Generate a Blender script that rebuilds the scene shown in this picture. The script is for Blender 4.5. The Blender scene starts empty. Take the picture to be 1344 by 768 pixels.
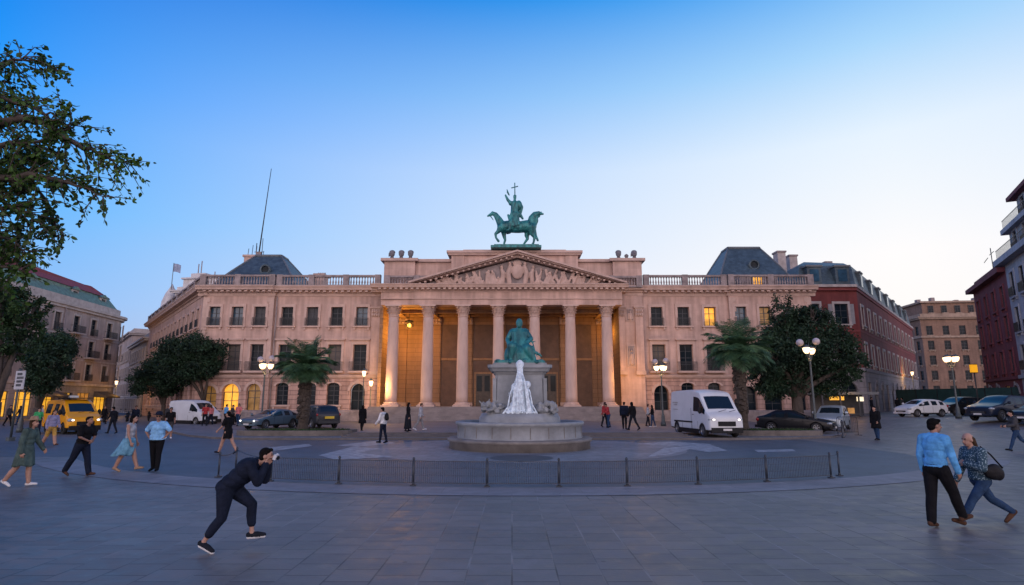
import bpy, bmesh, math, random
import numpy as np
from mathutils import Vector, Matrix, Euler
R = math.radians
PI = math.pi
SC = bpy.context.scene
COL = SC.collection
TH = math.atan(143/780)
SN, CS = math.sin(TH), math.cos(TH)
EYE = 2.1

def at(px, py, Y):
    """point of the vertical plane y = Y seen at a pixel of the 1344x768 photograph"""
    u = (px-672)/780; v = (384-py)/780; t = Y/(CS-v*SN)
    return Vector((u*t, Y, EYE+(SN+v*CS)*t))

def gr(px, py, z=0.0):
    """point of the level z seen at a pixel"""
    u = (px-672)/780; v = (384-py)/780
    t = (z-EYE)/(SN+v*CS)
    return Vector((u*t, (CS-v*SN)*t, z))

def sstep(a, b, x):
    t = min(1, max(0, (x-a)/(b-a)))
    return t*t*(3-2*t)

def rise(x, y):
    """the square climbs gently towards its right far corner"""
    return 0.8*sstep(24, 34, x)*sstep(25, 41, y)

# ------------------------------------------------------------------ materials
MATS = {}

def nt(m):
    return m.node_tree.nodes, m.node_tree.links

def mat(name, col, rough=.7, var=.18, scale=2.0, bump=.0, bscale=30., metal=0., spec=.5, emit=None, estr=1.0,
        alpha=1.0, trans=0., coat=0., stretch=(1, 1, 1), var2=None, rvar=.0):
    if name in MATS: return MATS[name]
    m = bpy.data.materials.new(name); m.use_nodes = True
    N, L = nt(m); b = N['Principled BSDF']
    tc = N.new('ShaderNodeTexCoord'); mp = N.new('ShaderNodeMapping'); mp.inputs['Scale'].default_value = stretch
    L.new(tc.outputs['Object'], mp.inputs['Vector'])
    b.inputs['Roughness'].default_value = rough; b.inputs['Metallic'].default_value = metal
    b.inputs['Specular IOR Level'].default_value = spec; b.inputs['Alpha'].default_value = alpha
    b.inputs['Transmission Weight'].default_value = trans; b.inputs['Coat Weight'].default_value = coat
    if var > 0:
        n = N.new('ShaderNodeTexNoise'); n.inputs['Scale'].default_value = scale; n.inputs['Detail'].default_value = 6
        n.inputs['Roughness'].default_value = .62
        L.new(mp.outputs[0], n.inputs['Vector'])
        r = N.new('ShaderNodeValToRGB')
        c0 = [c*(1-var) for c in col]; c1 = [min(1, c*(1+var)) for c in col]
        if var2: c0 = var2
        r.color_ramp.elements[0].position = .34; r.color_ramp.elements[0].color = (*c0, 1)
        r.color_ramp.elements[1].position = .66; r.color_ramp.elements[1].color = (*c1, 1)
        L.new(n.outputs['Fac'], r.inputs['Fac']); L.new(r.outputs['Color'], b.inputs['Base Color'])
        if rvar:
            mr = N.new('ShaderNodeMapRange'); mr.inputs[3].default_value = max(0, rough-rvar); mr.inputs[4].default_value = rough+rvar
            L.new(n.outputs['Fac'], mr.inputs[0]); L.new(mr.outputs[0], b.inputs['Roughness'])
    else:
        b.inputs['Base Color'].default_value = (*col, 1)
    if bump > 0:
        n2 = N.new('ShaderNodeTexNoise'); n2.inputs['Scale'].default_value = bscale; n2.inputs['Detail'].default_value = 4
        L.new(mp.outputs[0], n2.inputs['Vector'])
        bp = N.new('ShaderNodeBump'); bp.inputs['Strength'].default_value = bump; bp.inputs['Distance'].default_value = .02
        L.new(n2.outputs['Fac'], bp.inputs['Height']); L.new(bp.outputs[0], b.inputs['Normal'])
    if emit:
        b.inputs['Emission Color'].default_value = (*emit, 1); b.inputs['Emission Strength'].default_value = estr
    MATS[name] = m
    return m

def ashlar(name, col, bw=1.2, bh=.45, mortar=.012, var=.10, joint=.55, rough=.85, bump=.5, axes='xz', stain=.16, offset=.5, rvar=0, blotch=.35, rowline=None, gum=False):
    """stone in courses with dirt: object x / z (or x / y) drive the courses"""
    if name in MATS: return MATS[name]
    m = bpy.data.materials.new(name); m.use_nodes = True
    N, L = nt(m); b = N['Principled BSDF']
    tc = N.new('ShaderNodeTexCoord'); sp = N.new('ShaderNodeSeparateXYZ'); cb = N.new('ShaderNodeCombineXYZ')
    L.new(tc.outputs['Object'], sp.inputs[0])
    i0, i1 = {'xz': (0, 2), 'xy': (0, 1), 'yx': (1, 0)}[axes]
    L.new(sp.outputs[i0], cb.inputs[0]); L.new(sp.outputs[i1], cb.inputs[1])
    br = N.new('ShaderNodeTexBrick'); br.offset = offset
    br.inputs['Scale'].default_value = 1; br.inputs['Brick Width'].default_value = bw; br.inputs['Row Height'].default_value = bh
    br.inputs['Mortar Size'].default_value = mortar; br.inputs['Mortar Smooth'].default_value = .3; br.inputs['Bias'].default_value = 0
    br.inputs['Color1'].default_value = (*[c*(1-var) for c in col], 1)
    br.inputs['Color2'].default_value = (*[min(1, c*(1+var)) for c in col], 1)
    br.inputs['Mortar'].default_value = (*[c*joint for c in col], 1)
    L.new(cb.outputs[0], br.inputs['Vector'])
    n = N.new('ShaderNodeTexNoise'); n.inputs['Scale'].default_value = blotch; n.inputs['Detail'].default_value = 9; n.inputs['Roughness'].default_value = .65
    L.new(tc.outputs['Object'], n.inputs['Vector'])
    mr = N.new('ShaderNodeMapRange'); mr.inputs[1].default_value = .3; mr.inputs[2].default_value = .7
    mr.inputs[3].default_value = 1-stain; mr.inputs[4].default_value = 1+stain
    L.new(n.outputs['Fac'], mr.inputs[0])
    # rain streaks: noise stretched along z
    mp = N.new('ShaderNodeMapping'); mp.inputs['Scale'].default_value = (2.2, 2.2, .18) if axes == 'xz' else (3, 3, 3)
    L.new(tc.outputs['Object'], mp.inputs['Vector'])
    n3 = N.new('ShaderNodeTexNoise'); n3.inputs['Scale'].default_value = 1; n3.inputs['Detail'].default_value = 5
    L.new(mp.outputs[0], n3.inputs['Vector'])
    mr3 = N.new('ShaderNodeMapRange'); mr3.inputs[1].default_value = .35; mr3.inputs[2].default_value = .65
    mr3.inputs[3].default_value = 1-stain*.8; mr3.inputs[4].default_value = 1+stain*.4
    L.new(n3.outputs['Fac'], mr3.inputs[0])
    mm = N.new('ShaderNodeMath'); mm.operation = 'MULTIPLY'; L.new(mr.outputs[0], mm.inputs[0]); L.new(mr3.outputs[0], mm.inputs[1])
    vm = N.new('ShaderNodeVectorMath'); vm.operation = 'SCALE'
    src = br.outputs['Color']
    if rowline:
        pp = N.new('ShaderNodeMath'); pp.operation = 'PINGPONG'; pp.inputs[1].default_value = bh/2; L.new(sp.outputs[i1], pp.inputs[0])
        nz = N.new('ShaderNodeTexNoise'); nz.inputs['Scale'].default_value = .55; nz.inputs['Detail'].default_value = 2; L.new(tc.outputs['Object'], nz.inputs['Vector'])
        st_ = N.new('ShaderNodeMapRange'); st_.inputs[1].default_value = .4; st_.inputs[2].default_value = .62; L.new(nz.outputs['Fac'], st_.inputs[0])
        lt = N.new('ShaderNodeMath'); lt.operation = 'LESS_THAN'; lt.inputs[1].default_value = .014; L.new(pp.outputs[0], lt.inputs[0])
        fm = N.new('ShaderNodeMath'); fm.operation = 'MULTIPLY'; L.new(lt.outputs[0], fm.inputs[0]); L.new(st_.outputs[0], fm.inputs[1])
        mx = N.new('ShaderNodeMix'); mx.data_type = 'RGBA'; L.new(fm.outputs[0], mx.inputs[0]); L.new(src, mx.inputs[6]); mx.inputs[7].default_value = (*rowline, 1); src = mx.outputs[2]
    if gum:
        vo = N.new('ShaderNodeTexVoronoi'); vo.inputs['Scale'].default_value = 1.1; L.new(tc.outputs['Object'], vo.inputs['Vector'])
        lt = N.new('ShaderNodeMapRange'); lt.inputs[1].default_value = .028; lt.inputs[2].default_value = .045; lt.inputs[3].default_value = .55; lt.inputs[4].default_value = 1; L.new(vo.outputs['Distance'], lt.inputs[0])
        n9 = N.new('ShaderNodeTexNoise'); n9.inputs['Scale'].default_value = .9; n9.inputs['Detail'].default_value = 12; n9.inputs['Roughness'].default_value = .75; L.new(tc.outputs['Object'], n9.inputs['Vector'])
        m9 = N.new('ShaderNodeMapRange'); m9.inputs[1].default_value = .55; m9.inputs[2].default_value = .70; m9.inputs[3].default_value = 1.0; m9.inputs[4].default_value = .72; L.new(n9.outputs['Fac'], m9.inputs[0])
        mg = N.new('ShaderNodeMath'); mg.operation = 'MULTIPLY'; L.new(lt.outputs[0], mg.inputs[0]); L.new(m9.outputs[0], mg.inputs[1])
        vg = N.new('ShaderNodeVectorMath'); vg.operation = 'SCALE'; L.new(src, vg.inputs[0]); L.new(mg.outputs[0], vg.inputs['Scale']); src = vg.outputs[0]
    L.new(src, vm.inputs[0]); L.new(mm.outputs[0], vm.inputs['Scale'])
    L.new(vm.outputs[0], b.inputs['Base Color'])
    b.inputs['Roughness'].default_value = rough
    if rvar:
        mq = N.new('ShaderNodeMapRange'); mq.inputs[1].default_value = .3; mq.inputs[2].default_value = .7
        mq.inputs[3].default_value = rough-rvar; mq.inputs[4].default_value = rough+rvar
        L.new(n3.outputs['Fac'], mq.inputs[0]); L.new(mq.outputs[0], b.inputs['Roughness'])
    n2 = N.new('ShaderNodeTexNoise'); n2.inputs['Scale'].default_value = 14; n2.inputs['Detail'].default_value = 6
    L.new(tc.outputs['Object'], n2.inputs['Vector'])
    ad = N.new('ShaderNodeMath'); ad.operation = 'MULTIPLY_ADD'; ad.inputs[1].default_value = -1.0
    L.new(br.outputs['Fac'], ad.inputs[0])
    ml = N.new('ShaderNodeMath'); ml.operation = 'MULTIPLY'; ml.inputs[1].default_value = .35
    L.new(n2.outputs['Fac'], ml.inputs[0]); L.new(ml.outputs[0], ad.inputs[2])
    bp = N.new('ShaderNodeBump'); bp.inputs['Strength'].default_value = bump; bp.inputs['Distance'].default_value = .03
    L.new(ad.outputs[0], bp.inputs['Height']); L.new(bp.outputs[0], b.inputs['Normal'])
    MATS[name] = m
    return m

# ------------------------------------------------------------------ mesh builder
class MB:
    def __init__(s): s.v = []; s.f = []; s.m = []; s.sm = []; s.mats = []
    def mi(s, m):
        if m not in s.mats: s.mats.append(m)
        return s.mats.index(m)
    def add(s, vs, fs, m, smooth=False):
        o = len(s.v); s.v += [tuple(v) for v in vs]; k = s.mi(m)
        for f in fs:
            s.f.append(tuple(i+o for i in f)); s.m.append(k); s.sm.append(smooth)
    def quad(s, a, b, c, d, m): s.add([a, b, c, d], [(0, 1, 2, 3)], m)
    def box(s, c, d, m, rz=0, rx=0, ry=0, taper=1.0):
        M = Matrix.Translation(c) @ Euler((rx, ry, rz)).to_matrix().to_4x4()
        vs = []
        for z in (-.5, .5):
            k = taper if z > 0 else 1
            for x, y in ((-.5, -.5), (.5, -.5), (.5, .5), (-.5, .5)):
                vs.append(M @ Vector((x*d[0]*k, y*d[1]*k, z*d[2])))
        s.add(vs, [(3, 2, 1, 0), (4, 5, 6, 7), (0, 1, 5, 4), (1, 2, 6, 5), (2, 3, 7, 6), (3, 0, 4, 7)], m)
    def box2(s, x0, x1, y0, y1, z0, z1, m): s.box(((x0+x1)/2, (y0+y1)/2, (z0+z1)/2), (x1-x0, y1-y0, z1-z0), m)
    def tube(s, pts, rad, m, n=8, smooth=True, cap=True):
        pts = [Vector(p) for p in pts]
        if not isinstance(rad, (list, tuple)): rad = [rad]*len(pts)
        vs = []; fs = []; up = None
        for i, p in enumerate(pts):
            d = (pts[min(i+1, len(pts)-1)]-pts[max(i-1, 0)])
            d = d.normalized() if d.length > 1e-9 else Vector((0, 0, 1))
            if up is None:
                up = d.orthogonal().normalized()
            else:
                up = (up-d*up.dot(d)); up = up.normalized() if up.length > 1e-6 else d.orthogonal().normalized()
            w = d.cross(up)
            for k in range(n):
                a = 2*PI*k/n
                vs.append(p+(up*math.cos(a)+w*math.sin(a))*rad[i])
        for i in range(len(pts)-1):
            for k in range(n):
                a = i*n+k; b = i*n+(k+1) % n
                fs.append((a, b, b+n, a+n))
        if cap:
            fs.append(tuple(reversed(range(n)))); fs.append(tuple(range((len(pts)-1)*n, len(pts)*n)))
        s.add(vs, fs, m, smooth)
    def lathe(s, prof, m, n=24, loc=(0, 0, 0), smooth=True, flute=0., cap=True, a0=0, sx=1, sy=1):
        vs = []; fs = []
        for r, z in prof:
            for k in range(n):
                a = 2*PI*k/n+a0
                rr = r*(1-flute*(k % 2)) if flute else r
                vs.append((loc[0]+rr*math.cos(a)*sx, loc[1]+rr*math.sin(a)*sy, loc[2]+z))
        for i in range(len(prof)-1):
            for k in range(n):
                a = i*n+k; b = i*n+(k+1) % n
                fs.append((a, b, b+n, a+n))
        if cap:
            fs.append(tuple(reversed(range(n)))); fs.append(tuple(range((len(prof)-1)*n, len(prof)*n)))
        s.add(vs, fs, m, smooth)
    def ball(s, c, r, m, n=12, rings=8, smooth=True):
        if not isinstance(r, (list, tuple)): r = (r, r, r)
        vs = []; fs = []
        for i in range(1, rings):
            t = PI*i/rings
            for k in range(n):
                a = 2*PI*k/n
                vs.append((c[0]+r[0]*math.sin(t)*math.cos(a), c[1]+r[1]*math.sin(t)*math.sin(a), c[2]-r[2]*math.cos(t)))
        b0 = len(vs); vs += [(c[0], c[1], c[2]-r[2]), (c[0], c[1], c[2]+r[2])]
        for i in range(rings-2):
            for k in range(n):
                a = i*n+k; b = i*n+(k+1) % n
                fs.append((a, b, b+n, a+n))
        for k in range(n):
            fs.append((b0, (k+1) % n, k)); fs.append((b0+1, (rings-2)*n+k, (rings-2)*n+(k+1) % n))
        s.add(vs, fs, m, smooth)
    def prism(s, poly, a0, a1, m, axis='z', smooth=False):
        """polygon extruded; axis 'z': poly in xy, 'y': poly in xz, 'x': poly in yz"""
        def P(p, a):
            return {'z': (p[0], p[1], a), 'y': (p[0], a, p[1]), 'x': (a, p[0], p[1])}[axis]
        n = len(poly); vs = [P(p, a0) for p in poly]+[P(p, a1) for p in poly]
        fs = [tuple(range(n)), tuple(reversed(range(n, 2*n)))]
        for k in range(n): fs.append((k, k+n, (k+1) % n+n, (k+1) % n))
        s.add(vs, fs, m, smooth)
    def build(s, name, parent=None, loc=(0, 0, 0), rz=0, recalc=True):
        me = bpy.data.meshes.new(name); me.from_pydata(s.v, [], s.f)
        for m in s.mats: me.materials.append(m)
        me.polygons.foreach_set('material_index', s.m); me.polygons.foreach_set('use_smooth', s.sm)
        if recalc:
            b = bmesh.new(); b.from_mesh(me); bmesh.ops.recalc_face_normals(b, faces=b.faces); b.to_mesh(me); b.free()
        me.update()
        return put(name, me, parent, loc, rz)

def put(name, me, parent=None, loc=(0, 0, 0), rz=0):
    o = bpy.data.objects.new(name, me); COL.objects.link(o)
    o.location = loc; o.rotation_euler = (0, 0, rz)
    if parent: o.parent = parent
    return o

def tag(o, label, cat, group=None):
    o['label'] = label; o['category'] = cat
    if group: o['group'] = group
    return o

def thing(name, label, cat, loc=(0, 0, 0), rz=0, group=None):
    o = bpy.data.objects.new(name, None); COL.objects.link(o); o.empty_display_size = .3
    o.location = loc; o.rotation_euler = (0, 0, rz)
    return tag(o, label, cat, group)

def struct(o, kind='structure'):
    o['kind'] = kind
    return o

def copy_tree(o, parent=None):
    c = o.copy(); COL.objects.link(c)
    if parent: c.parent = parent
    for ch in o.children: copy_tree(ch, c)
    return c

def dup(root, loc, rz=0, label=None):
    c = copy_tree(root); c.location = loc; c.rotation_euler = (0, 0, rz)
    if label: c['label'] = label
    return c

def evaluated(o, name):
    """mesh of an object after its modifiers; the object is removed"""
    bpy.context.view_layer.update()
    dg = bpy.context.evaluated_depsgraph_get()
    me = bpy.data.meshes.new_from_object(o.evaluated_get(dg)); me.name = name
    old = o.data; bpy.data.objects.remove(o); bpy.data.meshes.remove(old)
    return me

# ------------------------------------------------------------------ organic shapes: capsules and ellipsoids fused into one skin
class Blob:
    def __init__(s): s.p = []
    def cap(s, a, b, ra, rb, zone='a'):
        s.p.append(('c', Vector(a), Vector(b), ra, rb, zone)); return s
    def ell(s, c, r, zone='a', rot=None):
        M = (rot if rot is not None else Matrix.Identity(3))
        s.p.append(('e', Vector(c), Vector(r), M, None, zone)); return s
    def chain(s, pts, rad, zone='a'):
        for i in range(len(pts)-1): s.cap(pts[i], pts[i+1], rad[i], rad[i+1], zone)
        return s
    def mesh(s, name, voxel, mats, smooth=2, sub=False):
        mb = MB(); dm = list(mats.values())[0]
        for p in s.p:
            if p[0] == 'c':
                a, b, ra, rb = p[1:5]
                d = b-a; l = d.length
                if l < 1e-6: mb.ball(a, ra, dm); continue
                d /= l; pts = []; rr = []
                for t in (-.97, -.7, -.35, 0): pts.append(a+d*ra*t); rr.append(ra*math.sqrt(1-t*t))
                for t in (0, .35, .7, .97): pts.append(b+d*rb*t); rr.append(rb*math.sqrt(1-t*t))
                mb.tube(pts, rr, dm, 12)
            else:
                o = len(mb.v); mb.ball((0, 0, 0), tuple(p[2]), dm, 14, 10)
                for i in range(o, len(mb.v)): mb.v[i] = tuple(p[1]+p[3] @ Vector(mb.v[i]))
        ob = mb.build('tmp', recalc=True)
        r = ob.modifiers.new('r', 'REMESH'); r.mode = 'VOXEL'; r.voxel_size = voxel; r.adaptivity = 0
        if smooth:
            q = ob.modifiers.new('s', 'SMOOTH'); q.factor = .5; q.iterations = smooth
        me = evaluated(ob, name)
        me.materials.clear(); keys = list(mats.keys())
        for k in keys: me.materials.append(mats[k])
        n = len(me.polygons); c = np.empty(n*3, dtype=np.float32); me.polygons.foreach_get('center', c); c = c.reshape(-1, 3)
        if len(keys) > 1:
            best = np.full(n, 1e9); idx = np.zeros(n, dtype=np.int32)
            for p in s.p:
                if p[0] == 'c':
                    a = np.array(p[1]); d = np.array(p[2])-a; l2 = max(1e-9, d.dot(d))
                    t = np.clip(((c-a) @ d)/l2, 0, 1)
                    D = np.linalg.norm(c-a-t[:, None]*d, axis=1)-(p[3]+(p[4]-p[3])*t)
                else:
                    q = (c-np.array(p[1])) @ np.array(p[3])
                    rr = np.array(p[2]); k = np.linalg.norm(q/rr, axis=1)
                    D = (k-1)*rr.min()
                w = D < best; best[w] = D[w]; idx[w] = keys.index(p[5])
            me.polygons.foreach_set('material_index', idx)
        me.polygons.foreach_set('use_smooth', [True]*n); me.update()
        return me
    def build(s, name, voxel, mats, parent=None, loc=(0, 0, 0), rz=0, smooth=2):
        return put(name, s.mesh(name, voxel, mats, smooth), parent, loc, rz)

# ------------------------------------------------------------------ walls with openings
def wall_panel(mb, L, z0, z1, ops, m, depth=.35, reveal=None):
    """front face on y = 0 looking to -y, x from 0 to L; ops: (u centre, z bottom, w, h, arched)"""
    reveal = reveal or m
    xs = sorted({0, L, *[round(o[0]-o[2]/2, 4) for o in ops], *[round(o[0]+o[2]/2, 4) for o in ops]})
    zs = sorted({z0, z1, *[round(o[1], 4) for o in ops], *[round(o[1]+o[3], 4) for o in ops]})
    zs = [z for z in zs if z0 <= z <= z1]
    for i in range(len(xs)-1):
        run = None
        for j in range(len(zs)-1):
            cx = (xs[i]+xs[i+1])/2; cz = (zs[j]+zs[j+1])/2
            hole = any(abs(cx-o[0]) < o[2]/2 and o[1] < cz < o[1]+o[3] for o in ops)
            if not hole:
                mb.quad((xs[i], 0, zs[j]), (xs[i+1], 0, zs[j]), (xs[i+1], 0, zs[j+1]), (xs[i], 0, zs[j+1]), m)
    for o in ops:
        u, b, w, h, arch = o[:5]
        x0, x1, t = u-w/2, u+w/2, b+h
        if arch:
            n = 10; r = w/2; zc = t-r*arch
            arc = [(u+r*math.cos(PI*k/n), zc+r*arch*math.sin(PI*k/n)) for k in range(n+1)]
            for k in range(n):
                a, c = arc[k], arc[k+1]
                mb.quad((a[0], 0, a[1]), (a[0], 0, t), (c[0], 0, t), (c[0], 0, c[1]), m)
                mb.quad((a[0], 0, a[1]), (c[0], 0, c[1]), (c[0], depth, c[1]), (a[0], depth, a[1]), reveal)
            tz = zc
        else:
            tz = t
            mb.quad((x0, 0, t), (x1, 0, t), (x1, depth, t), (x0, depth, t), reveal)
        mb.quad((x0, 0, b), (x0, 0, tz), (x0, depth, tz), (x0, depth, b), reveal)
        mb.quad((x1, 0, b), (x1, 0, tz), (x1, depth, tz), (x1, depth, b), reveal)
        mb.quad((x0, 0, b), (x1, 0, b), (x1, depth, b), (x0, depth, b), reveal)

WIN = {}
def window(parent, loc, rz, w, h, style):
    """style: dict(frame, pane, surround, sur_w, sill, rail, arch, bars, head, shut, depth)"""
    key = (round(w, 2), round(h, 2), style['id'])
    if key in WIN:
        c = copy_tree(WIN[key], parent); c.location = loc; c.rotation_euler = (0, 0, rz); return c
    fr = style['frame']; d = style.get('depth', .35); arch = style.get('arch', 0); sw = style.get('sur_w', 0)
    mb = MB(); t = .07; y = d-.09
    top = h if not arch else h-w/2*arch
    mb.box2(-w/2, -w/2+t, y, y+.08, 0, top, fr); mb.box2(w/2-t, w/2, y, y+.08, 0, top, fr)
    mb.box2(-w/2+t, w/2-t, y, y+.08, 0, t, fr)
    if not arch: mb.box2(-w/2+t, w/2-t, y, y+.08, h-t, h, fr)
    nv, nh = style.get('bars', (1, 2))
    for k in range(1, nv+1):
        x = -w/2+w*k/(nv+1); mb.box2(x-.03, x+.03, y+.005, y+.075, t, h-t-(0 if not arch else .02), fr)
    for k in range(1, nh+1):
        z = top*k/(nh+1) if nh > 1 else top*.68
        mb.box2(-w/2+t, w/2-t, y+.012, y+.068, z-.025, z+.025, fr)
    if arch: mb.box2(-w/2+t, w/2-t, y+.012, y+.068, top-.04, top+.04, fr)
    su = style.get('surround')
    if su and sw:
        p = style.get('proud', .10)
        if not arch:
            mb.box2(-w/2-sw, -w/2-.003, -p, .02, -.002, h, su); mb.box2(w/2+.003, w/2+sw, -p, .02, -.002, h, su)
            mb.box2(-w/2-sw, w/2+sw, -p-.01, .02, h+.002, h+sw*1.1, su)
            if style.get('head'):
                mb.box2(-w/2-sw*1.5, w/2+sw*1.5, -p-.22, .02, h+sw*1.1+.15, h+sw*1.1+.30, su)
                mb.box2(-w/2-sw*.9, w/2+sw*.9, -p-.05, .02, h+sw*1.1+.003, h+sw*1.1+.147, su)
        else:
            n = 12; r = w/2
            for k in range(n):
                a0 = PI*k/n; a1 = PI*(k+1)/n
                P = lambda a, rr: (rr*math.cos(a), top+rr*arch*math.sin(a))
                q = [P(a0, r+.004), P(a0, r+sw), P(a1, r+sw), P(a1, r+.004)]
                mb.prism(q, -p, .02, su, 'y')
            mb.box2(-.14, .14, -p-.08, -p-.002, top+r*arch-.02, top+r*arch+sw+.12, su)
    o = mb.build('window', parent, loc, rz)
    g = MB()
    if arch:
        n = 12; r = w/2
        poly = [(-w/2, 0), (w/2, 0)]+[(r*math.cos(PI*k/n), top+r*arch*math.sin(PI*k/n)) for k in range(n+1)]
        g.prism(poly, d-.03, d+.01, style['pane'], 'y')
    else:
        g.box2(-w/2, w/2, d-.03, d+.01, 0, h, style['pane'])
    g.build('pane', o)
    if style.get('curtain'):
        pass
    if style.get('sill'):
        s = MB(); sx = w/2+sw+.08
        s.box2(-sx, sx, -.24, .03, -.16, -.004, style['sill'])
        for x in (-sx+.22, sx-.22): s.box2(x-.09, x+.09, -.16, .02, -.42, -.163, style['sill'])
        s.build('sill', o)
    if style.get('rail'):
        q = MB(); rm = style['rail']; rh = style.get('rail_h', .8); ro = style.get('rail_out', .2); rw = w/2+style.get('rail_w', .1)
        for z in (.04, rh): q.box2(-rw, rw, -ro-.03, -ro, z, z+.04, rm)
        n = max(6, int(2*rw/.10))
        for k in range(n+1):
            x = -rw+.015+(2*rw-.03)*k/n; q.box2(x-.015, x+.015, -ro-.026, -ro-.004, .0405, rh-.0005, rm)
        for x in (-rw+.02, rw-.02):
            for z in (.04, rh): q.box2(x-.02, x+.02, -ro+.001, -.0, z+.002, z+.038, rm)
        if style.get('slab'): q.box2(-rw-.1, rw+.1, -ro-.12, .01, -.20, -.003, style['slab'])
        q.build('balcony_railing', o)
    if style.get('shut'):
        for sgn in (-1, 1):
            q = MB(); q.box2(min(sgn*(w/2+.02), sgn*(w/2+.02+w*.45)), max(sgn*(w/2+.02), sgn*(w/2+.02+w*.45)), -.06, -.015, .02, h-.02, style['shut'])
            q.build('shutter', o)
    WIN[key] = o
    return o

def facade(parent, name, org, rz, L, z0, z1, ops, m, depth=.35, y=0):
    """wall part plus one window part per opening; ops: (u, z, w, h, style) ; style None leaves a bare hole"""
    mb = MB()
    wall_panel(mb, L, z0, z1, [(o[0], o[1], o[2], o[3], (o[4] or {}).get('arch', 0)) for o in ops], m, depth)
    w = mb.build(name, parent, org, rz, recalc=False)
    c, s = math.cos(rz), math.sin(rz)
    for o in ops:
        if o[4]: window(parent, (org[0]+c*o[0], org[1]+s*o[0], org[2]+o[1]), rz, o[2], o[3], o[4])
    return w
SKY_NEAR = [(0, (1.0, .95, .90)), (.20, (1.0, .98, .98)), (.36, (.80, .90, 1.0)), (.477, (.40, .68, .98)), (.61, (.05, .37, .90)), (1.0, (.02, .15, .5))]
SKY_FAR = [(0, (.40, .45, .66)), (.13, (.20, .48, .94)), (.25, (.055, .44, 1.0)), (.42, (.0, .30, .98)), (.62, (.0, .135, .70)), (1.0, (.0, .06, .36))]
SKY_BACK_FILL = [(0, (2.9, 2.25, 2.1)), (.35, (1.95, 1.68, 1.85)), (.7, (.34, .46, .80)), (1.0, (.03, .12, .36))]
NIS = .003
LW_PORT = [640, 120, 10]
LW_SHOP = 45
# ------------------------------------------------------------------ render settings, camera, sky
SC.view_settings.view_transform = 'Standard'; SC.view_settings.look = 'None'
SC.view_settings.exposure = 0; SC.view_settings.gamma = 1
SC.cycles.use_denoising = True
SC.cycles.max_bounces = 6
cam = bpy.data.objects.new('camera', bpy.data.cameras.new('camera')); COL.objects.link(cam)
cam.data.sensor_width = 36; cam.data.lens = 36*780/1344; cam.data.clip_end = 3000; cam.data.clip_start = .1
cam.location = (0, 0, EYE); cam.rotation_euler = (R(90)+TH, 0, 0)
SC.camera = cam

SUN_AZ = R(38); SUN_EL = R(1.5)
world = bpy.data.worlds.new('World'); SC.world = world; world.use_nodes = True
WN, WL = world.node_tree.nodes, world.node_tree.links
WN.clear()
out = WN.new('ShaderNodeOutputWorld'); bg = WN.new('ShaderNodeBackground'); WL.new(bg.outputs[0], out.inputs[0])
sky = WN.new('ShaderNodeTexSky'); sky.sky_type = 'NISHITA'; sky.sun_disc = False
sky.sun_elevation = SUN_EL; sky.sun_rotation = SUN_AZ; sky.ozone_density = 3; sky.air_density = 1.0; sky.dust_density = .6
geo = WN.new('ShaderNodeTexCoord'); sep = WN.new('ShaderNodeSeparateXYZ')
nrm = WN.new('ShaderNodeVectorMath'); nrm.operation = 'NORMALIZE'
WL.new(geo.outputs['Generated'], nrm.inputs[0]); WL.new(nrm.outputs[0], sep.inputs[0])

def wmath(op, a, b=None, c=None, clamp=False):
    n = WN.new('ShaderNodeMath'); n.operation = op; n.use_clamp = clamp
    for i, x in enumerate((a, b, c)):
        if x is None: continue
        if isinstance(x, (int, float)): n.inputs[i].default_value = x
        else: WL.new(x, n.inputs[i])
    return n.outputs[0]

def wramp(fac, stops, interp='EASE'):
    n = WN.new('ShaderNodeValToRGB'); n.color_ramp.interpolation = interp
    e = n.color_ramp.elements
    while len(e) < len(stops): e.new(.5)
    for i, (p, c) in enumerate(stops): e[i].position = p; e[i].color = (*c, 1)
    WL.new(fac, n.inputs[0]); return n.outputs[0]

def wmix(f, a, b, mode='MIX'):
    n = WN.new('ShaderNodeMix'); n.data_type = 'RGBA'; n.blend_type = mode
    if isinstance(f, (int, float)): n.inputs[0].default_value = f
    else: WL.new(f, n.inputs[0])
    for k, x in ((6, a), (7, b)):
        if isinstance(x, tuple): n.inputs[k].default_value = (*x, 1)
        else: WL.new(x, n.inputs[k])
    return n.outputs[2]

X, Y_, Z = sep.outputs[0], sep.outputs[1], sep.outputs[2]
elev = wmath('ARCSINE', Z)                                      # radians
az = wmath('ARCTAN2', X, Y_)                                    # 0 straight ahead, + to the right
# angle-like coordinate: how far round from the afterglow on the right horizon
side = wmath('SUBTRACT', az, R(34)); side = wmath('ABSOLUTE', side)
e01 = wmath('DIVIDE', elev, R(60), clamp=True)
near_ramp = wramp(e01, SKY_NEAR, 'LINEAR')
far_ramp = wramp(e01, SKY_FAR, 'LINEAR')
sf = wmath('DIVIDE', side, R(80), clamp=True)
sf = wmath('POWER', sf, 1.3)
front = wmix(sf, near_ramp, far_ramp)
# unseen sky behind the viewer: bright rose glow added low to light the facades
back = wramp(e01, SKY_BACK_FILL, 'EASE')
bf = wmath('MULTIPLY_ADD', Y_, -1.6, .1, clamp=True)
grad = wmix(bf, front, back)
nis = wmix(1.0, sky.outputs[0], (NIS, NIS, NIS), 'MULTIPLY')
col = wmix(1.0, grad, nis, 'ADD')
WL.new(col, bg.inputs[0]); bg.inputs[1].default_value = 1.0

sun = bpy.data.objects.new('sun', bpy.data.lights.new('sun', 'SUN')); COL.objects.link(sun)
sun.data.energy = .12; sun.data.angle = R(12); sun.data.color = (1, .72, .5)
sd = Vector((math.sin(SUN_AZ)*math.cos(R(3)), math.cos(SUN_AZ)*math.cos(R(3)), math.sin(R(3))))
sun.rotation_euler = (-sd).to_track_quat('-Z', 'Y').to_euler()

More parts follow.
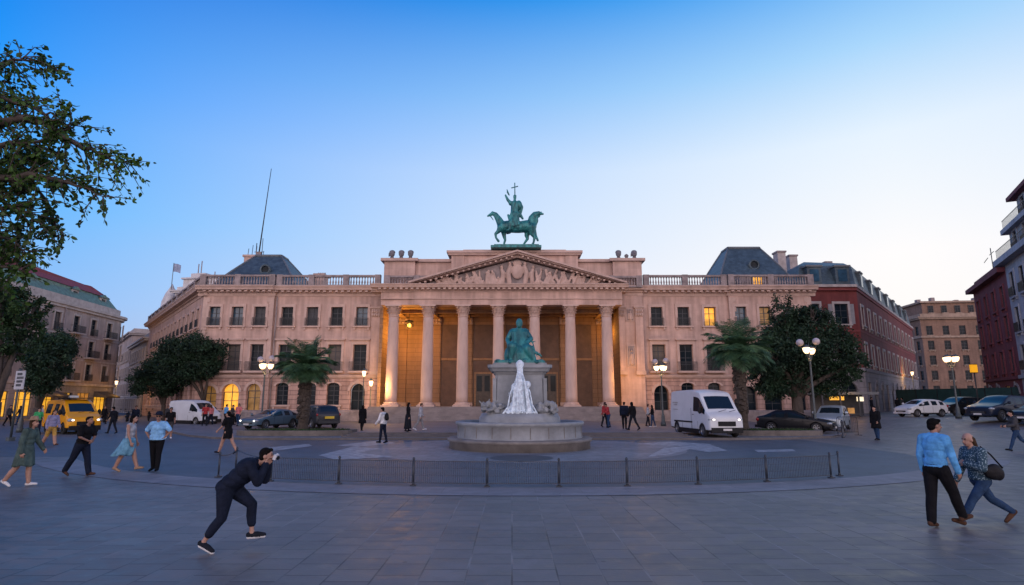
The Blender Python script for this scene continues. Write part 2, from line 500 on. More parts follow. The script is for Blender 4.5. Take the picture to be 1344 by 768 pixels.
def lamp(loc, watts, col=(1, .62, .25), r=.12):
    l = bpy.data.objects.new('lamp_light', bpy.data.lights.new('lamp_light', 'POINT')); COL.objects.link(l)
    l.data.energy = watts; l.data.color = col; l.data.shadow_soft_size = r; l.location = loc
    return l

# ------------------------------------------------------------------ the ground
m_pave = ashlar('paving', (.158, .138, .130), bw=.52, bh=.56, mortar=.012, var=.12, joint=.32, rowline=(.22, .20, .195), gum=True, rough=.5, bump=.35, axes='yx', stain=.30, rvar=.12, blotch=.22)
m_asph = mat('asphalt', (.082, .090, .105), .55, .32, .8, .4, 90, rvar=.1)
m_band = ashlar('kerb_paving', (.21, .19, .195), bw=1.1, bh=.8, mortar=.008, var=.1, joint=.7, rough=.6, bump=.3, axes='xy', stain=.18)
m_pale = ashlar('pale_paving', (.20, .195, .20), bw=.7, bh=.7, mortar=.01, var=.10, joint=.7, rough=.6, bump=.35, axes='xy', stain=.25)
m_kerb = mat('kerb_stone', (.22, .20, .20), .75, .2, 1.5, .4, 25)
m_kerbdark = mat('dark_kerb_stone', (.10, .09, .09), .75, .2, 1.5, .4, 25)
m_isl = ashlar('island_paving', (.15, .145, .15), bw=.5, bh=.5, mortar=.01, var=.12, joint=.7, rough=.65, bump=.3, axes='xy', stain=.2)
m_paint = mat('worn_paint', (.30, .30, .31), .6, .35, 3, var2=(.14, .145, .155))

gx = [-900, -300, -120, -60]+[x for x in range(-50, 16, 11)]+[16+1.5*k for k in range(15)]+[40, 60, 80, 120, 300, 900]
gy = [-300, -60, -10]+[x for x in range(0, 24, 8)]+[24+1.5*k for k in range(13)]+[50, 70, 100, 150, 300, 1500]
mb = MB(); nx = len(gx)
mb.add([(x, y, rise(x, y)) for y in gy for x in gx],
       [(j*nx+i, j*nx+i+1, (j+1)*nx+i+1, (j+1)*nx+i) for j in range(len(gy)-1) for i in range(nx-1)], m_pave, True)
struct(mb.build('ground'))

CX, CY = .35, 37.2        # centre of the curved road inside the fence
def arc(r, a0, a1, n, c=(CX, CY)):
    return [(c[0]+r*math.sin(R(a0+(a1-a0)*k/n)), c[1]-r*math.cos(R(a0+(a1-a0)*k/n))) for k in range(n+1)]
def strip(name, pin, pout, z, m, ri=False):
    mb = MB(); n = len(pin)
    zz = (lambda p: z+rise(*p)) if ri else (lambda p: z)
    mb.add([(*p, zz(p)) for p in pin]+[(*p, zz(p)) for p in pout], [(k, k+1, n+k+1, n+k) for k in range(n-1)], m)
    return struct(mb.build(name))
def sheet(name, poly, z, m):
    mb = MB(); mb.add([(*p, z) for p in poly], [tuple(range(len(poly)))], m); return struct(mb.build(name))

# road: everything beyond the curved band, out to the left
road_poly = arc(21.9, -52, 42, 40)+[(16, 25), (16.5, 70), (-30, 70), (-46, 95), (-75, 130), (-90, 130), (-60, 62), (-60, 22.6)]
sheet('road', road_poly, .004, m_asph)
strip('kerb_band', arc(21.9, -47, 50, 60), arc(23.2, -47, 50, 60), .010, m_band, True)
# ------------------------------------------------------------------ the palace with the portico
m_wall = ashlar('palace_stone', (.48, .325, .272), bw=1.6, bh=.55, mortar=.006, var=.05, joint=.8, bump=.18, stain=.27)
m_rust = ashlar('rusticated_stone', (.45, .285, .235), bw=1.5, bh=.46, mortar=.028, var=.07, joint=.55, bump=.9, stain=.30)
m_trim = mat('palace_trim', (.46, .325, .275), .8, .16, 1.1, .35, 18)
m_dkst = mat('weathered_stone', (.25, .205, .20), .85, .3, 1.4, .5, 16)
m_col = mat('column_stone', (.50, .36, .31), .8, .14, 1.2, .3, 20, stretch=(1, 1, .3))
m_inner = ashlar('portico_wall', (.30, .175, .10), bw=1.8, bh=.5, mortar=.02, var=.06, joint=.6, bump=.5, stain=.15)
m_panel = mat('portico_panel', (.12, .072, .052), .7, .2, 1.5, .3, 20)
m_slate = ashlar('slate_roof', (.055, .085, .105), bw=.35, bh=.22, mortar=.012, var=.22, joint=.6, rough=.5, bump=.4, stain=.25)
m_lead = mat('lead_flashing', (.12, .13, .14), .5, .2, 3)
m_frame = mat('dark_window_frame', (.035, .04, .05), .5, .2, 3)
m_glass = mat('window_glass', (.010, .017, .024), .12, .5, .6, spec=.10)
m_glassb = mat('blue_window_glass', (.03, .075, .12), .1, .5, .7, spec=.5)
m_iron = mat('wrought_iron', (.02, .022, .026), .5, .2, 5)
m_lit = mat('lit_window', (.8, .4, .05), .4, .45, 2.2, emit=(1, .42, .03), estr=.85)
m_litdim = mat('dim_lit_window', (.25, .15, .05), .4, .6, 1.4, emit=(1, .46, .08), estr=.10)
m_step = mat('step_stone', (.20, .17, .165), .8, .2, 1.2, .4, 14)

def wstyle(i, **k):
    d = dict(id=i, frame=m_frame, pane=m_glass, surround=m_trim, sur_w=.26, sill=m_trim, rail=m_iron, depth=.4); d.update(k); return d
ST_TOP = wstyle('top', bars=(1, 1), rail_out=.18, rail_h=.8)
ST_TOPB = wstyle('topb', bars=(1, 1), rail_out=.16, rail_h=.8, pane=m_glassb)
ST_TOPL = wstyle('topl', bars=(1, 2), rail_out=.16, rail_h=.4, pane=m_lit)
ST_TOPD = wstyle('topd', bars=(1, 2), rail_out=.16, rail_h=.4, pane=m_litdim)
m_curt = mat('curtained_glass', (.055, .058, .066), .3, .4, 3.0, spec=.15, stretch=(6, 1, .4))
m_blind = mat('lowered_blind', (.10, .085, .075), .7, .2, 1.0, stretch=(.2, 1, 12))
ST_TOPC = wstyle('topc', bars=(1, 1), rail_out=.18, rail_h=.8, pane=m_curt)
ST_MIDC = wstyle('midc', bars=(1, 3), rail_out=.45, rail_h=.9, rail_w=.28, slab=m_trim, head=True, sill=None, pane=m_blind)
ST_MID = wstyle('mid', bars=(1, 3), rail_out=.45, rail_h=.9, rail_w=.28, slab=m_trim, head=True, sill=None)
ST_ARC = wstyle('arc', bars=(1, 3), rail=None, arch=1.0, sur_w=.22, depth=.45)
ST_SEG = wstyle('seg', bars=(1, 3), rail=None, arch=.5, sur_w=.24, depth=.45)
ST_LIT = wstyle('lit', bars=(1, 1), rail=None, sill=None, arch=1.0, sur_w=.28, pane=m_lit, depth=.5)
ST_LITD = wstyle('litd', bars=(1, 1), rail=None, sill=None, arch=1.0, sur_w=.28, pane=m_litdim, depth=.5)
ST_DOOR = wstyle('door', bars=(1, 2), rail=None, sill=None, arch=1.0, sur_w=.28, depth=.6)

PY = 62.0
TERR = .30
pal = thing('palace', 'long rose stone palace with a columned portico, balustrades and slate corner roofs', 'palace', (0, PY, 0))
GZ = .02

def shelf(mb, prof, x0, x1, m, y=0, ends=True):
    """moulding: prof is [(out, z)...]; a prism along x standing out to -y"""
    poly = [(y+.3, prof[0][1])]+[(y-o, z) for o, z in prof]+[(y+.3, prof[-1][1])]
    mb.prism(poly, x0, x1, m, 'x')

CORN = [(.06, 13.05), (.10, 13.35), (.28, 13.40), (.30, 13.58), (.75, 13.62), (.80, 13.80), (.92, 13.98), (.92, 14.06)]
BAND = [(.05, 4.42), (.10, 4.45), (.22, 4.62), (.24, 4.78), (.06, 4.86)]
BASE = [(.16, GZ), (.16, 1.05), (.10, 1.2), (.0, 1.24)]

def wing(name, x0, x1, y, us, style_top, sty_mid, ground, brk=0):
    """one stretch of wall with three rows of windows"""
    L = x1-x0
    low = [(u-x0, z, w, h, s) for u, z, w, h, s in ground]
    facade(pal, 'wall', (x0, y, 0), 0, L, GZ, 4.6, low, m_rust, .45)
    ops = [(u-x0, 9.9, 1.22, 2.0, style_top.get(i, ST_TOPC if (i*7+int(x0)) % 3 == 0 else ST_TOP)) for i, u in enumerate(us)]
    ops += [(u-x0, 5.2, 1.38, 2.75, ST_MIDC if (i*5+int(x0)) % 4 == 1 else ST_MID) for i, u in enumerate(sty_mid)]
    facade(pal, 'wall', (x0, y, 0), 0, L, 4.6, 13.3, ops, m_wall, .4)

def trims(x0, x1, y, e0=0, e1=0):
    mb = MB(); shelf(mb, CORN, x0-e0, x1+e1, m_trim, y)
    n = int((x1-x0)/.62)
    for k in range(n):
        x = x0+(k+.5)*(x1-x0)/n; mb.box2(x-.15, x+.15, y-.66, y-.301, 13.43, 13.57, m_trim)
    mb.build('cornice', pal)
    mb = MB(); shelf(mb, BAND, x0-e0*.3, x1+e1*.3, m_trim, y); mb.build('string_course', pal)
    mb = MB(); shelf(mb, BASE, x0, x1, m_dkst, y); mb.build('plinth', pal)

def balustrade(x0, x1, y, parent=pal, z=14.06, solid=(), rz=0, org=None):
    mb = MB(); L = x1-x0
    def X(a): return a-x0 if org else a
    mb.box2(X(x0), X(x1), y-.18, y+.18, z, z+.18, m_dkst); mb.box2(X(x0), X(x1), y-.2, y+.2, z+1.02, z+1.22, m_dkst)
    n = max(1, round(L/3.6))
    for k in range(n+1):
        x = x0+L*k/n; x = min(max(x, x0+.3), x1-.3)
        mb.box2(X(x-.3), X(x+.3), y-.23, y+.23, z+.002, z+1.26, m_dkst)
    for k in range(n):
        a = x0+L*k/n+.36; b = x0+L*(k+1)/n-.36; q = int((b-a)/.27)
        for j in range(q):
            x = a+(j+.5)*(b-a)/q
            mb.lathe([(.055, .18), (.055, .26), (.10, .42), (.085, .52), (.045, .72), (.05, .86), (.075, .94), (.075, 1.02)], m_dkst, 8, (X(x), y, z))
    mb.build('balustrade', parent, org or (0, 0, 0), rz)

# left wing: corner pavilion, then the long stretch
gL1 = [(-31.05, .35, 1.55, 3.35, ST_LITD), (-28.85, .35, 1.7, 3.55, ST_LIT), (-26.5, 1.0, 1.45, 2.9, ST_LITD)]
wing('w', -32.5, -25.05, -.25, [-31.2, -28.8, -26.45], {0: ST_TOPB, 1: ST_TOPB}, [-31.15, -28.85, -26.45], gL1)
gL2 = [(x, 1.75, 1.3, 2.25, ST_SEG) for x in (-23.68, -20.85, -18.42)]+[(-15.9, .32, 1.5, 3.6, ST_DOOR)]
wing('w', -25.05, -13.7, 0, [-23.67, -21.02, -18.45, -15.8], {3: ST_TOPB}, [-23.62, -20.95, -18.46, -15.84], gL2)
trims(-32.5, -25.05, -.25, .6, .12); trims(-25.05, -13.7, 0)
mb = MB(); mb.box2(-25.05, -25.02, -.25, 0, GZ, 13.3, m_wall); mb.build('pier', pal)
mb = MB(); mb.tube([(-24.8, -.12, 1.2), (-24.8, -.12, 13.0)], .07, m_dkst, 8); mb.build('downpipe', pal)
# right wing
gR = [(15.37, .32, 1.5, 3.4, ST_DOOR), (18.11, 1.75, 1.3, 2.25, ST_SEG), (20.85, 1.75, 1.3, 2.25, ST_SEG)]
wing('w', 13.7, 22.8, 0, [15.24, 18.05, 20.86], {2: ST_TOPL}, [15.29, 18.14, 20.95], gR)
gR2 = [(24.3, .35, 1.6, 3.3, ST_DOOR), (26.8, .35, 1.9, 3.3, ST_DOOR), (29.4, .35, 1.6, 3.3, ST_DOOR)]
wing('w', 22.8, 31.5, -.25, [23.99, 26.56, 29.12], {0: ST_TOPB, 1: ST_TOPD, 2: ST_TOPB}, [24.0, 26.6, 29.1], gR2)
trims(13.7, 22.8, 0); trims(22.8, 31.5, -.25, .12, .5)
mb = MB(); mb.box2(22.8, 22.83, -.25, 0, GZ, 13.3, m_wall); mb.build('pier', pal)
# quoins of the corner pavilions
for x, s in ((-32.5, 1), (-25.05, -1), (22.8, 1), (31.5, -1)):
    mb = MB()
    for k in range(16):
        w = .75 if k % 2 else .5
        mb.box2(min(x, x+s*w), max(x, x+s*w), -.31, -.2, 4.9+k*.5, 4.9+k*.5+.47, m_trim)
    mb.box2(min(x, x+s*.45), max(x, x+s*.45), -.3, -.2, 4.9, 12.9, m_trim); mb.build('quoin', pal)
balustrade(-32.9, -25.0, -.4); balustrade(-24.9, -13.9, -.25); balustrade(13.9, 22.7, -.25); balustrade(22.8, 31.8, -.4)

# side along the left street
SA = math.atan2(-.788, .616); SL = 40
so = (-32.5-.616*SL, -.25+.788*SL, 0)
us = [SL-2.0-2.75*k for k in range(13)]
facade(pal, 'wall', so, SA, SL, GZ, 4.6, [(u, 1.6, 1.2, 2.3, ST_SEG) for u in us], m_rust, .45)
facade(pal, 'wall', so, SA, SL, 4.6, 13.3, [(u, 9.9, 1.22, 2.0, ST_TOP) for u in us]+[(u, 5.2, 1.38, 2.75, ST_MID) for u in us], m_wall, .4)
mb = MB(); shelf(mb, CORN, 0, SL+.45, m_trim); mb.build('cornice', pal, so, SA)
mb = MB(); shelf(mb, BAND, 0, SL+.1, m_trim); mb.build('string_course', pal, so, SA)
balustrade(0, SL, -.2, pal, 14.06, rz=SA, org=so)

# flat roofs behind the balustrades
mb = MB()
mb.prism([(-32.6, .1), (-13.6, .1), (-13.6, 16), (-20, 31), (so[0]+.2, so[1])], 13.7, 14.02, m_lead)
mb.prism([(13.6, .1), (31.4, .1), (31.4, 16), (13.6, 16)], 13.7, 14.02, m_lead)
mb.box2(-13.6, 13.6, 4, 16, 13.7, 14.02, m_lead)
mb.build('flat_roof', pal)
mb = MB(); mb.box2(31.47, 31.5, -.25, 16, GZ, 13.7, m_wall); mb.box2(-13.6, 31.4, 15.7, 16, GZ, 13.7, m_wall); mb.build('rear_wall', pal)

# corner roofs
def mansard(x0, x1, y0, y1, z0, tx0, tx1, ty0, ty1, z1):
    mb = MB()
    b = [(x0, y0, z0), (x1, y0, z0), (x1, y1, z0), (x0, y1, z0)]; t = [(tx0, ty0, z1), (tx1, ty0, z1), (tx1, ty1, z1), (tx0, ty1, z1)]
    N = 6; rows = []
    for k in range(N+1):
        f = k/N; g = f**1.15
        rows.append([tuple(b[i][j]+(t[i][j]-b[i][j])*(g if j < 2 else f) for j in range(3)) for i in range(4)])
    for k in range(N):
        for i in range(4):
            mb.quad(rows[k][i], rows[k][(i+1) % 4], rows[k+1][(i+1) % 4], rows[k+1][i], m_slate)
    mb.quad(*t, m_lead)
    o = mb.build('roof', pal)
    q = MB()
    for i in range(4):
        q.tube([rows[k][i] for k in range(N+1)], .10, m_lead, 6)
        q.tube([t[i], t[(i+1) % 4]], .16, m_lead, 6)
    q.build('ridge_trim', o)
    d = MB(); cx = (x0+x1)/2+.4; zz = z0+(z1-z0)*.55; f = ((zz-z0)/(z1-z0))**1.15; yy = y0+(ty0-y0)*f
    d.lathe([(.62, -.5), (.62, .25), (.42, .25), (.42, .15)], m_slate, 16, (0, 0, 0), cap=False)
    d.lathe([(.0, .10), (.42, .10)], m_glass, 16, (0, 0, 0), cap=False)
    dm = d.build('dormer_eye', o, (cx, yy-.15, zz)); dm.rotation_euler = (R(90), 0, 0)
    return o
rl = mansard(-33.2, -23.4, 1.6, 11.5, 14.02, -30.2, -27.2, 6.2, 8.2, 19.0)
mansard(22.3, 31.3, 1.2, 11.0, 14.02, 25.3, 29.0, 5.6, 7.6, 19.8)
mb = MB(); mb.box2(-32.2, -30.4, 7.5, 10, 14.02, 19.2, m_trim); mb.box2(-32.35, -30.25, 7.35, 10.15, 19.2, 19.45, m_trim)
ch = mb.build('chimney', rl)
mb = MB()
for k, (x, h) in enumerate(((-32, .9), (-31.6, 1.4), (-31.2, 1.3), (-30.9, 1.5), (-30.5, .8))): mb.tube([(x, 8+.2*k, 19.45), (x+.06, 8+.2*k, 19.45+h)], .035, m_iron, 5)
mb.build('vent_pipe', ch)
mb = MB(); mb.box2(-24.6, -23.5, 10.5, 12.5, 14.02, 17.6, m_trim); mb.box2(-24.75, -23.35, 10.35, 12.65, 17.6, 17.8, m_trim)
for k in range(4): mb.tube([(-24.45+.27*k, 11.5, 17.78), (-24.45+.27*k, 11.5, 18.1)], .1, m_dkst, 6)
mb.build('chimney', pal)

# lit attic window behind the right balustrade
mb = MB(); mb.box2(24.6, 28.6, .9, 3.6, 14.02, 15.6, m_dkst); at_ = mb.build('attic_dormer', pal)
mb = MB(); mb.box2(25.85, 27.0, .84, .93, 14.25, 15.45, m_frame); o = mb.build('window', at_)
mb = MB(); mb.box2(25.93, 26.42, .80, .86, 14.33, 15.37, m_lit); mb.box2(26.48, 26.92, .80, .86, 14.33, 15.37, m_lit); mb.build('pane', o)

# ---- portico
CXS = [-12.03, -8.51, -4.98, -1.38, 2.30, 5.92, 9.62]
PYC = -2.0     # column line
mb = MB()      # steps
for k in range(8):
    z1 = 1.6-.165*k; y0 = PYC-1.3-.38*k
    mb.box2(-13.9, 12.6, y0-.38, PYC-1.3 if k else 5.2, .02, z1, m_step)
st = mb.build('portico_steps', pal)
m_fl = m_step
cap_blob = None
def make_column():
    mb = MB()
    prof = [(.60+.0*z, z) for z in (0,)]
    H0, H1 = .42, 8.95
    pr = []
    for k in range(15):
        f = k/14; r = .60-.10*(f**1.7); pr.append((r, H0+(H1-H0)*f))
    mb.lathe(pr, m_col, 48, flute=.045)
    c = mb.build('column', pal)
    b = MB(); b.box2(-.86, .86, -.86, .86, 0, .14, m_col)
    b.lathe([(.82, .14), (.86, .19), (.82, .25), (.70, .27), (.70, .31), (.75, .35), (.70, .39), (.62, .42), (.6, .42)], m_col, 32)
    b.build('column_base', c)
    q = MB(); q.lathe([(.50, 8.95), (.56, 8.97), (.56, 9.03), (.47, 9.05), (.48, 9.4), (.56, 9.8), (.72, 9.98)], m_col, 32)
    for row, (z0, h, r0, n, off) in enumerate(((9.04, .36, .48, 10, 0), (9.24, .44, .50, 10, .5), (9.5, .46, .55, 8, .25))):
        for k in range(n):
            a = 2*PI*(k+off)/n; ca, sa = math.cos(a), math.sin(a); w = .13
            pts = [(r0, z0), (r0+.05, z0+h*.6), (r0+.14, z0+h*.92), (r0+.22, z0+h*.98), (r0+.22, z0+h*.84)]
            vs = []; 
            for i, (r, z) in enumerate(pts):
                ww = w*(1, 1.1, 1, .7, .35)[i]
                vs += [(r*ca-ww*sa, r*sa+ww*ca, z), (r*ca+ww*sa, r*sa-ww*ca, z), ((r-.07)*ca-ww*.6*sa, (r-.07)*sa+ww*.6*ca, z-.04), ((r-.07)*ca+ww*.6*sa, (r-.07)*sa-ww*.6*ca, z-.04)]
            fs = []
            for i in range(4):
                o_ = 4*i; fs += [(o_, o_+1, o_+5, o_+4), (o_+2, o_+6, o_+7, o_+3), (o_, o_+4, o_+6, o_+2), (o_+1, o_+3, o_+7, o_+5)]
            q.add(vs, fs, m_dkst if False else m_trim, False)
    for k in range(4):
        a = PI/4+PI/2*k; q.ball((.74*math.cos(a), .74*math.sin(a), 9.9), .13, m_trim, 8, 6)
    q.box2(-.80, .80, -.80, .80, 9.98, 10.12, m_col); q.build('capital', c)
    return c
c0 = make_column()
for i, x in enumerate(CXS):
    c = c0 if i == 0 else copy_tree(c0, pal)
    c.location = (x, PYC, 1.6)
ZE = 1.6+10.12     # underside of the entablature 11.72
mb = MB()
XA, XB = -13.3, 11.15
mb.box2(-10.0, XB, PYC-.62, PYC+.75, ZE, 12.35, m_wall); mb.box2(-10.0, XB, PYC-.68, PYC+.75, 12.353, 13.05, m_wall)
mb.box2(XA, -10.002, PYC-.50, PYC+.75, ZE, 12.35, m_wall); mb.box2(XA, -10.002, PYC-.56, PYC+.75, 12.353, 13.05, m_wall)
mb.box2(XA-.02, XB+.02, PYC-.73, PYC-.55, 12.30, 12.36, m_trim)
for x0, x1 in ((XA, XA+1.2), (XB-1.2, XB)):
    mb.box2(x0, x1, PYC+.752, 0, ZE, 13.05, m_wall)
mb.build('entablature', pal)
mb = MB()
PC = [(o-.55+1.2, z-.02) for o, z in ((.06, 13.07), (.10, 13.2), (.26, 13.22), (.28, 13.38), (.72, 13.42), (.78, 13.58), (.88, 13.72), (.88, 13.78))]
poly = [(PYC+.75, PC[0][1])]+[(PYC-o, z) for o, z in PC]+[(PYC+.75, PC[-1][1])]
mb.prism(poly, XA-.9, XB+.55, m_trim, 'x')
n = 46
for k in range(n):
    x = XA-.3+(k+.5)*(XB-XA+.6)/n; mb.box2(x-.14, x+.14, PYC-1.30, PYC-.93, 13.22, 13.38, m_trim)
mb.build('cornice', pal)
mb = MB(); mb.box2(XA, XB, PYC+.70, 0.2, 13.0, 13.75, m_lead); mb.build('portico_roof', pal)
# pediment
AX, AZ = .55, 17.05
PX0, PX1 = -10.4, 11.5
mb = MB()
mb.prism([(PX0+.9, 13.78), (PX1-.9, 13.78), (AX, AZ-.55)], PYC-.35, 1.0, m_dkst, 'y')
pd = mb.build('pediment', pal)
mb = MB()
for xa in (PX0, PX1):
    d = Vector((AX-xa, AZ-13.78)); l = d.length; nx_, nz_ = -d.y/l, d.x/l
    if nz_ < 0: nx_, nz_ = -nx_, -nz_
    for o, y0, y1, e in (((-.40), PYC-.75, 1, -.14), ((-.137), PYC-1.25, 1, .02), ((.023), PYC-1.5, 1, .20)):
        p = [(xa+nx_*o, 13.79+nz_*o), (AX, AZ+o*l/abs(d.x)), (AX, AZ+e*l/abs(d.x)), (xa+nx_*e, 13.79+nz_*e)]
        p = [(x, max(z, 13.785)) for x, z in p]
        mb.prism(p, y0, y1, m_trim, 'y')
    k = 20
    for j in range(1, k):
        f = j/k; x = xa+(AX-xa)*f; z = 13.78+(AZ-13.78)*f
        mb.box((x, PYC-1.0, z-.28), (.2, .45, .16), m_trim, ry=-math.atan2(d.y, d.x) if xa < 0 else math.atan2(d.y, -d.x))
mb.build('raking_cornice', pd)
random.seed(4)
rb = Blob(); ry = PYC-.42
rb.ell((AX, ry-.12, 15.2), (.62, .28, .82)); rb.ell((AX, ry-.1, 16.05), (.5, .22, .3))
for s in (-1, 1):
    rb.chain([(AX+s*.8, ry, 14.0), (AX+s*.95, ry-.15, 15.0), (AX+s*.75, ry-.12, 15.7)], [.26, .25, .2]); rb.ell((AX+s*.78, ry-.15, 16.0), (.18, .2, .2))
    rb.chain([(AX+s*1.5, ry, 14.0), (AX+s*1.45, ry-.12, 15.0), (AX+s*1.6, ry-.05, 15.4)], [.22, .24, .16]); rb.ell((AX+s*1.62, ry-.1, 15.65), (.17, .17, .19))
    x = 2.0
    while x < 8.2:
        top = 13.95+(1-x/10.4)*2.5
        for _ in range(3):
            a = (AX+s*(x+random.uniform(-.3, .3)), ry-random.uniform(0, .15), 13.85+random.uniform(0, .2))
            b = (a[0]+s*random.uniform(-.4, .6), ry-random.uniform(.05, .2), min(top-.2, a[2]+random.uniform(.25, 1.3)))
            rb.cap(a, b, random.uniform(.1, .2), random.uniform(.07, .13))
            if random.random() < .5: rb.ell((b[0], b[1]-.05, min(b[2]+.1, top-.1)), (.13, .13, .14))
        x += .42
rb.build('tympanum_relief', .055, {'a': m_trim}, pd, smooth=1)
# recess behind the columns
FL = 1.6
mb = MB()
pil = [(CXS[i]+.9) for i in range(7)]
bx = [-13.3, 11.0]
BW = 4.6
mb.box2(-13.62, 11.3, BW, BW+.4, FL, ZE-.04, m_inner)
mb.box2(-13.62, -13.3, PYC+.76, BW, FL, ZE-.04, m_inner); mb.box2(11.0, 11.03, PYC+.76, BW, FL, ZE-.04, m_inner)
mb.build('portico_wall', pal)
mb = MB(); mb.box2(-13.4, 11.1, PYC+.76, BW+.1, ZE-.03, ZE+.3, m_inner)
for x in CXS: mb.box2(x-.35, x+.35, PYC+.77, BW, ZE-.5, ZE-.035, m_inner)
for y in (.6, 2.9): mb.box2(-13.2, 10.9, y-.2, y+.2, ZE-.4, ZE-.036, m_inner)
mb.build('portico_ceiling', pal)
def pilaster(x, y, w, parent=pal, z0=FL, z1=ZE, m=m_inner, mc=m_trim):
    mb = MB(); mb.box2(x-w/2, x+w/2, y-.28, y, z0+.4, z1-1.1, m); mb.box2(x-w/2-.1, x+w/2+.1, y-.36, y, z0, z0+.4, mc)
    mb.box2(x-w/2-.03, x+w/2+.03, y-.3, y, z1-1.1, z1-.18, mc); mb.box2(x-w/2-.16, x+w/2+.16, y-.42, y, z1-.18, z1, mc)
    for r in range(2):
        for k in range(4): mb.ball((x-w/2+w*(k+.5)/4, y-.34, z1-.9+.4*r), (w/8, .10, .2), mc, 8, 6)
    mb.build('pilaster', parent)
for x in CXS[1:6]: pilaster(x+(-.1 if x < 0 else .1), BW, 1.25)
pilaster(-12.4, BW, 1.3); pilaster(10.1, BW, 1.2)
m_door = mat('bronze_door', (.065, .05, .04), .45, .3, 4, .2, 20)
for i in range(1, 6):
    x = (CXS[i]+CXS[i+1])/2; w = 1.9
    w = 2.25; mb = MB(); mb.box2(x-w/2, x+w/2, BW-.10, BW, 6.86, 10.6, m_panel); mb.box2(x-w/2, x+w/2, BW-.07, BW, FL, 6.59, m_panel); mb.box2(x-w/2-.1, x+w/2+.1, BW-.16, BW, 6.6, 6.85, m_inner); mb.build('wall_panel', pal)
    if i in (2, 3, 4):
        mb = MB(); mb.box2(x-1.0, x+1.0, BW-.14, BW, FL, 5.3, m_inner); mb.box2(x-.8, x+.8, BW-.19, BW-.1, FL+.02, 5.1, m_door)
        d = mb.build('door', pal)
        mb = MB()
        for s in (-.42, .42):
            mb.box2(x+s-.28, x+s+.28, BW-.22, BW-.18, 3.2, 4.9, m_glass)
        mb.build('pane', d)
# return walls beside the portico
mb = MB(); mb.box2(-13.72, -13.36, -.1, .4, GZ, 13.2, m_wall); mb.build('wall', pal)
mb = MB(); mb.box2(11.04, 13.7, -.35, .4, GZ, 13.05, m_wall); mb.build('wall', pal)
mb = MB(); shelf(mb, [(o*.8, z) for o, z in CORN], 11.0, 13.8, m_trim, -.35); shelf(mb, [(o*.8, z) for o, z in CORN], -13.8, -13.2, m_trim, -.05); mb.build('cornice', pal)
pilaster(13.25, -.35, .8, m=m_wall, z0=4.8, z1=11.9); pilaster(11.45, -.35, .6, m=m_wall, z0=4.8, z1=11.9)
pilaster(-14.25, 0, .9, m=m_wall, z0=4.8, z1=11.9)
for z0, h in ((10.3, 1.45), (5.6, 2.3)):
    mb = MB(); cx = 12.35; w = .98
    mb.box2(cx-w/2, cx+w/2, -.42, -.35, z0, z0+h, m_trim); mb.box2(cx-w/2+.16, cx+w/2-.16, -.46, -.421, z0+.16, z0+h-.16, m_dkst)
    rp = mb.build('relief_panel', pal)
    b = Blob()
    b.chain([(cx, -.46, z0+.3), (cx, -.5, z0+h*.55)], [.16, .15]).ell((cx, -.5, z0+h*.72), (.1, .1, .12))
    for s in (-1, 1): b.cap((cx+s*.12, -.5, z0+h*.55), (cx+s*.25, -.48, z0+h*.3), .06, .05).cap((cx+s*.24, -.47, z0+.25), (cx+s*.2, -.47, z0+h*.85), .04, .04)
    b.build('carved_figure', .03, {'a': m_trim}, rp)
mb = MB(); mb.box2(-14.6, -13.72, -.12, 0, 9.6, 11.2, m_trim); mb.box2(-14.5, -13.82, -.16, -.121, 9.75, 11.05, m_dkst); mb.box2(-14.6, -13.72, -.12, 0, 5.7, 8.1, m_trim); mb.box2(-14.5, -13.82, -.16, -.121, 5.85, 7.95, m_dkst); mb.build('relief_panel', pal)

# attic blocks above
mb = MB()
mb.box2(-6.4, 6.95, -.6, 6, 13.75, 17.35, m_wall); mb.box2(-6.75, 7.3, -.95, 6.3, 17.35, 17.55, m_trim); mb.box2(-6.9, 7.45, -1.1, 6.4, 17.553, 17.8, m_trim)
mb.box2(-5.2, 5.75, -.6, 6, 17.803, 18.0, m_trim)
for x0, x1 in ((-6.42, -5.1), (5.65, 6.97)): mb.box2(x0, x1, -.72, -.603, 13.8, 17.35, m_wall)
mb.build('attic', pal)
for x0, x1, p in ((-10.3, -6.402, 0), (6.952, 10.7, 0), (-13.55, -10.303, .5), (10.703, 13.75, .5)):
    mb = MB(); mb.box2(x0, x1, 0-p, 5, 13.75, 16.75, m_wall); mb.box2(x0-(.35 if p else 0), x1+(.35 if p and x1 > 0 or p else 0), -.3-p, 5.3, 16.753, 17.05, m_trim); mb.build('attic_wing', pal)
balustrade(-13.3, -6.6, -1.15, z=13.80); balustrade(7.2, 13.6, -1.0, z=13.80)
# hanging bracket lanterns inside the portico
for x, y in ((-11.0, 1.2), (10.2, 2.3)):
    mb = MB(); mb.tube([(0, 0, 2.0), (0, 0, 1.0)], .025, m_iron, 6)
    mb.lathe([(.05, 1.0), (.42, .9), (.45, .75), (.1, .7)], m_iron, 12)
    for k in range(8):
        a = 2*PI*k/8; mb.tube([(.1*math.cos(a), .1*math.sin(a), .75), (.5*math.cos(a), .5*math.sin(a), .5), (.42*math.cos(a), .42*math.sin(a), .25), (.05*math.cos(a), .05*math.sin(a), .1)], .025, m_iron, 5)
    h = mb.build('hanging_lantern', None, (x, PY+y, 9.7))
    tag(h, 'iron hanging lantern glowing amber in the '+('left' if x < 0 else 'right')+' end of the portico', 'lantern', 'lanterns hanging in the portico')
    mb = MB(); mb.ball((0, 0, .42), .2, mat('lantern_glow', (1, .6, .2), .4, 0, emit=(1, .5, .08), estr=4), 10, 8); mb.build('bulb', h)
lamp((-11.0, PY+1.0, 9.2), LW_PORT[0], (1, .46, .07), .3)
lamp((9.9, PY+2.2, 9.4), LW_PORT[1], (1, .46, .07), .3)
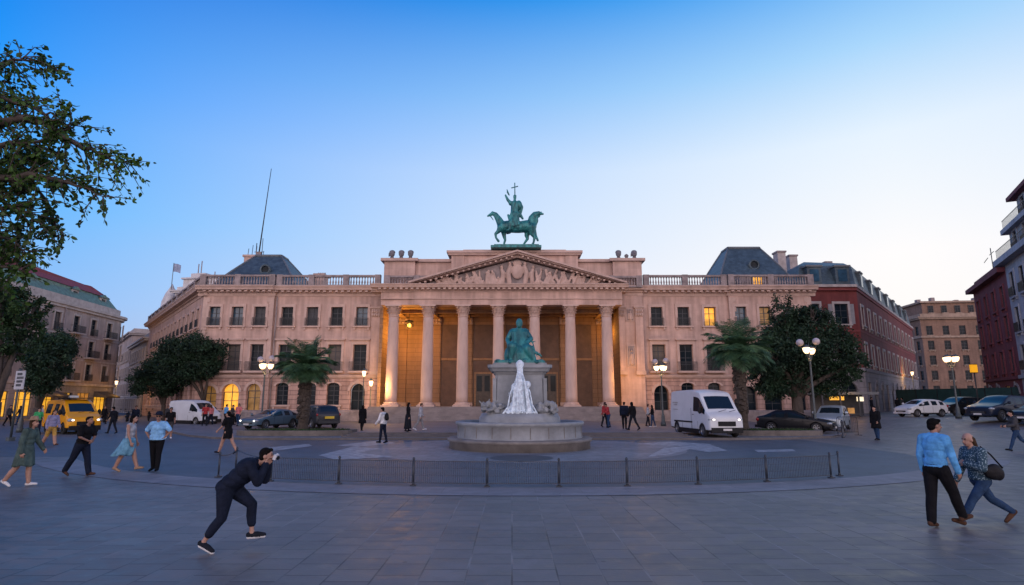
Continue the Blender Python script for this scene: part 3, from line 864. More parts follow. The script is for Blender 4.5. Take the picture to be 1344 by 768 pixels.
lamp((-4.9, PY+2.2, 10.8), LW_PORT[2], (1, .45, .05), .3); lamp((.5, PY+2.2, 10.8), LW_PORT[2], (1, .45, .05), .3); lamp((6, PY+2.2, 10.8), LW_PORT[2], (1, .45, .05), .3)
# ------------------------------------------------------------------ statue base figures on the attic
m_bronze = mat('verdigris_bronze', (.030, .185, .185), .5, .4, 3.0, .6, 12, metal=.2, var2=(.008, .055, .068), stretch=(1, 1, .35))
m_grey_st = mat('grey_statue_stone', (.15, .14, .15), .85, .3, 4, .4, 20)

def wmat(n, c): return ashlar(n, c, bw=2.4, bh=.6, mortar=.006, var=.04, joint=.85, bump=.15, stain=.24)
m_lbld = wmat('cream_render', (.33, .265, .245)); m_lbld2 = wmat('tan_render', (.30, .22, .17)); m_red = wmat('red_render', (.165, .036, .034))
m_brown = ashlar('brown_brick', (.215, .13, .095), bw=.5, bh=.16, mortar=.02, var=.1, joint=.8, bump=.2, stain=.22)
m_maroon = wmat('maroon_render', (.15, .040, .052)); m_greyb = wmat('blue_grey_render', (.30, .325, .37)); m_gstone = ashlar('grey_ashlar', (.235, .215, .225), bw=1.4, bh=.6, mortar=.02, var=.08, joint=.6, bump=.6, stain=.2)
m_cream = mat('cream_trim', (.38, .33, .31), .8, .2, 1.5, .3, 15); m_white = mat('white_render', (.48, .47, .48), .8, .16, .8, .3, 12)
m_redroof = mat('red_tile_roof', (.21, .035, .045), .8, .3, 5, .5, 20); m_greenroof = mat('green_copper_roof', (.085, .165, .135), .6, .35, 2.5, .3, 12, var2=(.07, .10, .085))
m_shut = mat('grey_shutter', (.24, .23, .24), .7, .15, 3); m_shutd = mat('dark_shutter', (.06, .06, .065), .7, .2, 3)
m_amber = mat('amber_shop_window', (.9, .5, .1), .4, .5, 1.6, emit=(1, .46, .03), estr=.8, var2=(.25, .1, .02))
m_amberdim = mat('shop_interior', (.5, .3, .1), .4, .5, 1.1, emit=(1, .46, .08), estr=.16)
m_awning = mat('dark_awning', (.05, .045, .045), .8, .2, 3)
def bst(i, m, **k):
    d = dict(id=i, frame=m_frame, pane=m_glass, surround=m, sur_w=.2, sill=None, depth=.24, bars=(1, 2)); d.update(k); return d
S_FL = bst('fl', m_cream, rail=m_iron, rail_out=.7, rail_h=.95, rail_w=.5, slab=m_cream)
S_FLP = bst('flp', m_cream, rail=m_iron, rail_out=.3, rail_h=.9, rail_w=.15)
S_FLB = bst('flb', m_cream, rail=m_iron, rail_out=.3, rail_h=.9, rail_w=.15, pane=m_blind)
S_SHOP = bst('shop', None, bars=(2, 1), pane=m_amber, sur_w=0); S_SHOPD = bst('shopd', None, bars=(2, 1), pane=m_amberdim, sur_w=0)
S_SHOPN = bst('shopn', None, bars=(2, 1), sur_w=0)
S_SIMPLE = bst('simple', m_cream, sur_w=.12, sill=m_cream)
S_BROWN = bst('brown', m_brown, sur_w=.0, sill=m_lbld2)
S_RED = bst('redw', m_cream, depth=.18, sur_w=.26, sill=m_cream, shut=None, bars=(1, 2))
S_REDSH = bst('redsh', m_cream, depth=.18, sur_w=.24, sill=m_cream, bars=(1, 2), shut=m_shut)
S_MAR = bst('mar', m_maroon, sur_w=.22, sill=m_maroon, proud=.12, depth=.16)
S_GRY = bst('gry', m_greyb, sur_w=.25, sill=m_greyb, rail=m_iron, rail_out=.3, rail_h=.9, depth=.16)
S_GARC = bst('garc', m_gstone, sur_w=.25, arch=1.0, sill=None)

def course(parent, name, x0, x1, z, out, h, m, org, rz, y=0):
    mb = MB(); mb.prism([(y+.2, z), (y-out*.5, z), (y-out*.6, z+h*.4), (y-out, z+h*.55), (y-out, z+h), (y+.2, z+h)], x0, x1, m, 'x'); return mb.build(name, parent, org, rz)
def solid(parent, name, poly, z0, z1, m):
    mb = MB(); mb.prism(poly, z0, z1, m); return mb.build(name, parent)

# ---- cream apartment house on the left
az = R(-6); dl = Vector((math.sin(az), math.cos(az)))
cl = Vector((-62.0, 93)); Lf = 46
ol = cl-dl*Lf; phi = math.atan2(dl.y, dl.x)
lb = thing('apartment_house', 'cream apartment house with iron balconies, red and green roof and lit shops on the left', 'building', (ol.x, ol.y, 0), phi)
# local x runs away along the facade, front looks to local -y: that is to the right
ops = []
for k in range(11):
    u = 2.6+4.1*k
    for j, z in enumerate((5.0, 8.3, 11.5)):
        ops.append((u, z, 1.35, 2.35, (S_FL if (k+j) % 2 == 0 else S_FLP) if (k*3+j*2) % 5 else S_FLB))
facade(lb, 'wall', (0, 0, 0), 0, Lf, 4.3, 14.6, ops, m_lbld)
shop = [(2.4+4.1*k, .3, 3.0, 3.0, {4: S_SHOPD, 5: S_SHOP, 6: S_SHOP, 7: S_SHOP, 9: S_SHOPD, 10: S_SHOP}.get(k, S_SHOPN)) for k in range(11)]
facade(lb, 'shop_wall', (0, 0, 0), 0, Lf, 0, 4.3, shop, m_gstone)
# rounded corner then the street side
rc = 3.2; n = 8
pts = [(Lf+rc*math.sin(PI/2*k/n*1.1), rc-rc*math.cos(PI/2*k/n*1.1)) for k in range(n+1)]
mb = MB()
for k in range(n):
    a, b = pts[k], pts[k+1]
    mb.quad((*a, 0), (*b, 0), (*b, 4.3), (*a, 4.3), m_gstone); mb.quad((*a, 4.3), (*b, 4.3), (*b, 14.6), (*a, 14.6), m_lbld)
mb.build('corner_wall', lb, recalc=False)
kk = pts[-1]; a2 = R(104)
facade(lb, 'wall', (kk[0], kk[1], 0), a2, 18, 0, 14.6, [(2+3.6*k, z, 1.3, 2.3, S_FLP) for k in range(4) for z in (5, 8.3, 11.5)], m_lbld)
for k in (2, 5):
    p = ((pts[k][0]+pts[k+1][0])/2, (pts[k][1]+pts[k+1][1])/2); an = math.atan2(pts[k+1][1]-pts[k][1], pts[k+1][0]-pts[k][0])
    for z in (5, 8.3, 11.5): window(lb, (p[0]+.32*math.sin(an)*1, p[1]-.32*math.cos(an), z), an, 1.1, 2.3, bst('crn', m_cream, depth=.35, rail=m_iron, rail_out=.35, rail_h=.9))
outl = [(0, 0), (Lf, 0)]+pts[1:]+[(kk[0]+18*math.cos(a2), kk[1]+18*math.sin(a2)), (0, 18)]
def inset(poly, d):
    c = [sum(p[0] for p in poly)/len(poly), sum(p[1] for p in poly)/len(poly)]
    return [(p[0]+(c[0]-p[0])/math.hypot(c[0]-p[0], c[1]-p[1])*d, p[1]+(c[1]-p[1])/math.hypot(c[0]-p[0], c[1]-p[1])*d) for p in poly]
def ring(parent, name, poly, z0, z1, out, m):
    mb = MB(); mb.prism(inset(poly, -out), z0, z1, m); return mb.build(name, parent)
mb = MB(); mb.quad((0, 0, 0), (0, 18, 0), (0, 18, 14.6), (0, 0, 14.6), m_lbld); mb.build('end_wall', lb)
ring(lb, 'cornice', outl, 14.6, 14.95, .5, m_cream); ring(lb, 'cornice', outl, 14.953, 15.3, .95, m_cream)
ring(lb, 'string_course', outl, 4.28, 4.62, .28, m_cream); ring(lb, 'string_course', outl, 7.75, 7.95, .12, m_cream); ring(lb, 'string_course', outl, 11.05, 11.25, .12, m_cream)
solid(lb, 'parapet', inset(outl, .3), 15.302, 16.3, m_cream)
def sloped(parent, name, poly, z0, poly2, z1, m):
    mb = MB(); n = len(poly); mb.add([(*p, z0) for p in poly]+[(*p, z1) for p in poly2], [(k, (k+1) % n, (k+1) % n+n, k+n) for k in range(n)]+[tuple(range(n, 2*n))], m); return mb.build(name, parent)
rf = sloped(lb, 'roof', inset(outl, .8), 16.3, inset(outl, 2.6), 18.0, m_greenroof)
sloped(lb, 'ridge_roof', inset(outl, 2.3), 18.0, inset(outl, 5.5), 19.5, m_redroof)
for x in (8, 18, 27, 36, 43):
    mb = MB(); mb.box2(x-.8, x+.8, 1.0, 3.4, 16.3, 17.7, m_cream); mb.prism([(x-1.0, 17.7), (x+1.0, 17.7), (x, 18.2)], .8, 3.4, m_greenroof, 'y'); d = mb.build('dormer', rf)
    mb = MB(); mb.box2(x-.45, x+.45, .96, 1.02, 16.5, 17.5, m_glass); mb.build('pane', d)
for x in (14, 30, 41):
    mb = MB(); mb.box2(x-.6, x+.6, 7, 8.6, 18.5, 20.6, m_cream); mb.box2(x-.7, x+.7, 6.9, 8.7, 20.6, 20.8, m_cream); mb.build('chimney', rf)
mb = MB()
for k in range(4):
    x = 33+k*.7; mb.tube([(x, 5, 18.5), (x, 5, 20.6+.4*(k % 2))], .04, m_iron, 5); mb.tube([(x-.6, 5, 20.3), (x+.6, 5, 20.3)], .03, m_iron, 5)
mb.build('aerial', rf)
for k in range(11):
    if k % 3 != 1: continue
    x = 2.4+4.1*k
    mb = MB(); mb.prism([(-.05, 3.55), (-1.9, 2.85), (-1.9, 2.6), (-.05, 2.75)], x-1.8, x+1.8, m_awning, 'x'); mb.build('awning', lb)
for x in (20.4, 32.6): mb = MB(); mb.tube([(x, -.12, 4.63), (x, -.12, 14.6)], .08, m_dkst, 8); mb.build('downpipe', lb)
for x, w in ((23, 35), (28, 35), (31, 35), (40, 50), (44.5, 60)):
    p = Matrix.Rotation(phi, 3, 'Z') @ Vector((x, -2.0, 3.3)); lamp((ol.x+p.x, ol.y+p.y, 3.3), LW_SHOP*w/35, (1, .48, .08), .3)

# ---- houses down the left street
def block(name, label, org, rz, L, D, zt, floors, m, style, sw=1.15, sh=1.9, gap=3.0, z0=3.4, fh=3.1, trim=None, group=None, side=True, base=None, sl=None):
    t = thing(name, label, 'building', (org[0], org[1], 0), rz)
    if group: t['group'] = group
    n = int(L/gap); ops = [(L*(k+.5)/n, z0+fh*j, sw, sh, style) for k in range(n) for j in range(floors)]
    facade(t, 'wall', (0, 0, 0), 0, L, 3.0, zt, ops, m)
    facade(t, 'ground_floor_wall', (0, 0, 0), 0, L, 0, 3.0, [(L*(k+.5)/n, .25, sw*1.25, 2.3, style if not base else base) for k in range(n)], m_gstone)
    if side:
        n2 = int(D/gap)
        facade(t, 'wall', (0, D, 0), -PI/2, D, 0, zt, [(D*(k+.5)/n2, z0+fh*j, sw, sh, style) for k in range(n2) for j in range(floors)], m)
        facade(t, 'wall', (L, 0, 0), PI/2, D, 0, zt, [], m)
        facade(t, 'wall', (L, D, 0), PI, L, 0, zt, [], m)
    poly = [(0, 0), (L, 0), (L, D), (0, D)]
    tr = trim or m_cream
    def rect(o): return [(-o, -o), (L+o, -o), (L+o, D+o), (-o, D+o)]
    solid(t, 'cornice', rect(.5), zt, zt+.3, tr); solid(t, 'cornice', rect(.75), zt+.303, zt+.55, tr); solid(t, 'parapet', rect(-.2), zt+.553, zt+1.3, tr)
    solid(t, 'string_course', rect(.12), 2.9, 3.15, tr)
    return t, rect
def fr(px, d):     # ground point at a depth under a pixel column
    return ((px-672)/780*1.0166*d, d)
# continuation of the street beyond the palace
for i, (k0, L, zt, m, lab) in enumerate(((41, 22, 11.6, m_lbld2, 'low tan house adjoining the far end of the palace in the left street'), (64, 30, 14.5, m_lbld, 'pale house farther down the left street behind the dark trees'))):
    so2 = (-32.5-.616*(k0+L), 61.75+.788*(k0+L))
    t, rc_ = block('street_house', lab, so2, SA, L, 12, zt, 3, m, S_SIMPLE, side=True, fh=3.2 if zt > 12 else 2.7)
p = fr(176, 165)
t, rc_ = block('street_house', 'brownish house closing the end of the left street', (p[0]-9, p[1]), R(6), 26, 10, 17.5, 4, m_lbld2, S_SIMPLE)
# white stepped tower behind the palace
p = fr(231, 118)
t, rc_ = block('apartment_tower', 'white stepped apartment tower rising behind the left side of the palace', (p[0]-.2, p[1]), R(-12), 9, 9, 23.6, 6, m_white, S_SIMPLE, trim=m_white)
mb = MB()
mb.box2(.8, 8.4, 1, 8, 24.9, 26.6, m_white); mb.box2(.5, 8.7, .6, 8.4, 26.6, 26.9, m_white); mb.box2(1.6, 5, 2, 7, 26.9, 28, m_white); mb.build('penthouse', t)
mb = MB()
for x, h in ((2.4, 2.2), (3.1, 2.8), (6.4, .4)): mb.tube([(x, 3, 26.9), (x, 3, 28+h)], .10, m_dkst, 6)
mb.build('vent_pipe', t)
mb = MB(); mb.lathe([(2.2, 6), (2.2, 19.5), (2.35, 19.6), (2.35, 20), (1.9, 20.1), (1.7, 22.2), (1.15, 23.9), (.4, 25.2), (.05, 26)], m_white, 12, (-2.6, 2, 0)); mb.build('corner_turret', t)
p = fr(218.5, 118)
fl = thing('flagpole', 'flagpole with a small pale blue flag above the white stepped tower', 'flag', (p[0], p[1]+1.5, 24))
mb = MB(); mb.tube([(0, 0, 0), (0, 0, 6.2)], .07, m_lead, 6); mb.build('pole', fl)
mb = MB(); m_flag = mat('blue_flag', (.25, .30, .42), .8, .25, 1.5)
n = 8
for k in range(n):
    x0, x1 = 1.5*k/n, 1.5*(k+1)/n; f = lambda x: (x, .14*math.sin(x*4.5), -.5*x*x*.35)
    a, b = f(x0), f(x1); mb.quad((a[0], a[1], 4.4+a[2]), (b[0], b[1], 4.4+b[2]), (b[0], b[1], 6.1+b[2]), (a[0], a[1], 6.1+a[2]), m_flag)
    mb.quad((a[0], a[1]+.012, 6.1+a[2]), (b[0], b[1]+.012, 6.1+b[2]), (b[0], b[1]+.012, 4.4+b[2]), (a[0], a[1]+.012, 4.4+a[2]), m_flag)
mb.build('flag_cloth', fl, recalc=False)

# tall mast on the palace roof
mt = thing('aerial_mast', 'tall thin aerial mast leaning slightly above the left slate roof', 'mast', (-30.5, PY+7.5, 18.9))
mb = MB(); mb.tube([(0, 0, 0), (.75, 0, 11.5)], [.09, .035], m_iron, 6)
mb.build('pole', mt)
mb = MB(); mb.box2(-.25, .35, -.2, .2, 0, .9, m_dkst); mb.tube([(-.5, 0, .9), (.6, 0, .9)], .04, m_iron, 5); mb.tube([(-.3, 0, 0), (-.3, 0, 2.0)], .05, m_iron, 5); mb.tube([(.4, 0, .5), (.4, 0, 2.6)], .04, m_iron, 5); mb.build('aerial', mt)

# ---- red building on the right
rbx = Vector((32.4, 66)); rbc = Vector((38.9, 66)); rs = Vector((.637, .771)); RL = 50
rd = thing('red_building', 'dark red building with slate mansard and grey stone ground floor right of the palace', 'building', (rbx.x, rbx.y, 0))
W = rbc.x-rbx.x
ops = [(4.55, z, 1.5, 2.3, S_REDSH) for z in (6.2, 10.6)]+[(1.4, z, 1.4, 2.3, S_RED) for z in (6.2, 10.6)]
facade(rd, 'wall', (0, 0, 0), 0, W, 5.4, 14.4, ops, m_red)
facade(rd, 'ground_floor_wall', (0, 0, 0), 0, W, .0, 5.4, [(4.6, .8, 1.7, 3.4, S_GARC), (1.6, .8, 1.9, 3.0, S_SHOPD)], m_gstone)
sphi = math.atan2(rs.y, rs.x)
ops = []; low = []
nb = 12
for k in range(nb):
    u = 2.2+(RL-3.4)*k/(nb-1)*.985
    ops += [(u, 6.2, 1.35, 2.3, S_REDSH if k % 5 == 1 else S_RED), (u, 10.6, 1.35, 2.2, S_RED)]; low.append((u, 1.0, 1.5, 3.2, S_GARC if k % 3 else S_SHOPD))
facade(rd, 'wall', (W, 0, 0), sphi, RL, 5.4, 14.4, ops, m_red); facade(rd, 'ground_floor_wall', (W, 0, 0), sphi, RL, .0, 5.4, low, m_gstone)
far = (W+rs.x*RL, rs.y*RL); outr = [(0, 0), (W, 0), far, (far[0]-12, far[1]+6), (0, 22)]
m_rtrim = mat('red_trim', (.20, .045, .045), .8, .2, 1.5)
ring(rd, 'cornice', outr, 14.4, 14.75, .35, m_rtrim); ring(rd, 'cornice', outr, 14.753, 15.05, .6, m_cream); ring(rd, 'string_course', outr, 5.35, 5.75, .2, m_gstone)
ring(rd, 'string_course', outr, 9.75, 9.95, .1, m_rtrim)
mb = MB(); mb.quad((far[0], far[1], 0), (outr[3][0], outr[3][1], 0), (outr[3][0], outr[3][1], 14.4), (far[0], far[1], 14.4), m_red); mb.quad((0, 22, 0), (outr[3][0], outr[3][1], 0), (outr[3][0], outr[3][1], 14.4), (0, 22, 14.4), m_red); mb.build('rear_wall', rd)
ro = sloped(rd, 'mansard_roof', inset(outr, .2), 15.05, inset(outr, 1.6), 17.6, m_slate); sloped(rd, 'upper_roof', inset(outr, 1.7), 17.6, inset(outr, 6), 18.9, m_slate)
for x in (2.0, 5.2):
    mb = MB(); mb.box2(x-.8, x+.8, .15, 2.5, 15.2, 17.2, m_slate); mb.box2(x-.95, x+.95, 0, 2.6, 17.2, 17.4, m_lead); d = mb.build('dormer', ro)
    mb = MB(); mb.box2(x-.5, x+.5, .09, .149, 15.5, 16.9, m_glassb); mb.build('pane', d)
for k in range(7):
    u = 4+6.5*k; x, y = W+rs.x*u, rs.y*u
    mb = MB(); mb.box((0, .9, 16.1), (1.5, 1.8, 2.0), m_slate); mb.box((0, .9, 17.15), (1.75, 2.0, .16), m_lead); d = mb.build('dormer', ro, (x, y, 0), sphi)
    mb = MB(); mb.box2(-.5, .5, -.05, -.001, 15.4, 16.8, m_glassb); mb.build('pane', d)
for x, y in ((1.2, 6), (3.6, 8)):
    mb = MB(); mb.box2(x-.5, x+.5, y, y+1.3, 17.8, 20.4, m_cream); mb.box2(x-.6, x+.6, y-.1, y+1.4, 20.4, 20.6, m_dkst); mb.build('chimney', ro)
for k in range(4):
    x, y = W+rs.x*(9+10*k), rs.y*(9+10*k); mb = MB(); mb.box2(x-3.6, x-2.6, y+3, y+4.4, 18, 20.2, m_dkst); mb.build('chimney_stack', ro)

# ---- brown block closing the right street
p = fr(1203, 128)
t, rc_ = block('brown_building', 'tall brown brick building closing the street on the right', (p[0], p[1]), R(-6), 20, 14, 19.6, 5, m_brown, S_BROWN, sw=1.3, sh=2.0, gap=3.2, fh=3.2, trim=m_lbld2, base=S_SHOPD)
solid(t, 'set_back_storey', [(1.5, 1.5), (18.5, 1.5), (18.5, 13), (1.5, 13)], 20.9, 23.4, m_brown); solid(t, 'cornice', [(1, 1), (19, 1), (19, 13.5), (1, 13.5)], 23.4, 23.8, m_lbld2)
solid(t, 'string_course', rc_(.3), 15.6, 16.0, m_lbld2)
for k in range(6): window(t, (3.2+2.75*k, 1.5-.36, 21.2), 0, 1.1, 1.6, S_BROWN)
mb = MB()
for x, h in ((3, 1), (6, 1.4), (11, .8), (15, 1.2)): mb.box2(x-.4, x+.4, 5, 6, 23.8, 23.8+h, m_dkst)
mb.build('chimney', t)
p = fr(1172, 150)
t, rc_ = block('street_house', 'grey roofed house behind the brown brick building on the right', (p[0], p[1]+6), R(-6), 14, 14, 22.5, 5, m_lbld2, S_BROWN, fh=3.6)
sloped(t, 'roof', rc_(-.2), 23.8, rc_(-3), 26.5, m_slate)

# ---- right row
ra = R(27); rv = Vector((math.sin(ra), math.cos(ra)))
r0 = Vector((52.0, 61.2))
rz_r = math.atan2(-rv.y, -rv.x)      # facade looks left; x runs from far to near
far_ = r0+rv*15
mb_ = thing('maroon_building', 'narrow maroon building with dark windows between brick block and blue grey house', 'building', (far_.x, far_.y, 0), rz_r)
ops = [(2+3.6*k, z, 1.25, 2.3, S_MAR) for k in range(4) for z in (5.2, 8.8, 12.0)]
facade(mb_, 'wall', (0, 0, 0), 0, 15, 0, 15.6, ops+[(2+3.6*k, 1.2, 1.8, 2.6, S_SHOPD if k == 2 else S_GARC) for k in range(4)], m_maroon)
def rct(x0, x1, y0, y1): return [(x0, y0), (x1, y0), (x1, y1), (x0, y1)]
solid(mb_, 'cornice', rct(-.5, 14.9, -.7, 14), 15.6, 16.1, m_maroon); solid(mb_, 'parapet', rct(.1, 14.9, .2, 13.8), 16.1, 17.0, m_maroon); solid(mb_, 'string_course', rct(-.1, 14.9, -.2, 13), 4.4, 4.7, m_maroon)
mb = MB(); mb.quad((0, 0, 0), (0, 14, 0), (0, 14, 15.6), (0, 0, 15.6), m_maroon); mb.build('side_wall', mb_)
solid(mb_, 'set_back_storey', rct(6, 14.9, 2.5, 13), 17, 19.4, m_maroon)
mb = MB(); mb.tube([(4, 1.5, 17), (4, 1.5, 20.5)], .05, m_iron, 5); mb.tube([(3.2, 1.5, 19.8), (5.2, 1.5, 19.8)], .04, m_iron, 5); mb.tube([(2.6, 1.0, 19), (4.6, 1.0, 19.2)], .04, m_iron, 5); mb.build('aerial', mb_)
GLn = 22
gb = thing('grey_building', 'tall blue grey building with setback upper floors at the right edge', 'building', (r0.x, r0.y, 0), rz_r)
ops = [(2+3.3*k, z, 1.3, 2.5, S_GRY) for k in range(6) for z in (5.2, 9.0, 12.6)]
facade(gb, 'wall', (0, 0, 0), 0, GLn, 0, 16.2, ops+[(2+3.3*k, 1.0, 2.0, 2.8, S_SHOPD if k in (0, 3) else S_GARC) for k in range(6)], m_greyb)
facade(gb, 'side_wall', (0, 14, 0), -PI/2, 14, 0, 16.2, [], m_greyb)
solid(gb, 'cornice', rct(-.6, GLn, -.8, 14), 16.2, 16.8, m_greyb)
facade(gb, 'upper_wall', (.3, .7, 0), 0, GLn-.3, 16.8, 19.5, [(2+3.3*k, 17.2, 1.3, 2.1, S_GRY) for k in range(6)], m_greyb)
facade(gb, 'side_wall', (.3, 14, 0), -PI/2, 13.3, 16.8, 19.5, [], m_greyb)
solid(gb, 'cornice', rct(-.2, GLn, .1, 14), 19.5, 20.0, m_greyb)
facade(gb, 'upper_wall', (1.2, 1.5, 0), 0, GLn-1.2, 20.0, 22.9, [(2+3.3*k, 20.5, 1.3, 2.1, S_MAR if False else S_GRY) for k in range(6)], m_greyb)
facade(gb, 'side_wall', (1.2, 14, 0), -PI/2, 12.5, 20.0, 22.9, [], m_greyb)
solid(gb, 'cornice', rct(.5, GLn, .8, 14), 22.9, 23.3, m_maroon)
mb = MB()
for z0, y in ((16.8, -.6), (20.0, .3)):
    for k in range(70): mb.box2(.1+k*.31, .13+k*.31, y, y+.03, z0, z0+.95, m_iron)
    mb.box2(0, GLn, y-.01, y+.04, z0+.95, z0+1.0, m_iron)
mb.build('terrace_railing', gb)
solid(gb, 'string_course', rct(-.15, GLn, -.25, 13), 4.4, 4.75, m_greyb)
# dark green site hoarding in front of the right row
m_hoard = mat('green_hoarding', (.012, .045, .045), .6, .25, 1.2)
ha = Vector((49.8, 78)); hb = Vector((56.5, 50)); hd = (hb-ha); hl = hd.length; hz = math.atan2(hd.y, hd.x)
ho = thing('site_hoarding', 'dark green site hoarding along the pavement behind the right parked cars', 'hoarding', (ha.x, ha.y, .8), hz)
for k in range(10):
    mb = MB(); mb.box2(hl*k/10+.02, hl*(k+1)/10-.02, -.03, .03, .05, 2.7, m_hoard); mb.box2(hl*k/10+.02, hl*(k+1)/10-.02, -.06, .06, 2.7, 2.78, m_hoard); mb.build('panel', ho)
    mb = MB(); mb.box2(hl*k/10-.05, hl*k/10+.02, -.1, .1, 0, 2.8, m_iron); mb.build('post', ho)
# yellow lit sign hanging on the right
p = at(1333, 488, 50)
sg = thing('hanging_sign', 'small lit yellow sign on a post above the dark green hoarding', 'sign', (p.x, p.y+4.5, .8))
mb = MB(); mb.tube([(0, 0, 0), (0, 0, 4.6)], .06, m_iron, 6); mb.build('post', sg)
mb = MB(); mb.box2(-.27, .27, -.12, .12, 3.9, 4.6, mat('yellow_sign', (.8, .4, .02), .4, .1, 2, emit=(1, .42, .01), estr=.6)); mb.box2(-.3, .3, -.1, .1, 3.83, 3.899, m_iron); mb.box2(-.3, .3, -.1, .1, 4.601, 4.67, m_iron); mb.build('sign_panel', sg)

m_lampw = mat('white_lit_panel', (.8, .8, .7), .4, .2, 4, emit=(1, .85, .55), estr=.9)
# ---- small kiosk fronts with a lit counter behind the right trees
k = gr(1085, 560); kx, ky = 31.0, 55.5
ks = thing('cafe_kiosk', 'glazed cafe kiosk with amber lights behind the big tree on the right', 'kiosk', (kx, ky, .02))
mb = MB(); mb.box2(-2.6, 2.6, -.3, 2.4, 2.7, 2.95, m_lead); mb.build('roof', ks)
mb = MB()
for x in (-2.5, -.85, .85, 2.5): mb.box2(x-.06, x+.06, -.1, .02, 0, 2.7, m_frame)
mb.box2(-2.5, 2.5, -.12, .04, .9, 1.0, m_frame); mb.box2(-2.5, 2.5, 2.2, 2.3, 0, 2.7, m_frame); mb.build('frame', ks)
mb = MB(); mb.box2(-1.6, -.3, .3, .4, 2.2, 2.55, m_amber); mb.box2(.9, 1.5, .3, .4, 2.1, 2.5, m_lampw); mb.box2(-.1, .5, .2, .28, .9, 1.5, m_amberdim); mb.build('lit_counter', ks)
lamp((kx, ky-.8, 2.4), LW_SHOP*.5, (1, .5, .12), .2)
# ------------------------------------------------------------------ raised palace square, terrace and paving patterns
isl = [(-33, 62), (-29, 52), (-23.5, 42), (-19.3, 36.8), (-17, 34.8), (-14.5, 33.9), (-11, 33.7), (-6, 33.8), (8, 33.8), (12, 33.7), (15.5, 34.3), (18.6, 35.8), (21, 38.6), (22.5, 43), (23.5, 50), (24, 62)]
mb = MB(); n = len(isl)
mb.add([(*p, .12) for p in isl], [tuple(range(n))], m_isl)
struct(mb.build('palace_square'))
mb = MB()
def off(poly, d):
    r = []
    for i, p in enumerate(poly):
        a = Vector(poly[max(0, i-1)]); b = Vector(poly[min(len(poly)-1, i+1)]); t = (b-a).normalized(); r.append((p[0]+t.y*d, p[1]-t.x*d))
    return r
oo = off(isl, .14)
for i in range(n-1):
    a, b, c, d = isl[i], isl[i+1], oo[i+1], oo[i]
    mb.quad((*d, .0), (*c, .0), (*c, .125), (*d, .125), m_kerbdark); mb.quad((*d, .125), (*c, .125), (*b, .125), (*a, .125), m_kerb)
struct(mb.build('kerb', recalc=False))
mb = MB()
for k, (y0, z) in enumerate(((34.3, .19), (34.7, .26), (35.1, .33))):
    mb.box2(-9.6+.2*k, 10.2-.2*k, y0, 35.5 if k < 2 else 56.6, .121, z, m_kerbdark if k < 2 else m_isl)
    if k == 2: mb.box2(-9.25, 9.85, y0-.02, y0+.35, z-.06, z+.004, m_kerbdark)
struct(mb.build('terrace'))
FX, FY = .36, 28.5
def disc(name, c, r, z, m, n=48, sx=1):
    return sheet(name, [(c[0]+r*sx*math.cos(2*PI*k/n), c[1]+r*math.sin(2*PI*k/n)) for k in range(n)], z, m)
disc('fountain_paving', (FX, FY-.6), 6.6, .008, m_pale, sx=1.12)
m_dkdisc = mat('dark_paving', (.045, .055, .07), .5, .25, 3)
disc('dark_paving_disc', (FX, 23.1), 1.2, .013, m_dkdisc)
for i, poly in enumerate(([(418, 598), (462, 587), (500, 589), (470, 595), (520, 600), (440, 604)], [(440, 585), (500, 578), (520, 582), (470, 587)],
                          [(872, 588), (930, 583), (955, 592), (930, 594), (905, 590), (880, 597), (850, 600)], [(830, 583), (880, 580), (930, 583), (890, 586)], [(990, 591), (1040, 590), (1045, 593), (995, 594)], [(350, 588), (405, 583), (410, 586), (360, 592)])):
    sheet('road_marking', [tuple(gr(*p))[:2] for p in poly], .0125+.0002*i, m_paint)

# ------------------------------------------------------------------ fountain
m_fst = mat('fountain_stone', (.235, .25, .265), .75, .22, 1.3, .4, 18); m_fst2 = mat('fountain_dark_stone', (.17, .155, .145), .75, .25, 1.5, .4, 18)
m_water = mat('basin_water', (.03, .05, .06), .08, .2, 3, .35, 6)
m_foam = mat('white_foam', (.62, .72, .82), .6, .28, 7, 1.0, 14)
ft = thing('fountain', 'round grey stone fountain with a tall pedestal in the middle of the square', 'fountain', (FX, FY, 0))
mb = MB(); mb.lathe([(3.26, 0), (3.26, .30), (3.34, .33), (3.36, .42), (3.30, .47), (3.0, .48), (2.8, .48)], m_fst2, 64); mb.build('base_step', ft)
mb = MB(); mb.lathe([(2.92, .45), (2.90, .52), (2.88, 1.0), (2.99, 1.06), (3.01, 1.16), (2.96, 1.2), (2.66, 1.2), (2.64, 1.0)], m_fst, 64, cap=False)
for k in range(22):
    a = 2*PI*k/22; mb.box((2.9*math.cos(a), 2.9*math.sin(a), .76), (.02, .025, .46), m_fst2, rz=a)
mb.build('basin', ft)
mb = MB(); mb.lathe([(0, 1.09), (2.75, 1.09)], m_water, 48, cap=False); mb.build('basin_water', ft)
def rbox(mb, w, d, z0, z1, m, ch=.15, k=1.0):
    p = [(-w+ch, -d), (w-ch, -d), (w, -d+ch), (w, d-ch), (w-ch, d), (-w+ch, d), (-w, d-ch), (-w, -d+ch)]
    vs = [(*q, z0) for q in p]+[(q[0]*k, q[1]*k, z1) for q in p]
    mb.add(vs, [tuple(reversed(range(8))), tuple(range(8, 16))]+[(i, (i+1) % 8, (i+1) % 8+8, i+8) for i in range(8)], m)
mb = MB(); mb.lathe([(1.9, 1.0), (1.9, 1.38), (1.84, 1.44), (1.8, 1.56), (0, 1.56)], m_fst, 48, cap=False); mb.build('plinth', ft)
mb = MB(); rbox(mb, 1.5, 1.25, 1.56, 1.75, m_fst); rbox(mb, 1.40, 1.13, 1.751, 1.95, m_fst, .15, .86); rbox(mb, 1.17, .95, 1.951, 3.35, m_fst, .12, .97)
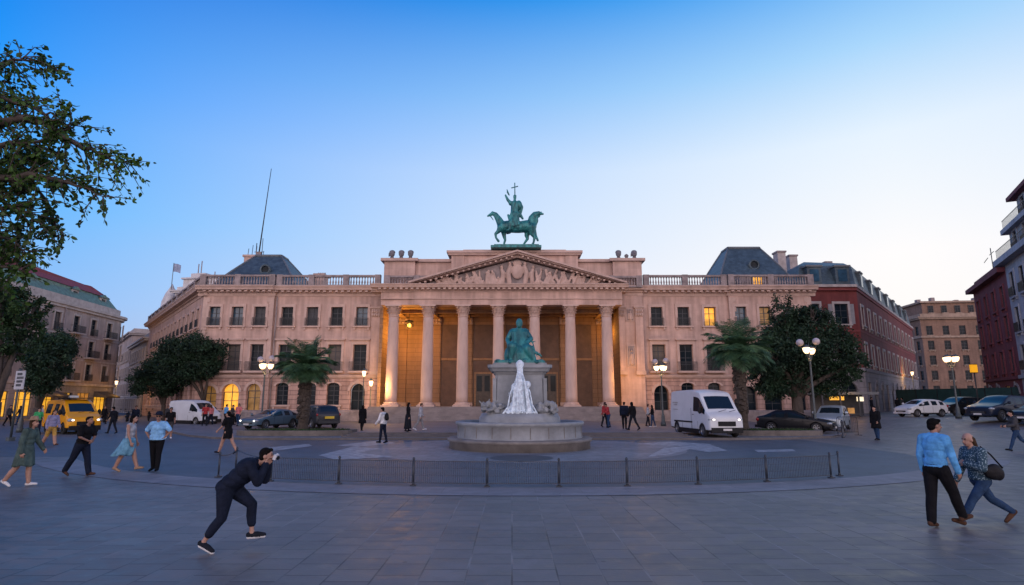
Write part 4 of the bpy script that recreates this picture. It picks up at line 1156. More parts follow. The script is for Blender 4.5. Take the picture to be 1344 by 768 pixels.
rbox(mb, 1.21, .99, 3.351, 3.45, m_fst); rbox(mb, 1.33, 1.1, 3.451, 3.62, m_fst, .1, 1.06); rbox(mb, 1.48, 1.24, 3.621, 3.76, m_fst)
rbox(mb, 1.25, 1.0, 3.761, 3.86, m_fst)
for s in (-1, 1): mb.box((s*1.16, -.84, 2.5), (.16, .26, 1.3), m_fst)
mb.build('pedestal', ft)
random.seed(11)
for s in (-1, 1):
    b = Blob()
    for k in range(26):
        x = s*random.uniform(.75, 1.66); z = 1.6+random.uniform(0, .5)*(1-abs(abs(x)-1.2)*.8); y = -1.15-random.uniform(-.1, .3)
        b.ell((x, y, z), (random.uniform(.08, .16), .12, random.uniform(.07, .15)))
        if k % 3 == 0: b.cap((x, y, z), (x+random.uniform(-.2, .2), y-.1, z+.22), .06, .03)
    b.build('carved_foliage', .035, {'a': m_fst}, ft, smooth=1)
# the falling water: strands round a foaming core
wt = MB(); b = Blob()
b.chain([(0, -1.32, 1.6), (0, -1.30, 2.3), (.02, -1.26, 3.1), (0, -1.22, 3.62), (0, -1.2, 3.86)], [.18, .15, .14, .15, .12])
b.ell((.33, -1.35, 2.85), (.17, .14, .17)).ell((-.28, -1.35, 2.7), (.13, .13, .2)).ell((0, -1.2, 3.75), (.2, .16, .2))
random.seed(5)
for k in range(90):
    x = random.gauss(0, .27); x = max(-.55, min(.55, x)); z1 = random.uniform(2.2, 3.75)-abs(x)*1.5; y = -1.38-random.uniform(0, .18)
    pts = [(x*.55, y+.1, z1), (x*.8, y, z1-.3), (x, y-.04, max(1.7, z1-.9)), (x*1.25+random.uniform(-.08, .08), y-.1, 1.58)]
    b.chain(pts, [.022, .034, .034, .03])
wo = b.build('fountain_water', .024, {'a': m_foam}, None, (FX, FY, 0), smooth=1)
mb = MB()
for k in range(260):
    a = random.uniform(-1.9, 1.9); r = random.uniform(.1, .75); z = random.uniform(1.62, 3.6-r*1.6)
    x, y = r*.75*math.sin(a), -1.3-.35*r*math.cos(a)-.1
    mb.tube([(x, y, z), (x*1.1, y-.03, z-random.uniform(.12, .4))], [.012, .006], m_foam, 4)
for k in range(160):
    a = random.uniform(0, 2*PI); r = random.uniform(.1, .7); mb.ball((r*math.sin(a), -1.4-.3*abs(math.cos(a)), 1.6+random.uniform(0, .1)), random.uniform(.015, .035), m_foam, 6, 4)
mb.build('water_spray', wo)
tag(wo, 'white foaming water falling down the front of the fountain pedestal', 'water')

# seated bronze figure
sf = Blob()
K = lambda px, py, y=0: (lambda p: (p.x-FX, y, p.z-3.86))(at(px, py, FY))
sf.chain([K(681, 455, .1), K(681, 445, .1), K(681, 437, .08)], [.36, .33, .29])
sf.cap(K(673.5, 435.5, .08), K(689.5, 435.5, .08), .18, .18)
sf.cap(K(681, 433, .03), K(681.5, 428, 0), .13, .12); sf.ell(K(681.5, 424.5, -.04), (.165, .2, .235)); sf.ell(K(681.5, 428, -.14), (.11, .12, .12)); sf.ell(K(681.5, 425.5, -.235), (.035, .05, .05))
sf.chain([K(672, 436, .05), K(666.5, 446, 0), K(668.5, 454, -.45)], [.16, .13, .10]); sf.ell(K(670, 457, -.58), (.12, .16, .1))
sf.chain([K(690.5, 436, .05), K(696.5, 445, -.05), K(691, 451, -.42)], [.16, .13, .10]); sf.ell(K(692, 453.5, -.52), (.1, .14, .09))
sf.chain([K(675, 458, -.05), K(671.5, 457, -.78), K(671, 474, -.72)], [.27, .23, .13]); sf.cap(K(670, 476, -.75), K(669, 477, -1.05), .11, .08)
sf.chain([K(688, 458, -.05), K(693, 460, -.78), K(700, 473, -.85)], [.27, .22, .12]); sf.cap(K(700, 476, -.8), K(704, 477, -1.05), .11, .08)
sf.ell(K(681, 465, -.2), (.36, .40, .28)); sf.ell(K(681, 472, .15), (.45, .5, .35)); sf.ell(K(667, 467, .0), (.2, .4, .4))
for k in range(9):
    x = 670+k*3; sf.chain([K(x, 456+abs(k-4)*.6, -.62), K(x+.5, 466, -.85+.06*abs(k-4)), K(x+(k-4)*.3, 476, -.8)], [.06, .08, .07])
for k in range(6):
    x = 672+k*3.6; sf.chain([K(x, 436, -.16), K(x+1, 446, -.28), K(x-1, 455, -.45)], [.05, .06, .05])
sf.chain([K(698, 450, -.7), K(701, 462, -.9), K(704, 470, -1)], [.035, .035, .03]); sf.cap(K(695, 451, -.72), K(702, 450, -.72), .03, .03)
sf.chain([K(697, 462, -.6), K(706, 466, -.6), K(710, 469, -.6)], [.10, .07, .04])
sbo = thing('seated_statue', 'green bronze statue of a robed seated man on top of the fountain pedestal', 'statue', (FX, FY, 3.86))
sf.build('figure', .035, {'a': m_bronze}, sbo, smooth=1)
mb = MB(); rbox(mb, 1.18, .98, 0, .10, m_bronze)
random.seed(2)
for k in range(34):
    x = random.uniform(-1.08, 1.05); y = random.uniform(-.9, .3); mb.ball((x, y, .1), (random.uniform(.1, .2), random.uniform(.1, .2), random.uniform(.04, .13)), m_bronze, 8, 6)
mb.build('rocky_base', sbo)

# ------------------------------------------------------------------ rider on the roof
HO = at(677, 326.5, 61)
def Hh(px, py, y=0):
    p = at(px, py, 61); return (p.x-HO.x, y, p.z-HO.z)
hb_ = thing('equestrian_statue', 'green bronze rider raising an arm on horseback, on the attic above the pediment', 'statue', tuple(HO))
b = Blob()
b.chain([Hh(660, 298), Hh(668, 297.5), Hh(680, 298.5), Hh(692, 297), Hh(698, 297)], [.62, .66, .62, .66, .52])
b.chain([Hh(659, 297), Hh(655, 289), Hh(650.5, 282), Hh(646.5, 280)], [.50, .38, .27, .20])
b.chain([Hh(647, 280.2), Hh(643.5, 282), Hh(640.3, 283.6)], [.21, .16, .10]); b.cap(Hh(644, 284), Hh(647.5, 289), .07, .05)
for s in (-.1, .1): b.cap(Hh(646.5, 279, s), Hh(645.5, 276.8, s), .06, .02)
for k in range(7): b.cap(Hh(648+k*1.7, 280+k*2.1), Hh(653+k*1.6, 281+k*2.4), .08, .05)
# second crest behind: arched tail raised like a neck
b.chain([Hh(697, 294), Hh(698.5, 287), Hh(702, 282), Hh(707, 280), Hh(712.8, 281)], [.45, .42, .34, .24, .10])
b.chain([Hh(703, 285), Hh(704.5, 290), Hh(702.5, 297), Hh(703, 302)], [.26, .18, .12, .06]); b.cap(Hh(710, 280), Hh(710.5, 277.5), .07, .03)
for k in range(5): b.cap(Hh(700+k*2, 283-k*.3), Hh(702+k*1.6, 288-k*.8), .1, .05)
# legs
def leg(pts, r, y): b.chain([Hh(*p, y) for p in pts], r)
leg([(657, 300), (654.5, 304.5), (650.5, 308), (651, 313), (654.3, 317.5)], [.36, .24, .15, .11, .14], -.3)
leg([(661, 301), (661.5, 308), (663, 314), (661, 321), (659.5, 323)], [.38, .22, .14, .10, .17], .28)
leg([(694, 300), (691.5, 308), (692.5, 312.5), (688, 319), (685.8, 323)], [.5, .26, .16, .11, .17], .3)
leg([(697, 300), (698, 307), (701.5, 312.5), (700.3, 319), (698.5, 323)], [.5, .28, .16, .11, .17], -.25)
leg([(699, 300), (702, 306), (703.5, 310), (705.8, 315.5)], [.4, .2, .13, .13], 0)
b.build('horse', .055, {'a': m_bronze}, hb_, smooth=1)
b = Blob()
b.chain([Hh(675, 292), Hh(675.5, 283), Hh(675.5, 276), Hh(675.5, 268)], [.62, .48, .44, .40])
b.cap(Hh(670.5, 267), Hh(680, 267), .26, .26); b.cap(Hh(675.5, 264), Hh(675.7, 261), .15, .14)
b.ell(Hh(675.8, 259.3), (.17, .2, .22)); b.ell(Hh(675.8, 257.3), (.19, .22, .12)); b.cap(Hh(675.8, 258), Hh(675.8, 254.5), .1, .06); b.ell(Hh(674, 259.5), (.05, .06, .05))
b.chain([Hh(670.5, 267), Hh(666.5, 262.5), Hh(664, 257.5)], [.2, .16, .11]); b.ell(Hh(663.5, 256.5), (.1, .1, .12))
b.ell(Hh(681, 270), (.38, .4, .55)); b.chain([Hh(681, 266), Hh(684.5, 272), Hh(683.5, 279)], [.25, .2, .14]); b.cap(Hh(682, 281), Hh(686, 287), .2, .12)
for s in (-.55, .55):
    b.chain([Hh(674, 288, s*.6), Hh(670, 294, s*1.1), Hh(669, 303, s*1.15)], [.3, .24, .15]); b.cap(Hh(669, 303.5, s*1.15), Hh(665.5, 304.5, s*1.15), .11, .09)
    for k in range(5): b.cap(Hh(671+2.2*k, 281, s*.8), Hh(668+3.2*k, 299-abs(k-2), s*1.15), .1, .13)
b.cap(Hh(667, 284, -.4), Hh(668.5, 291, -.6), .12, .1)
b.build('rider', .05, {'a': m_bronze}, hb_, smooth=1)
mb = MB(); mb.tube([Hh(675.8, 255), Hh(675.6, 240)], .055, m_bronze, 6); mb.tube([Hh(671, 246.8), Hh(680, 244.6)], .055, m_bronze, 6); mb.build('cross', hb_)
mb = MB(); mb.tube([Hh(668.5, 256.5), Hh(666.3, 252.5), Hh(665.4, 248.5)], [.06, .10, .03], m_bronze, 6); mb.build('blade', hb_)
mb = MB(); x0, x1 = Hh(644.5, 326)[0], Hh(710, 326)[0]; mb.box2(x0+.35, x1-.25, -.9, .9, .12, Hh(677, 323.3)[2], m_bronze); mb.box2(x0, x1, -1.1, 1.1, -.13, .119, m_bronze); mb.build('base_slab', hb_)
for k in range(3): 
    pass
# carved heads on the end blocks
for x, lab in ((-12.95, 'grey stone bust on the left attic block, nearest the outer corner'), (-11.95, 'grey stone bust standing in the middle of the trio on the left attic block'), (-10.95, 'grey stone bust on the left attic block, nearest the pediment'),
               (11.5, 'grey stone bust on the right attic block, nearest the pediment'), (13.2, 'grey stone bust on the right attic block, nearest the outer corner')):
    b = Blob(); b.ell((0, 0, .78), (.30, .33, .38)).ell((0, -.1, .62), (.22, .26, .22)).cap((0, 0, .45), (0, .03, .1), .17, .26).ell((0, .02, .18), (.42, .28, .16)).ell((0, -.33, .75), (.06, .08, .09)).ell((0, .08, .95), (.33, .32, .25))
    if abs(x) > 12: b.cap((-.3, 0, .8), (-.34, .05, .5), .09, .06)
    o = b.build('stone_bust', .045, {'a': m_grey_st}, None, (x, PY+.4, 17.02), smooth=1); tag(o, lab, 'bust', 'stone busts on the attic blocks')
o = MB(); o.lathe([(.16, 0), (.2, .1), (.1, .2), (.24, .5), (.2, .6), (.05, .72)], m_grey_st, 14); o = o.build('stone_urn', None, (12.35, PY+.4, 17.05)); tag(o, 'small grey stone urn between the two busts on the right attic block', 'urn')

# ------------------------------------------------------------------ low curved fence
m_post = mat('fence_iron', (.035, .042, .055), .45, .25, 5, metal=.3)
def farc(x): return (x, CY-math.sqrt(max(0, 21.75**2-(x-CX)**2)))
px_ = [(288, 627), (357, 631), (443, 636), (541, 639), (639, 640), (734, 639.5), (823, 638), (914, 635), (1005, 632), (1084, 626)]
xs = [gr(*p).x for p in px_]
P_ = [farc(x) for x in xs]
P_[0] = (-8.25, 17.35)
ends = [gr(309, 617), gr(1102, 625)]
fence = thing('low_fence', 'low dark iron fence of wire panels curving round the front of the fountain', 'fence', (CX, 15.5, .010))
def fpost(p):
    mb = MB(); mb.tube([(0, 0, 0), (0, 0, .66)], .026, m_post, 8); mb.box((0, 0, .012), (.15, .15, .024), m_post); mb.lathe([(.045, .022), (.032, .06), (.026, .08)], m_post, 8); mb.lathe([(.032, .63), (.036, .66), (.02, .69), (0.002, .70)], m_post, 8, cap=False)
    mb.build('post', fence, (p[0]-CX, p[1]-15.5, 0))
for p in P_+[tuple(e)[:2] for e in ends]: fpost(p)
def fpanel(a, b):
    a, b = Vector(a), Vector(b); d = b-a; l = d.length; mb = MB()
    for z in (.07, .60): mb.box((l/2, 0, z), (l-.05, .018, .018), m_post)
    n = int(l/.055)
    for k in range(n): x = .04+(l-.08)*k/(n-1); mb.box((x, 0, .335), (.010, .008, .513), m_post)
    for z in (.25, .43): mb.box((l/2, .0, z), (l-.06, .006, .006), m_post)
    mb.build('wire_panel', fence, (a.x-CX, a.y-15.5, 0), math.atan2(d.y, d.x))
for i in range(1, len(P_)-1): fpanel(P_[i], P_[i+1])
def chain_(a, b, z=.6, sag=.07):
    a, b = Vector((a[0]-CX, a[1]-15.5, z)), Vector((b[0]-CX, b[1]-15.5, z)); pts = []
    for k in range(9): f = k/8; p = a.lerp(b, f); p.z -= sag*4*f*(1-f); pts.append(p)
    mb = MB(); mb.tube(pts, .011, m_post, 6); mb.build('rope', fence)
chain_(P_[0], ends[0]); chain_(ends[0], P_[1]); chain_(P_[-1], ends[1], .6, .02)

# ------------------------------------------------------------------ street lamps
m_pole = mat('lamp_pole', (.06, .075, .08), .5, .25, 4, metal=.3); m_lampglow = mat('lit_lamp_glass', (1, .8, .6), .4, 0, emit=(1, .66, .36), estr=2.6)
m_globe = mat('pale_lamp_globe', (.42, .36, .37), .35, .1, 2)
def globe_lamp(label, loc, h, unlit=2, lit=3, w=.62, watts=60, tilt=0):
    t = thing('street_lamp', label, 'street lamp', loc, 0, 'many armed street lamps round the square')
    mb = MB(); mb.lathe([(.22, 0), (.22, .25), (.16, .32), (.14, .8), (.09, .95), (.075, 1.0), (.055, h-1.0), (.05, h-.35)], m_pole, 14); mb.lathe([(.055, h-1.25), (.1, h-1.2), (.055, h-1.15)], m_pole, 12, cap=False)
    mb.build('pole', t)
    mb = MB(); gl = []
    for k in range(lit):
        a = 2*PI*(k+.25)/lit; c, s = math.cos(a)*w*.62, math.sin(a)*w*.62
        mb.tube([(0, 0, h-1.0), (c*.6, s*.6, h-1.1), (c, s, h-.85), (c, s, h-.72)], .025, m_pole, 6); gl.append((c, s, h-.48, True))
    for k in range(unlit):
        s = -1 if k else 1; mb.tube([(0, 0, h-.5), (s*w*.5, .05, h-.45), (s*w*.72, .05, h-.18)], .025, m_pole, 6); gl.append((s*w*.72, .05, h-.02 if k else h+.06, False))
    mb.tube([(0, 0, h-.4), (0, 0, h+.02)], [.04, .015], m_pole, 8); mb.build('arms', t)
    for x, y, z, l in gl:
        mb = MB()
        if l: mb.lathe([(.09, -.24), (.19, -.12), (.235, .06), (.2, .16), (.05, .2)], m_lampglow, 14, (x, y, z))
        else: mb.ball((x, y, z+.03), .235, m_globe, 16, 10)
        g = mb.build('lamp_globe', t)
        if l: mb = MB(); mb.lathe([(.22, .13), (.16, .24), (.05, .3), (.01, .36)], m_pole, 12, (x, y, z)); mb.build('cap', g)
    lamp((loc[0], loc[1], loc[2]+h-1.05), watts, (1, .60, .26), .25)
    return t
def gl_at(px, ytop, Y, **k):
    p = at(px, ytop, Y); z = rise(p.x, Y)+(.12 if 30 < Y < 60 and -22 < p.x < 22 else 0); return (p.x, Y, z), p.z-z
for px, yt, Y, lab, kw in ((349, 472, 47, 'many armed street lamp with glowing bowls behind the blue sedan and left palm', dict(watts=110)),
                           (867, 475, 50, 'many armed street lamp glowing in front of the palace beside the large white van', dict(watts=110)),
                           (1061, 450, 38.8, 'many armed street lamp with two large pale globes in front of the big right tree', dict(watts=28, lit=2, w=.75)),
                           (1247, 463, 47, 'many armed street lamp standing between the parked cars on the right', dict(watts=40, unlit=0, lit=4, w=.6)),
                           (42, 455, 42, 'many armed street lamp with one pale globe among the left trees', dict(watts=25, lit=2, unlit=1))):
    loc, h = gl_at(px, yt, Y); globe_lamp(lab, loc, h, **kw)
def wall_lamp(px, yt, Y, lab, watts, col=(1, .55, .18), dx=0):
    loc, h = gl_at(px, yt, Y); t = thing('lantern_post', lab, 'street lamp', loc, 0, 'slim single lantern posts')
    mb = MB(); mb.lathe([(.12, 0), (.12, .3), (.06, .4), (.045, h-.5)], m_pole, 10); mb.build('pole', t)
    mb = MB(); mb.lathe([(.1, h-.5), (.2, h-.1), (.17, h)], m_lampglow, 10); g = mb.build('lantern', t)
    mb = MB(); mb.lathe([(.24, h), (.1, h+.18), (.02, h+.28)], m_pole, 10); mb.build('cap', g)
    lamp((loc[0]+dx, Y+.4, loc[2]+h-.6), watts, col, .25)
wall_lamp(478, 487, 56, 'slim lantern post against the palace wall left of the portico', 190)
wall_lamp(487, 500, 58.5, 'shorter slim lantern post close to the first portico column', 330, dx=.8)
wall_lamp(190, 497, 85, 'slim lantern post in the left street beside the dark trees', 80)
wall_lamp(1197, 488, 88, 'slim lantern post far down the right street by the red building', 160)
wall_lamp(153, 500, 84, 'slim lantern post at the rounded corner of the cream apartment house', 160)
lamp((11.9, 58.6, 4.4), 340, (1, .48, .10), .25)

# street sign on the left
p, h = gl_at(27, 487, 33)
sp_ = thing('street_sign', 'white street sign with dark strokes on a dark pole at the left edge', 'sign', p, R(-25))
mb = MB(); mb.tube([(0, 0, 0), (0, 0, h+.1)], .06, m_pole, 8); mb.box((0, 0, .1), (.3, .3, .2), m_pole); mb.build('pole', sp_)
mb = MB(); mb.box2(-.28, .62, -.07, -.03, h-1.0, h, mat('sign_white', (.42, .42, .45), .5, .1, 2))
md = mat('sign_black', (.03, .03, .035), .5, 0)
for k, (z, w) in enumerate(((.82, .5), (.62, .66), (.42, .6), (.22, .5))):
    x = -.1
    for j in range(5): mb.box2(x, x+w/6.5, -.078, -.071, h-1+z-.06, h-1+z+.07, md); x += w/5
mb.build('sign_panel', sp_)

# bollards and barrier at the right end of the square
for px, py, lab in ((1107, 575, 'short dark bollard nearest the kerb at the right end of the square'), (1099, 566, 'short dark bollard behind the silver people carrier on the right')):
    q = gr(px, py, .12); mb = MB(); mb.lathe([(.09, 0), (.09, .08), (.06, .12), (.055, .8), (.075, .84), (.06, .92), (.02, .98)], m_post, 12); o = mb.build('bollard', None, (q.x, q.y, .12)); tag(o, lab, 'bollard', 'bollards at the right end of the square')
q = gr(1112, 574, .12)
bar = thing('crowd_barrier', 'light metal crowd barrier standing by the bollards on the right', 'barrier', (q.x+.3, q.y+1.5, .12), R(20))
mb = MB(); mb.tube([(0, 0, 0), (0, 0, 1.0), (.1, 0, 1.08), (1.5, 0, 1.08), (1.6, 0, 1.0), (1.6, 0, 0)], .02, m_post, 6); mb.tube([(0, 0, .2), (1.6, 0, .2)], .015, m_post, 6)
for x in (0, 1.6): mb.tube([(x, -.25, .01), (x, .25, .01)], .02, m_post, 6)
mb.build('tube_frame', bar)
mb = MB()
for k in range(1, 12): mb.tube([(1.6*k/12, 0, .2), (1.6*k/12, 0, 1.08)], .008, m_post, 5)
mb.build('bars', bar)

# stone planters round the palms
m_plst = mat('planter_stone', (.12, .105, .095), .8, .3, 1.6, .5, 18)
m_soil = mat('planter_soil', (.03, .035, .02), .95, .4, 3)
def planter(label, c, w, d, h):
    t = thing('stone_planter', label, 'planter', (c[0], c[1], .12)); n = 28
    def ring_(k): return [((w-k)*(abs(math.cos(2*PI*i/n))**.6)*(1 if math.cos(2*PI*i/n) > 0 else -1), (d-k)*(abs(math.sin(2*PI*i/n))**.6)*(1 if math.sin(2*PI*i/n) > 0 else -1)) for i in range(n)]
    a, b = ring_(0), ring_(.32); mb = MB()
    mb.add([(*p, 0) for p in a]+[(*p, h) for p in a]+[(*p, h) for p in b]+[(*p, h-.12) for p in b], [(i+r*n, (i+1) % n+r*n, (i+1) % n+(r+1)*n, i+(r+1)*n) for r in range(3) for i in range(n)], m_plst)
    mb.build('stone_rim', t)
    mb = MB(); mb.add([(*p, h-.08) for p in b], [tuple(range(n))], m_soil); mb.build('soil', t)
    return t
planter('low stone planter round the left palm, in front of the dark cars', (-13.0, 37.0), 3.5, 1.5, .30)
planter('low stone planter round the right palm, beside the white van', (15.9, 37.0), 2.7, 1.4, .30)
# ------------------------------------------------------------------ plants
m_bark = mat('bark', (.055, .042, .035), .9, .35, 6, .6, 18, stretch=(1, 1, .3)); m_palmbark = mat('palm_bark', (.05, .038, .03), .95, .4, 9, .9, 14)
m_leaf = mat('dark_foliage', (.014, .034, .016), .6, .5, .9, var2=(.005, .013, .009), spec=.25); m_leaf2 = mat('green_foliage', (.022, .050, .014), .55, .5, .9, var2=(.007, .018, .008), spec=.25)
m_leaff = mat('near_foliage', (.040, .088, .012), .5, .5, .8, var2=(.010, .026, .006), spec=.25); m_palm = mat('palm_frond', (.055, .115, .050), .5, .45, 1.8, var2=(.016, .045, .024), spec=.3)
RNG = np.random.default_rng(7)
def leaves_mesh(name, pos, size, m, up=.35, shape=.45, axis=None):
    """one pointed leaf (two folded halves) per position"""
    n = len(pos); d = RNG.normal(size=(n, 3)) if axis is None else axis+RNG.normal(size=(n, 3))*.55
    d[:, 2] -= up; d /= np.linalg.norm(d, axis=1)[:, None]
    q = RNG.normal(size=(n, 3)); w = np.cross(d, q); w /= np.linalg.norm(w, axis=1)[:, None]; nn = np.cross(d, w)
    s = size*RNG.uniform(.65, 1.35, size=(n, 1))
    v = np.empty((n, 6, 3), dtype=np.float32)
    v[:, 0] = pos; v[:, 1] = pos+d*s*.35+w*s*shape*.5+nn*s*.08; v[:, 2] = pos+d*s*.72+w*s*shape*.38+nn*s*.06; v[:, 3] = pos+d*s; v[:, 4] = pos+d*s*.72-w*s*shape*.38+nn*s*.06; v[:, 5] = pos+d*s*.35-w*s*shape*.5+nn*s*.08
    me = bpy.data.meshes.new(name); me.vertices.add(n*6); me.vertices.foreach_set('co', v.ravel())
    me.loops.add(n*8); base = np.arange(n)[:, None]*6
    li = (base+np.array([[0, 1, 2, 3, 0, 3, 4, 5]])).ravel().astype(np.int32); me.loops.foreach_set('vertex_index', li)
    me.polygons.add(n*2); me.polygons.foreach_set('loop_start', (np.arange(n*2)*4).astype(np.int32))
    me.materials.append(m); me.update(calc_edges=True); me.validate()
    return me
def clump_points(clumps, n):
    vol = np.array([c[1][0]*c[1][1]*c[1][2] for c in clumps])**.75; cnt = RNG.multinomial(n, vol/vol.sum()); out = []
    for (c, r), k in zip(clumps, cnt):
        # sub-tufts: leaves gather in little sprays, thinning outwards
        t = max(4, k//55); d = RNG.normal(size=(t, 3)); d /= np.linalg.norm(d, axis=1)[:, None]
        tc = d*(RNG.uniform(.25, 1.0, size=(t, 1))**.45)
        p = tc[RNG.integers(0, t, k)]+RNG.normal(size=(k, 3))*.13
        out.append(np.array(c)+p*np.array(r))
    return np.concatenate(out)
def tree(name, label, base, clumps, n, size, leafm, r0=.28, cat='tree', group=None, fork=.35, lean=(0, 0)):
    """clumps in coordinates relative to the base"""
    t = thing(name, label, cat, base, 0, group)
    zt = min(c[0][2]-c[1][2]*.3 for c in clumps); mb = MB(); f = Vector((lean[0], lean[1], max(1.2, zt*fork+.6)))
    mb.tube([(0, 0, -.05), (lean[0]*.1, lean[1]*.1, .25), (lean[0]*.5, lean[1]*.5, f.z*.5), f], [r0*1.5, r0*1.1, r0*.95, r0*.85], m_bark, 10)
    for c, r in clumps:
        e = Vector(c); mid = f.lerp(e, .5)+Vector((random.uniform(-.3, .3), random.uniform(-.3, .3), .25)); 
        mb.tube([f-Vector((0, 0, .2)), f.lerp(mid, .5)+Vector((0, 0, .1)), mid, e], [r0*.6, r0*.48, r0*.36, r0*.14], m_bark, 7)
        for k in range(5):
            a = e.lerp(mid, random.uniform(0, .6)); b = e+Vector((random.uniform(-1, 1)*r[0]*.8, random.uniform(-1, 1)*r[1]*.8, random.uniform(-.6, .9)*r[2])); mb.tube([a, a.lerp(b, .5)+Vector((0, 0, .15)), b], [r0*.2, r0*.12, .015], m_bark, 5)
    mb.build('trunk', t)
    pos = clump_points(clumps, n); put('crown', leaves_mesh('crown', pos, size, leafm), t)
    return t
def rel(px, py, Y, base, dy=0): 
    p = at(px, py, Y); return (p.x-base[0], p.y-base[1]+dy, p.z-base[2])
random.seed(21)
# big tree on the right
Y = 44.5; b0 = at(1049, 560, Y); B = (b0.x, Y, .12)
s = Y/767
cl_ = [((px, py), (rx*s, rx*s*.9, rz*s)) for px, py, rx, rz in ((1020, 412, 17, 24), (1035, 440, 30, 26), (1072, 432, 32, 28), (1098, 462, 28, 30), (1010, 470, 28, 28), (1050, 480, 40, 34), (1092, 495, 30, 24), (1022, 505, 26, 18), (1000, 492, 18, 20), (1062, 415, 16, 14), (1112, 478, 16, 18), (1045, 455, 40, 30))]
tree('broadleaf_tree', 'large dark broadleaf tree behind the silver people carrier on the right', B, [(rel(*p, Y, B, random.uniform(-1.2, 1.2)), r) for p, r in cl_], 44000, .20, m_leaf, .42, fork=.6)
# trees at the palace's left corner
for px, Y, cls, n, lab, ln in ((262, 61.3, ((262, 462, 30, 24), (240, 470, 26, 24), (285, 466, 16, 18), (255, 480, 30, 20), (276, 484, 18, 12), (235, 490, 22, 16)), 9000, 'dark spreading tree with forked trunk at the left corner of the palace', (.3, 0)),
                         (213, 66, ((215, 475, 26, 22), (198, 488, 22, 20), (225, 495, 24, 18), (190, 502, 16, 16), (208, 510, 24, 12)), 7500, 'dark low tree farther left beside the palace side street', (0, 0))):
    b0 = at(px, 550, Y); B = (b0.x, Y, .004); s = Y/767
    tree('broadleaf_tree', lab, (B[0], B[1], .004),  [(rel(a, c, Y, B, random.uniform(-1.5, 1.5)), (rx*s, rx*s*.9, rz*s)) for a, c, rx, rz in cls], n*2, .24, m_leaf, .26, lean=ln, group='dark trees by the palace side street')
# left trees
Y = 40; b0 = at(46, 560, Y); B = (b0.x, Y, 0); s = Y/767
tree('broadleaf_tree', 'middle sized dark tree in front of the lit shops on the left', B, [(rel(a, c, Y, B, random.uniform(-.8, .8)), (rx*s, rx*s, rz*s)) for a, c, rx, rz in ((70, 455, 22, 22), (55, 475, 22, 22), (82, 478, 18, 22), (60, 500, 22, 18), (44, 460, 14, 18), (90, 462, 10, 14))], 15000, .18, m_leaf, .26)
Y = 27; b0 = at(-18, 600, Y); B = (b0.x, Y, 0); s = Y/767
tree('broadleaf_tree', 'dark tree cut by the left edge with its crown over the street sign', B, [(rel(a, c, Y, B, random.uniform(-.8, .8)), (rx*s, rx*s, rz*s)) for a, c, rx, rz in ((10, 395, 34, 24), (-20, 400, 36, 34), (22, 425, 26, 22), (0, 445, 34, 22), (-40, 440, 34, 30), (30, 400, 18, 14), (-30, 370, 30, 24), (12, 462, 24, 10))], 16000, .15, m_leaf2, .3)
# overhanging near tree: limbs reach in from the left
t = thing('overhanging_tree', 'leafy near tree whose branches hang into the top left of the view', 'tree', (-14.2, 12.6, 0))
def T3(px, py, Y=12.0): p = at(px, py, Y); return Vector((p.x+14.2, p.y-12.6, p.z))
mb = MB(); mb.tube([(0, 0, -.05), (.1, 0, .4), (.2, -.1, 2.5), (.3, -.2, 4.2), (.5, -.4, 6.5), (.5, -.5, 9)], [.55, .40, .34, .30, .24, .12], m_bark, 12)
tw = []; random.seed(8)
limbs = [([(.3, -.2, 4.2), T3(-40, 330), T3(0, 310), T3(40, 330)], .10), ([(.4, -.3, 5.2), T3(-40, 245), T3(40, 228), T3(90, 238), T3(135, 258)], .12), ([(.5, -.4, 6.3), T3(-30, 160), T3(40, 155), T3(100, 190), T3(140, 206), T3(172, 217)], .13),
         ([(.5, -.45, 7.5), T3(-40, 110), T3(5, 80), T3(35, 78), T3(72, 92)], .08), ([(.45, -.4, 6), T3(-60, 200), T3(0, 190), T3(55, 185), T3(100, 165)], .1), ([(.3, -.2, 4.4), T3(-60, 290), T3(-10, 270), T3(30, 275), T3(58, 300)], .09), ([(.4, -.2, 4), T3(-50, 380), T3(-5, 350), T3(30, 352)], .08), ([(.5, -.4, 6.6), T3(-60, 130), T3(-10, 125), T3(60, 150), T3(85, 145)], .09),
         ([(.4, -.3, 5.6), T3(-50, 215, 12.5), T3(20, 210, 12.6), T3(60, 262, 12.6), T3(82, 300, 12.6)], .09)]
def rnd(k): return Vector((random.uniform(-k, k), random.uniform(-k, k), random.uniform(-k, k)))
for pts, r in limbs:
    pts = [Vector(p) for p in pts]; fine = []
    for i in range(len(pts)-1):
        for k in range(4): fine.append(pts[i].lerp(pts[i+1], k/4)+rnd(.05))
    fine.append(pts[-1]); N_ = len(fine)
    mb.tube(fine, [r*(1-.93*i/(N_-1)) for i in range(N_)], m_bark, 6)
    for i in range(3, N_):
        ax = (fine[i]-fine[i-1]).normalized(); dens = 5 if i < N_-5 else 3
        for k in range(dens):
            d = (ax*.8+rnd(1.0)+Vector((0, 0, -.15))).normalized(); l = random.uniform(.35, .95)*(1.15 if i < N_-4 else .75); a = fine[i]; m1 = a+d*l*.5+rnd(.06); e = a+d*l+Vector((0, 0, -.12*l))
            mb.tube([a, m1, e], [.014, .009, .004], m_bark, 4, cap=False)
            tw.append((a, m1, e))
mb.build('trunk', t)
pos = []; axs = []
for a, m1, e in tw:
    for k in range(11):
        f = random.uniform(.15, 1.02); p = a.lerp(m1, f*2) if f < .5 else m1.lerp(e, f*2-1)
        pos.append(tuple(p+rnd(.035))); axs.append(tuple((e-a).normalized()*.6))
put('crown', leaves_mesh('crown', np.array(pos), .105, m_leaff, up=.25, shape=.6, axis=np.array(axs)), t)
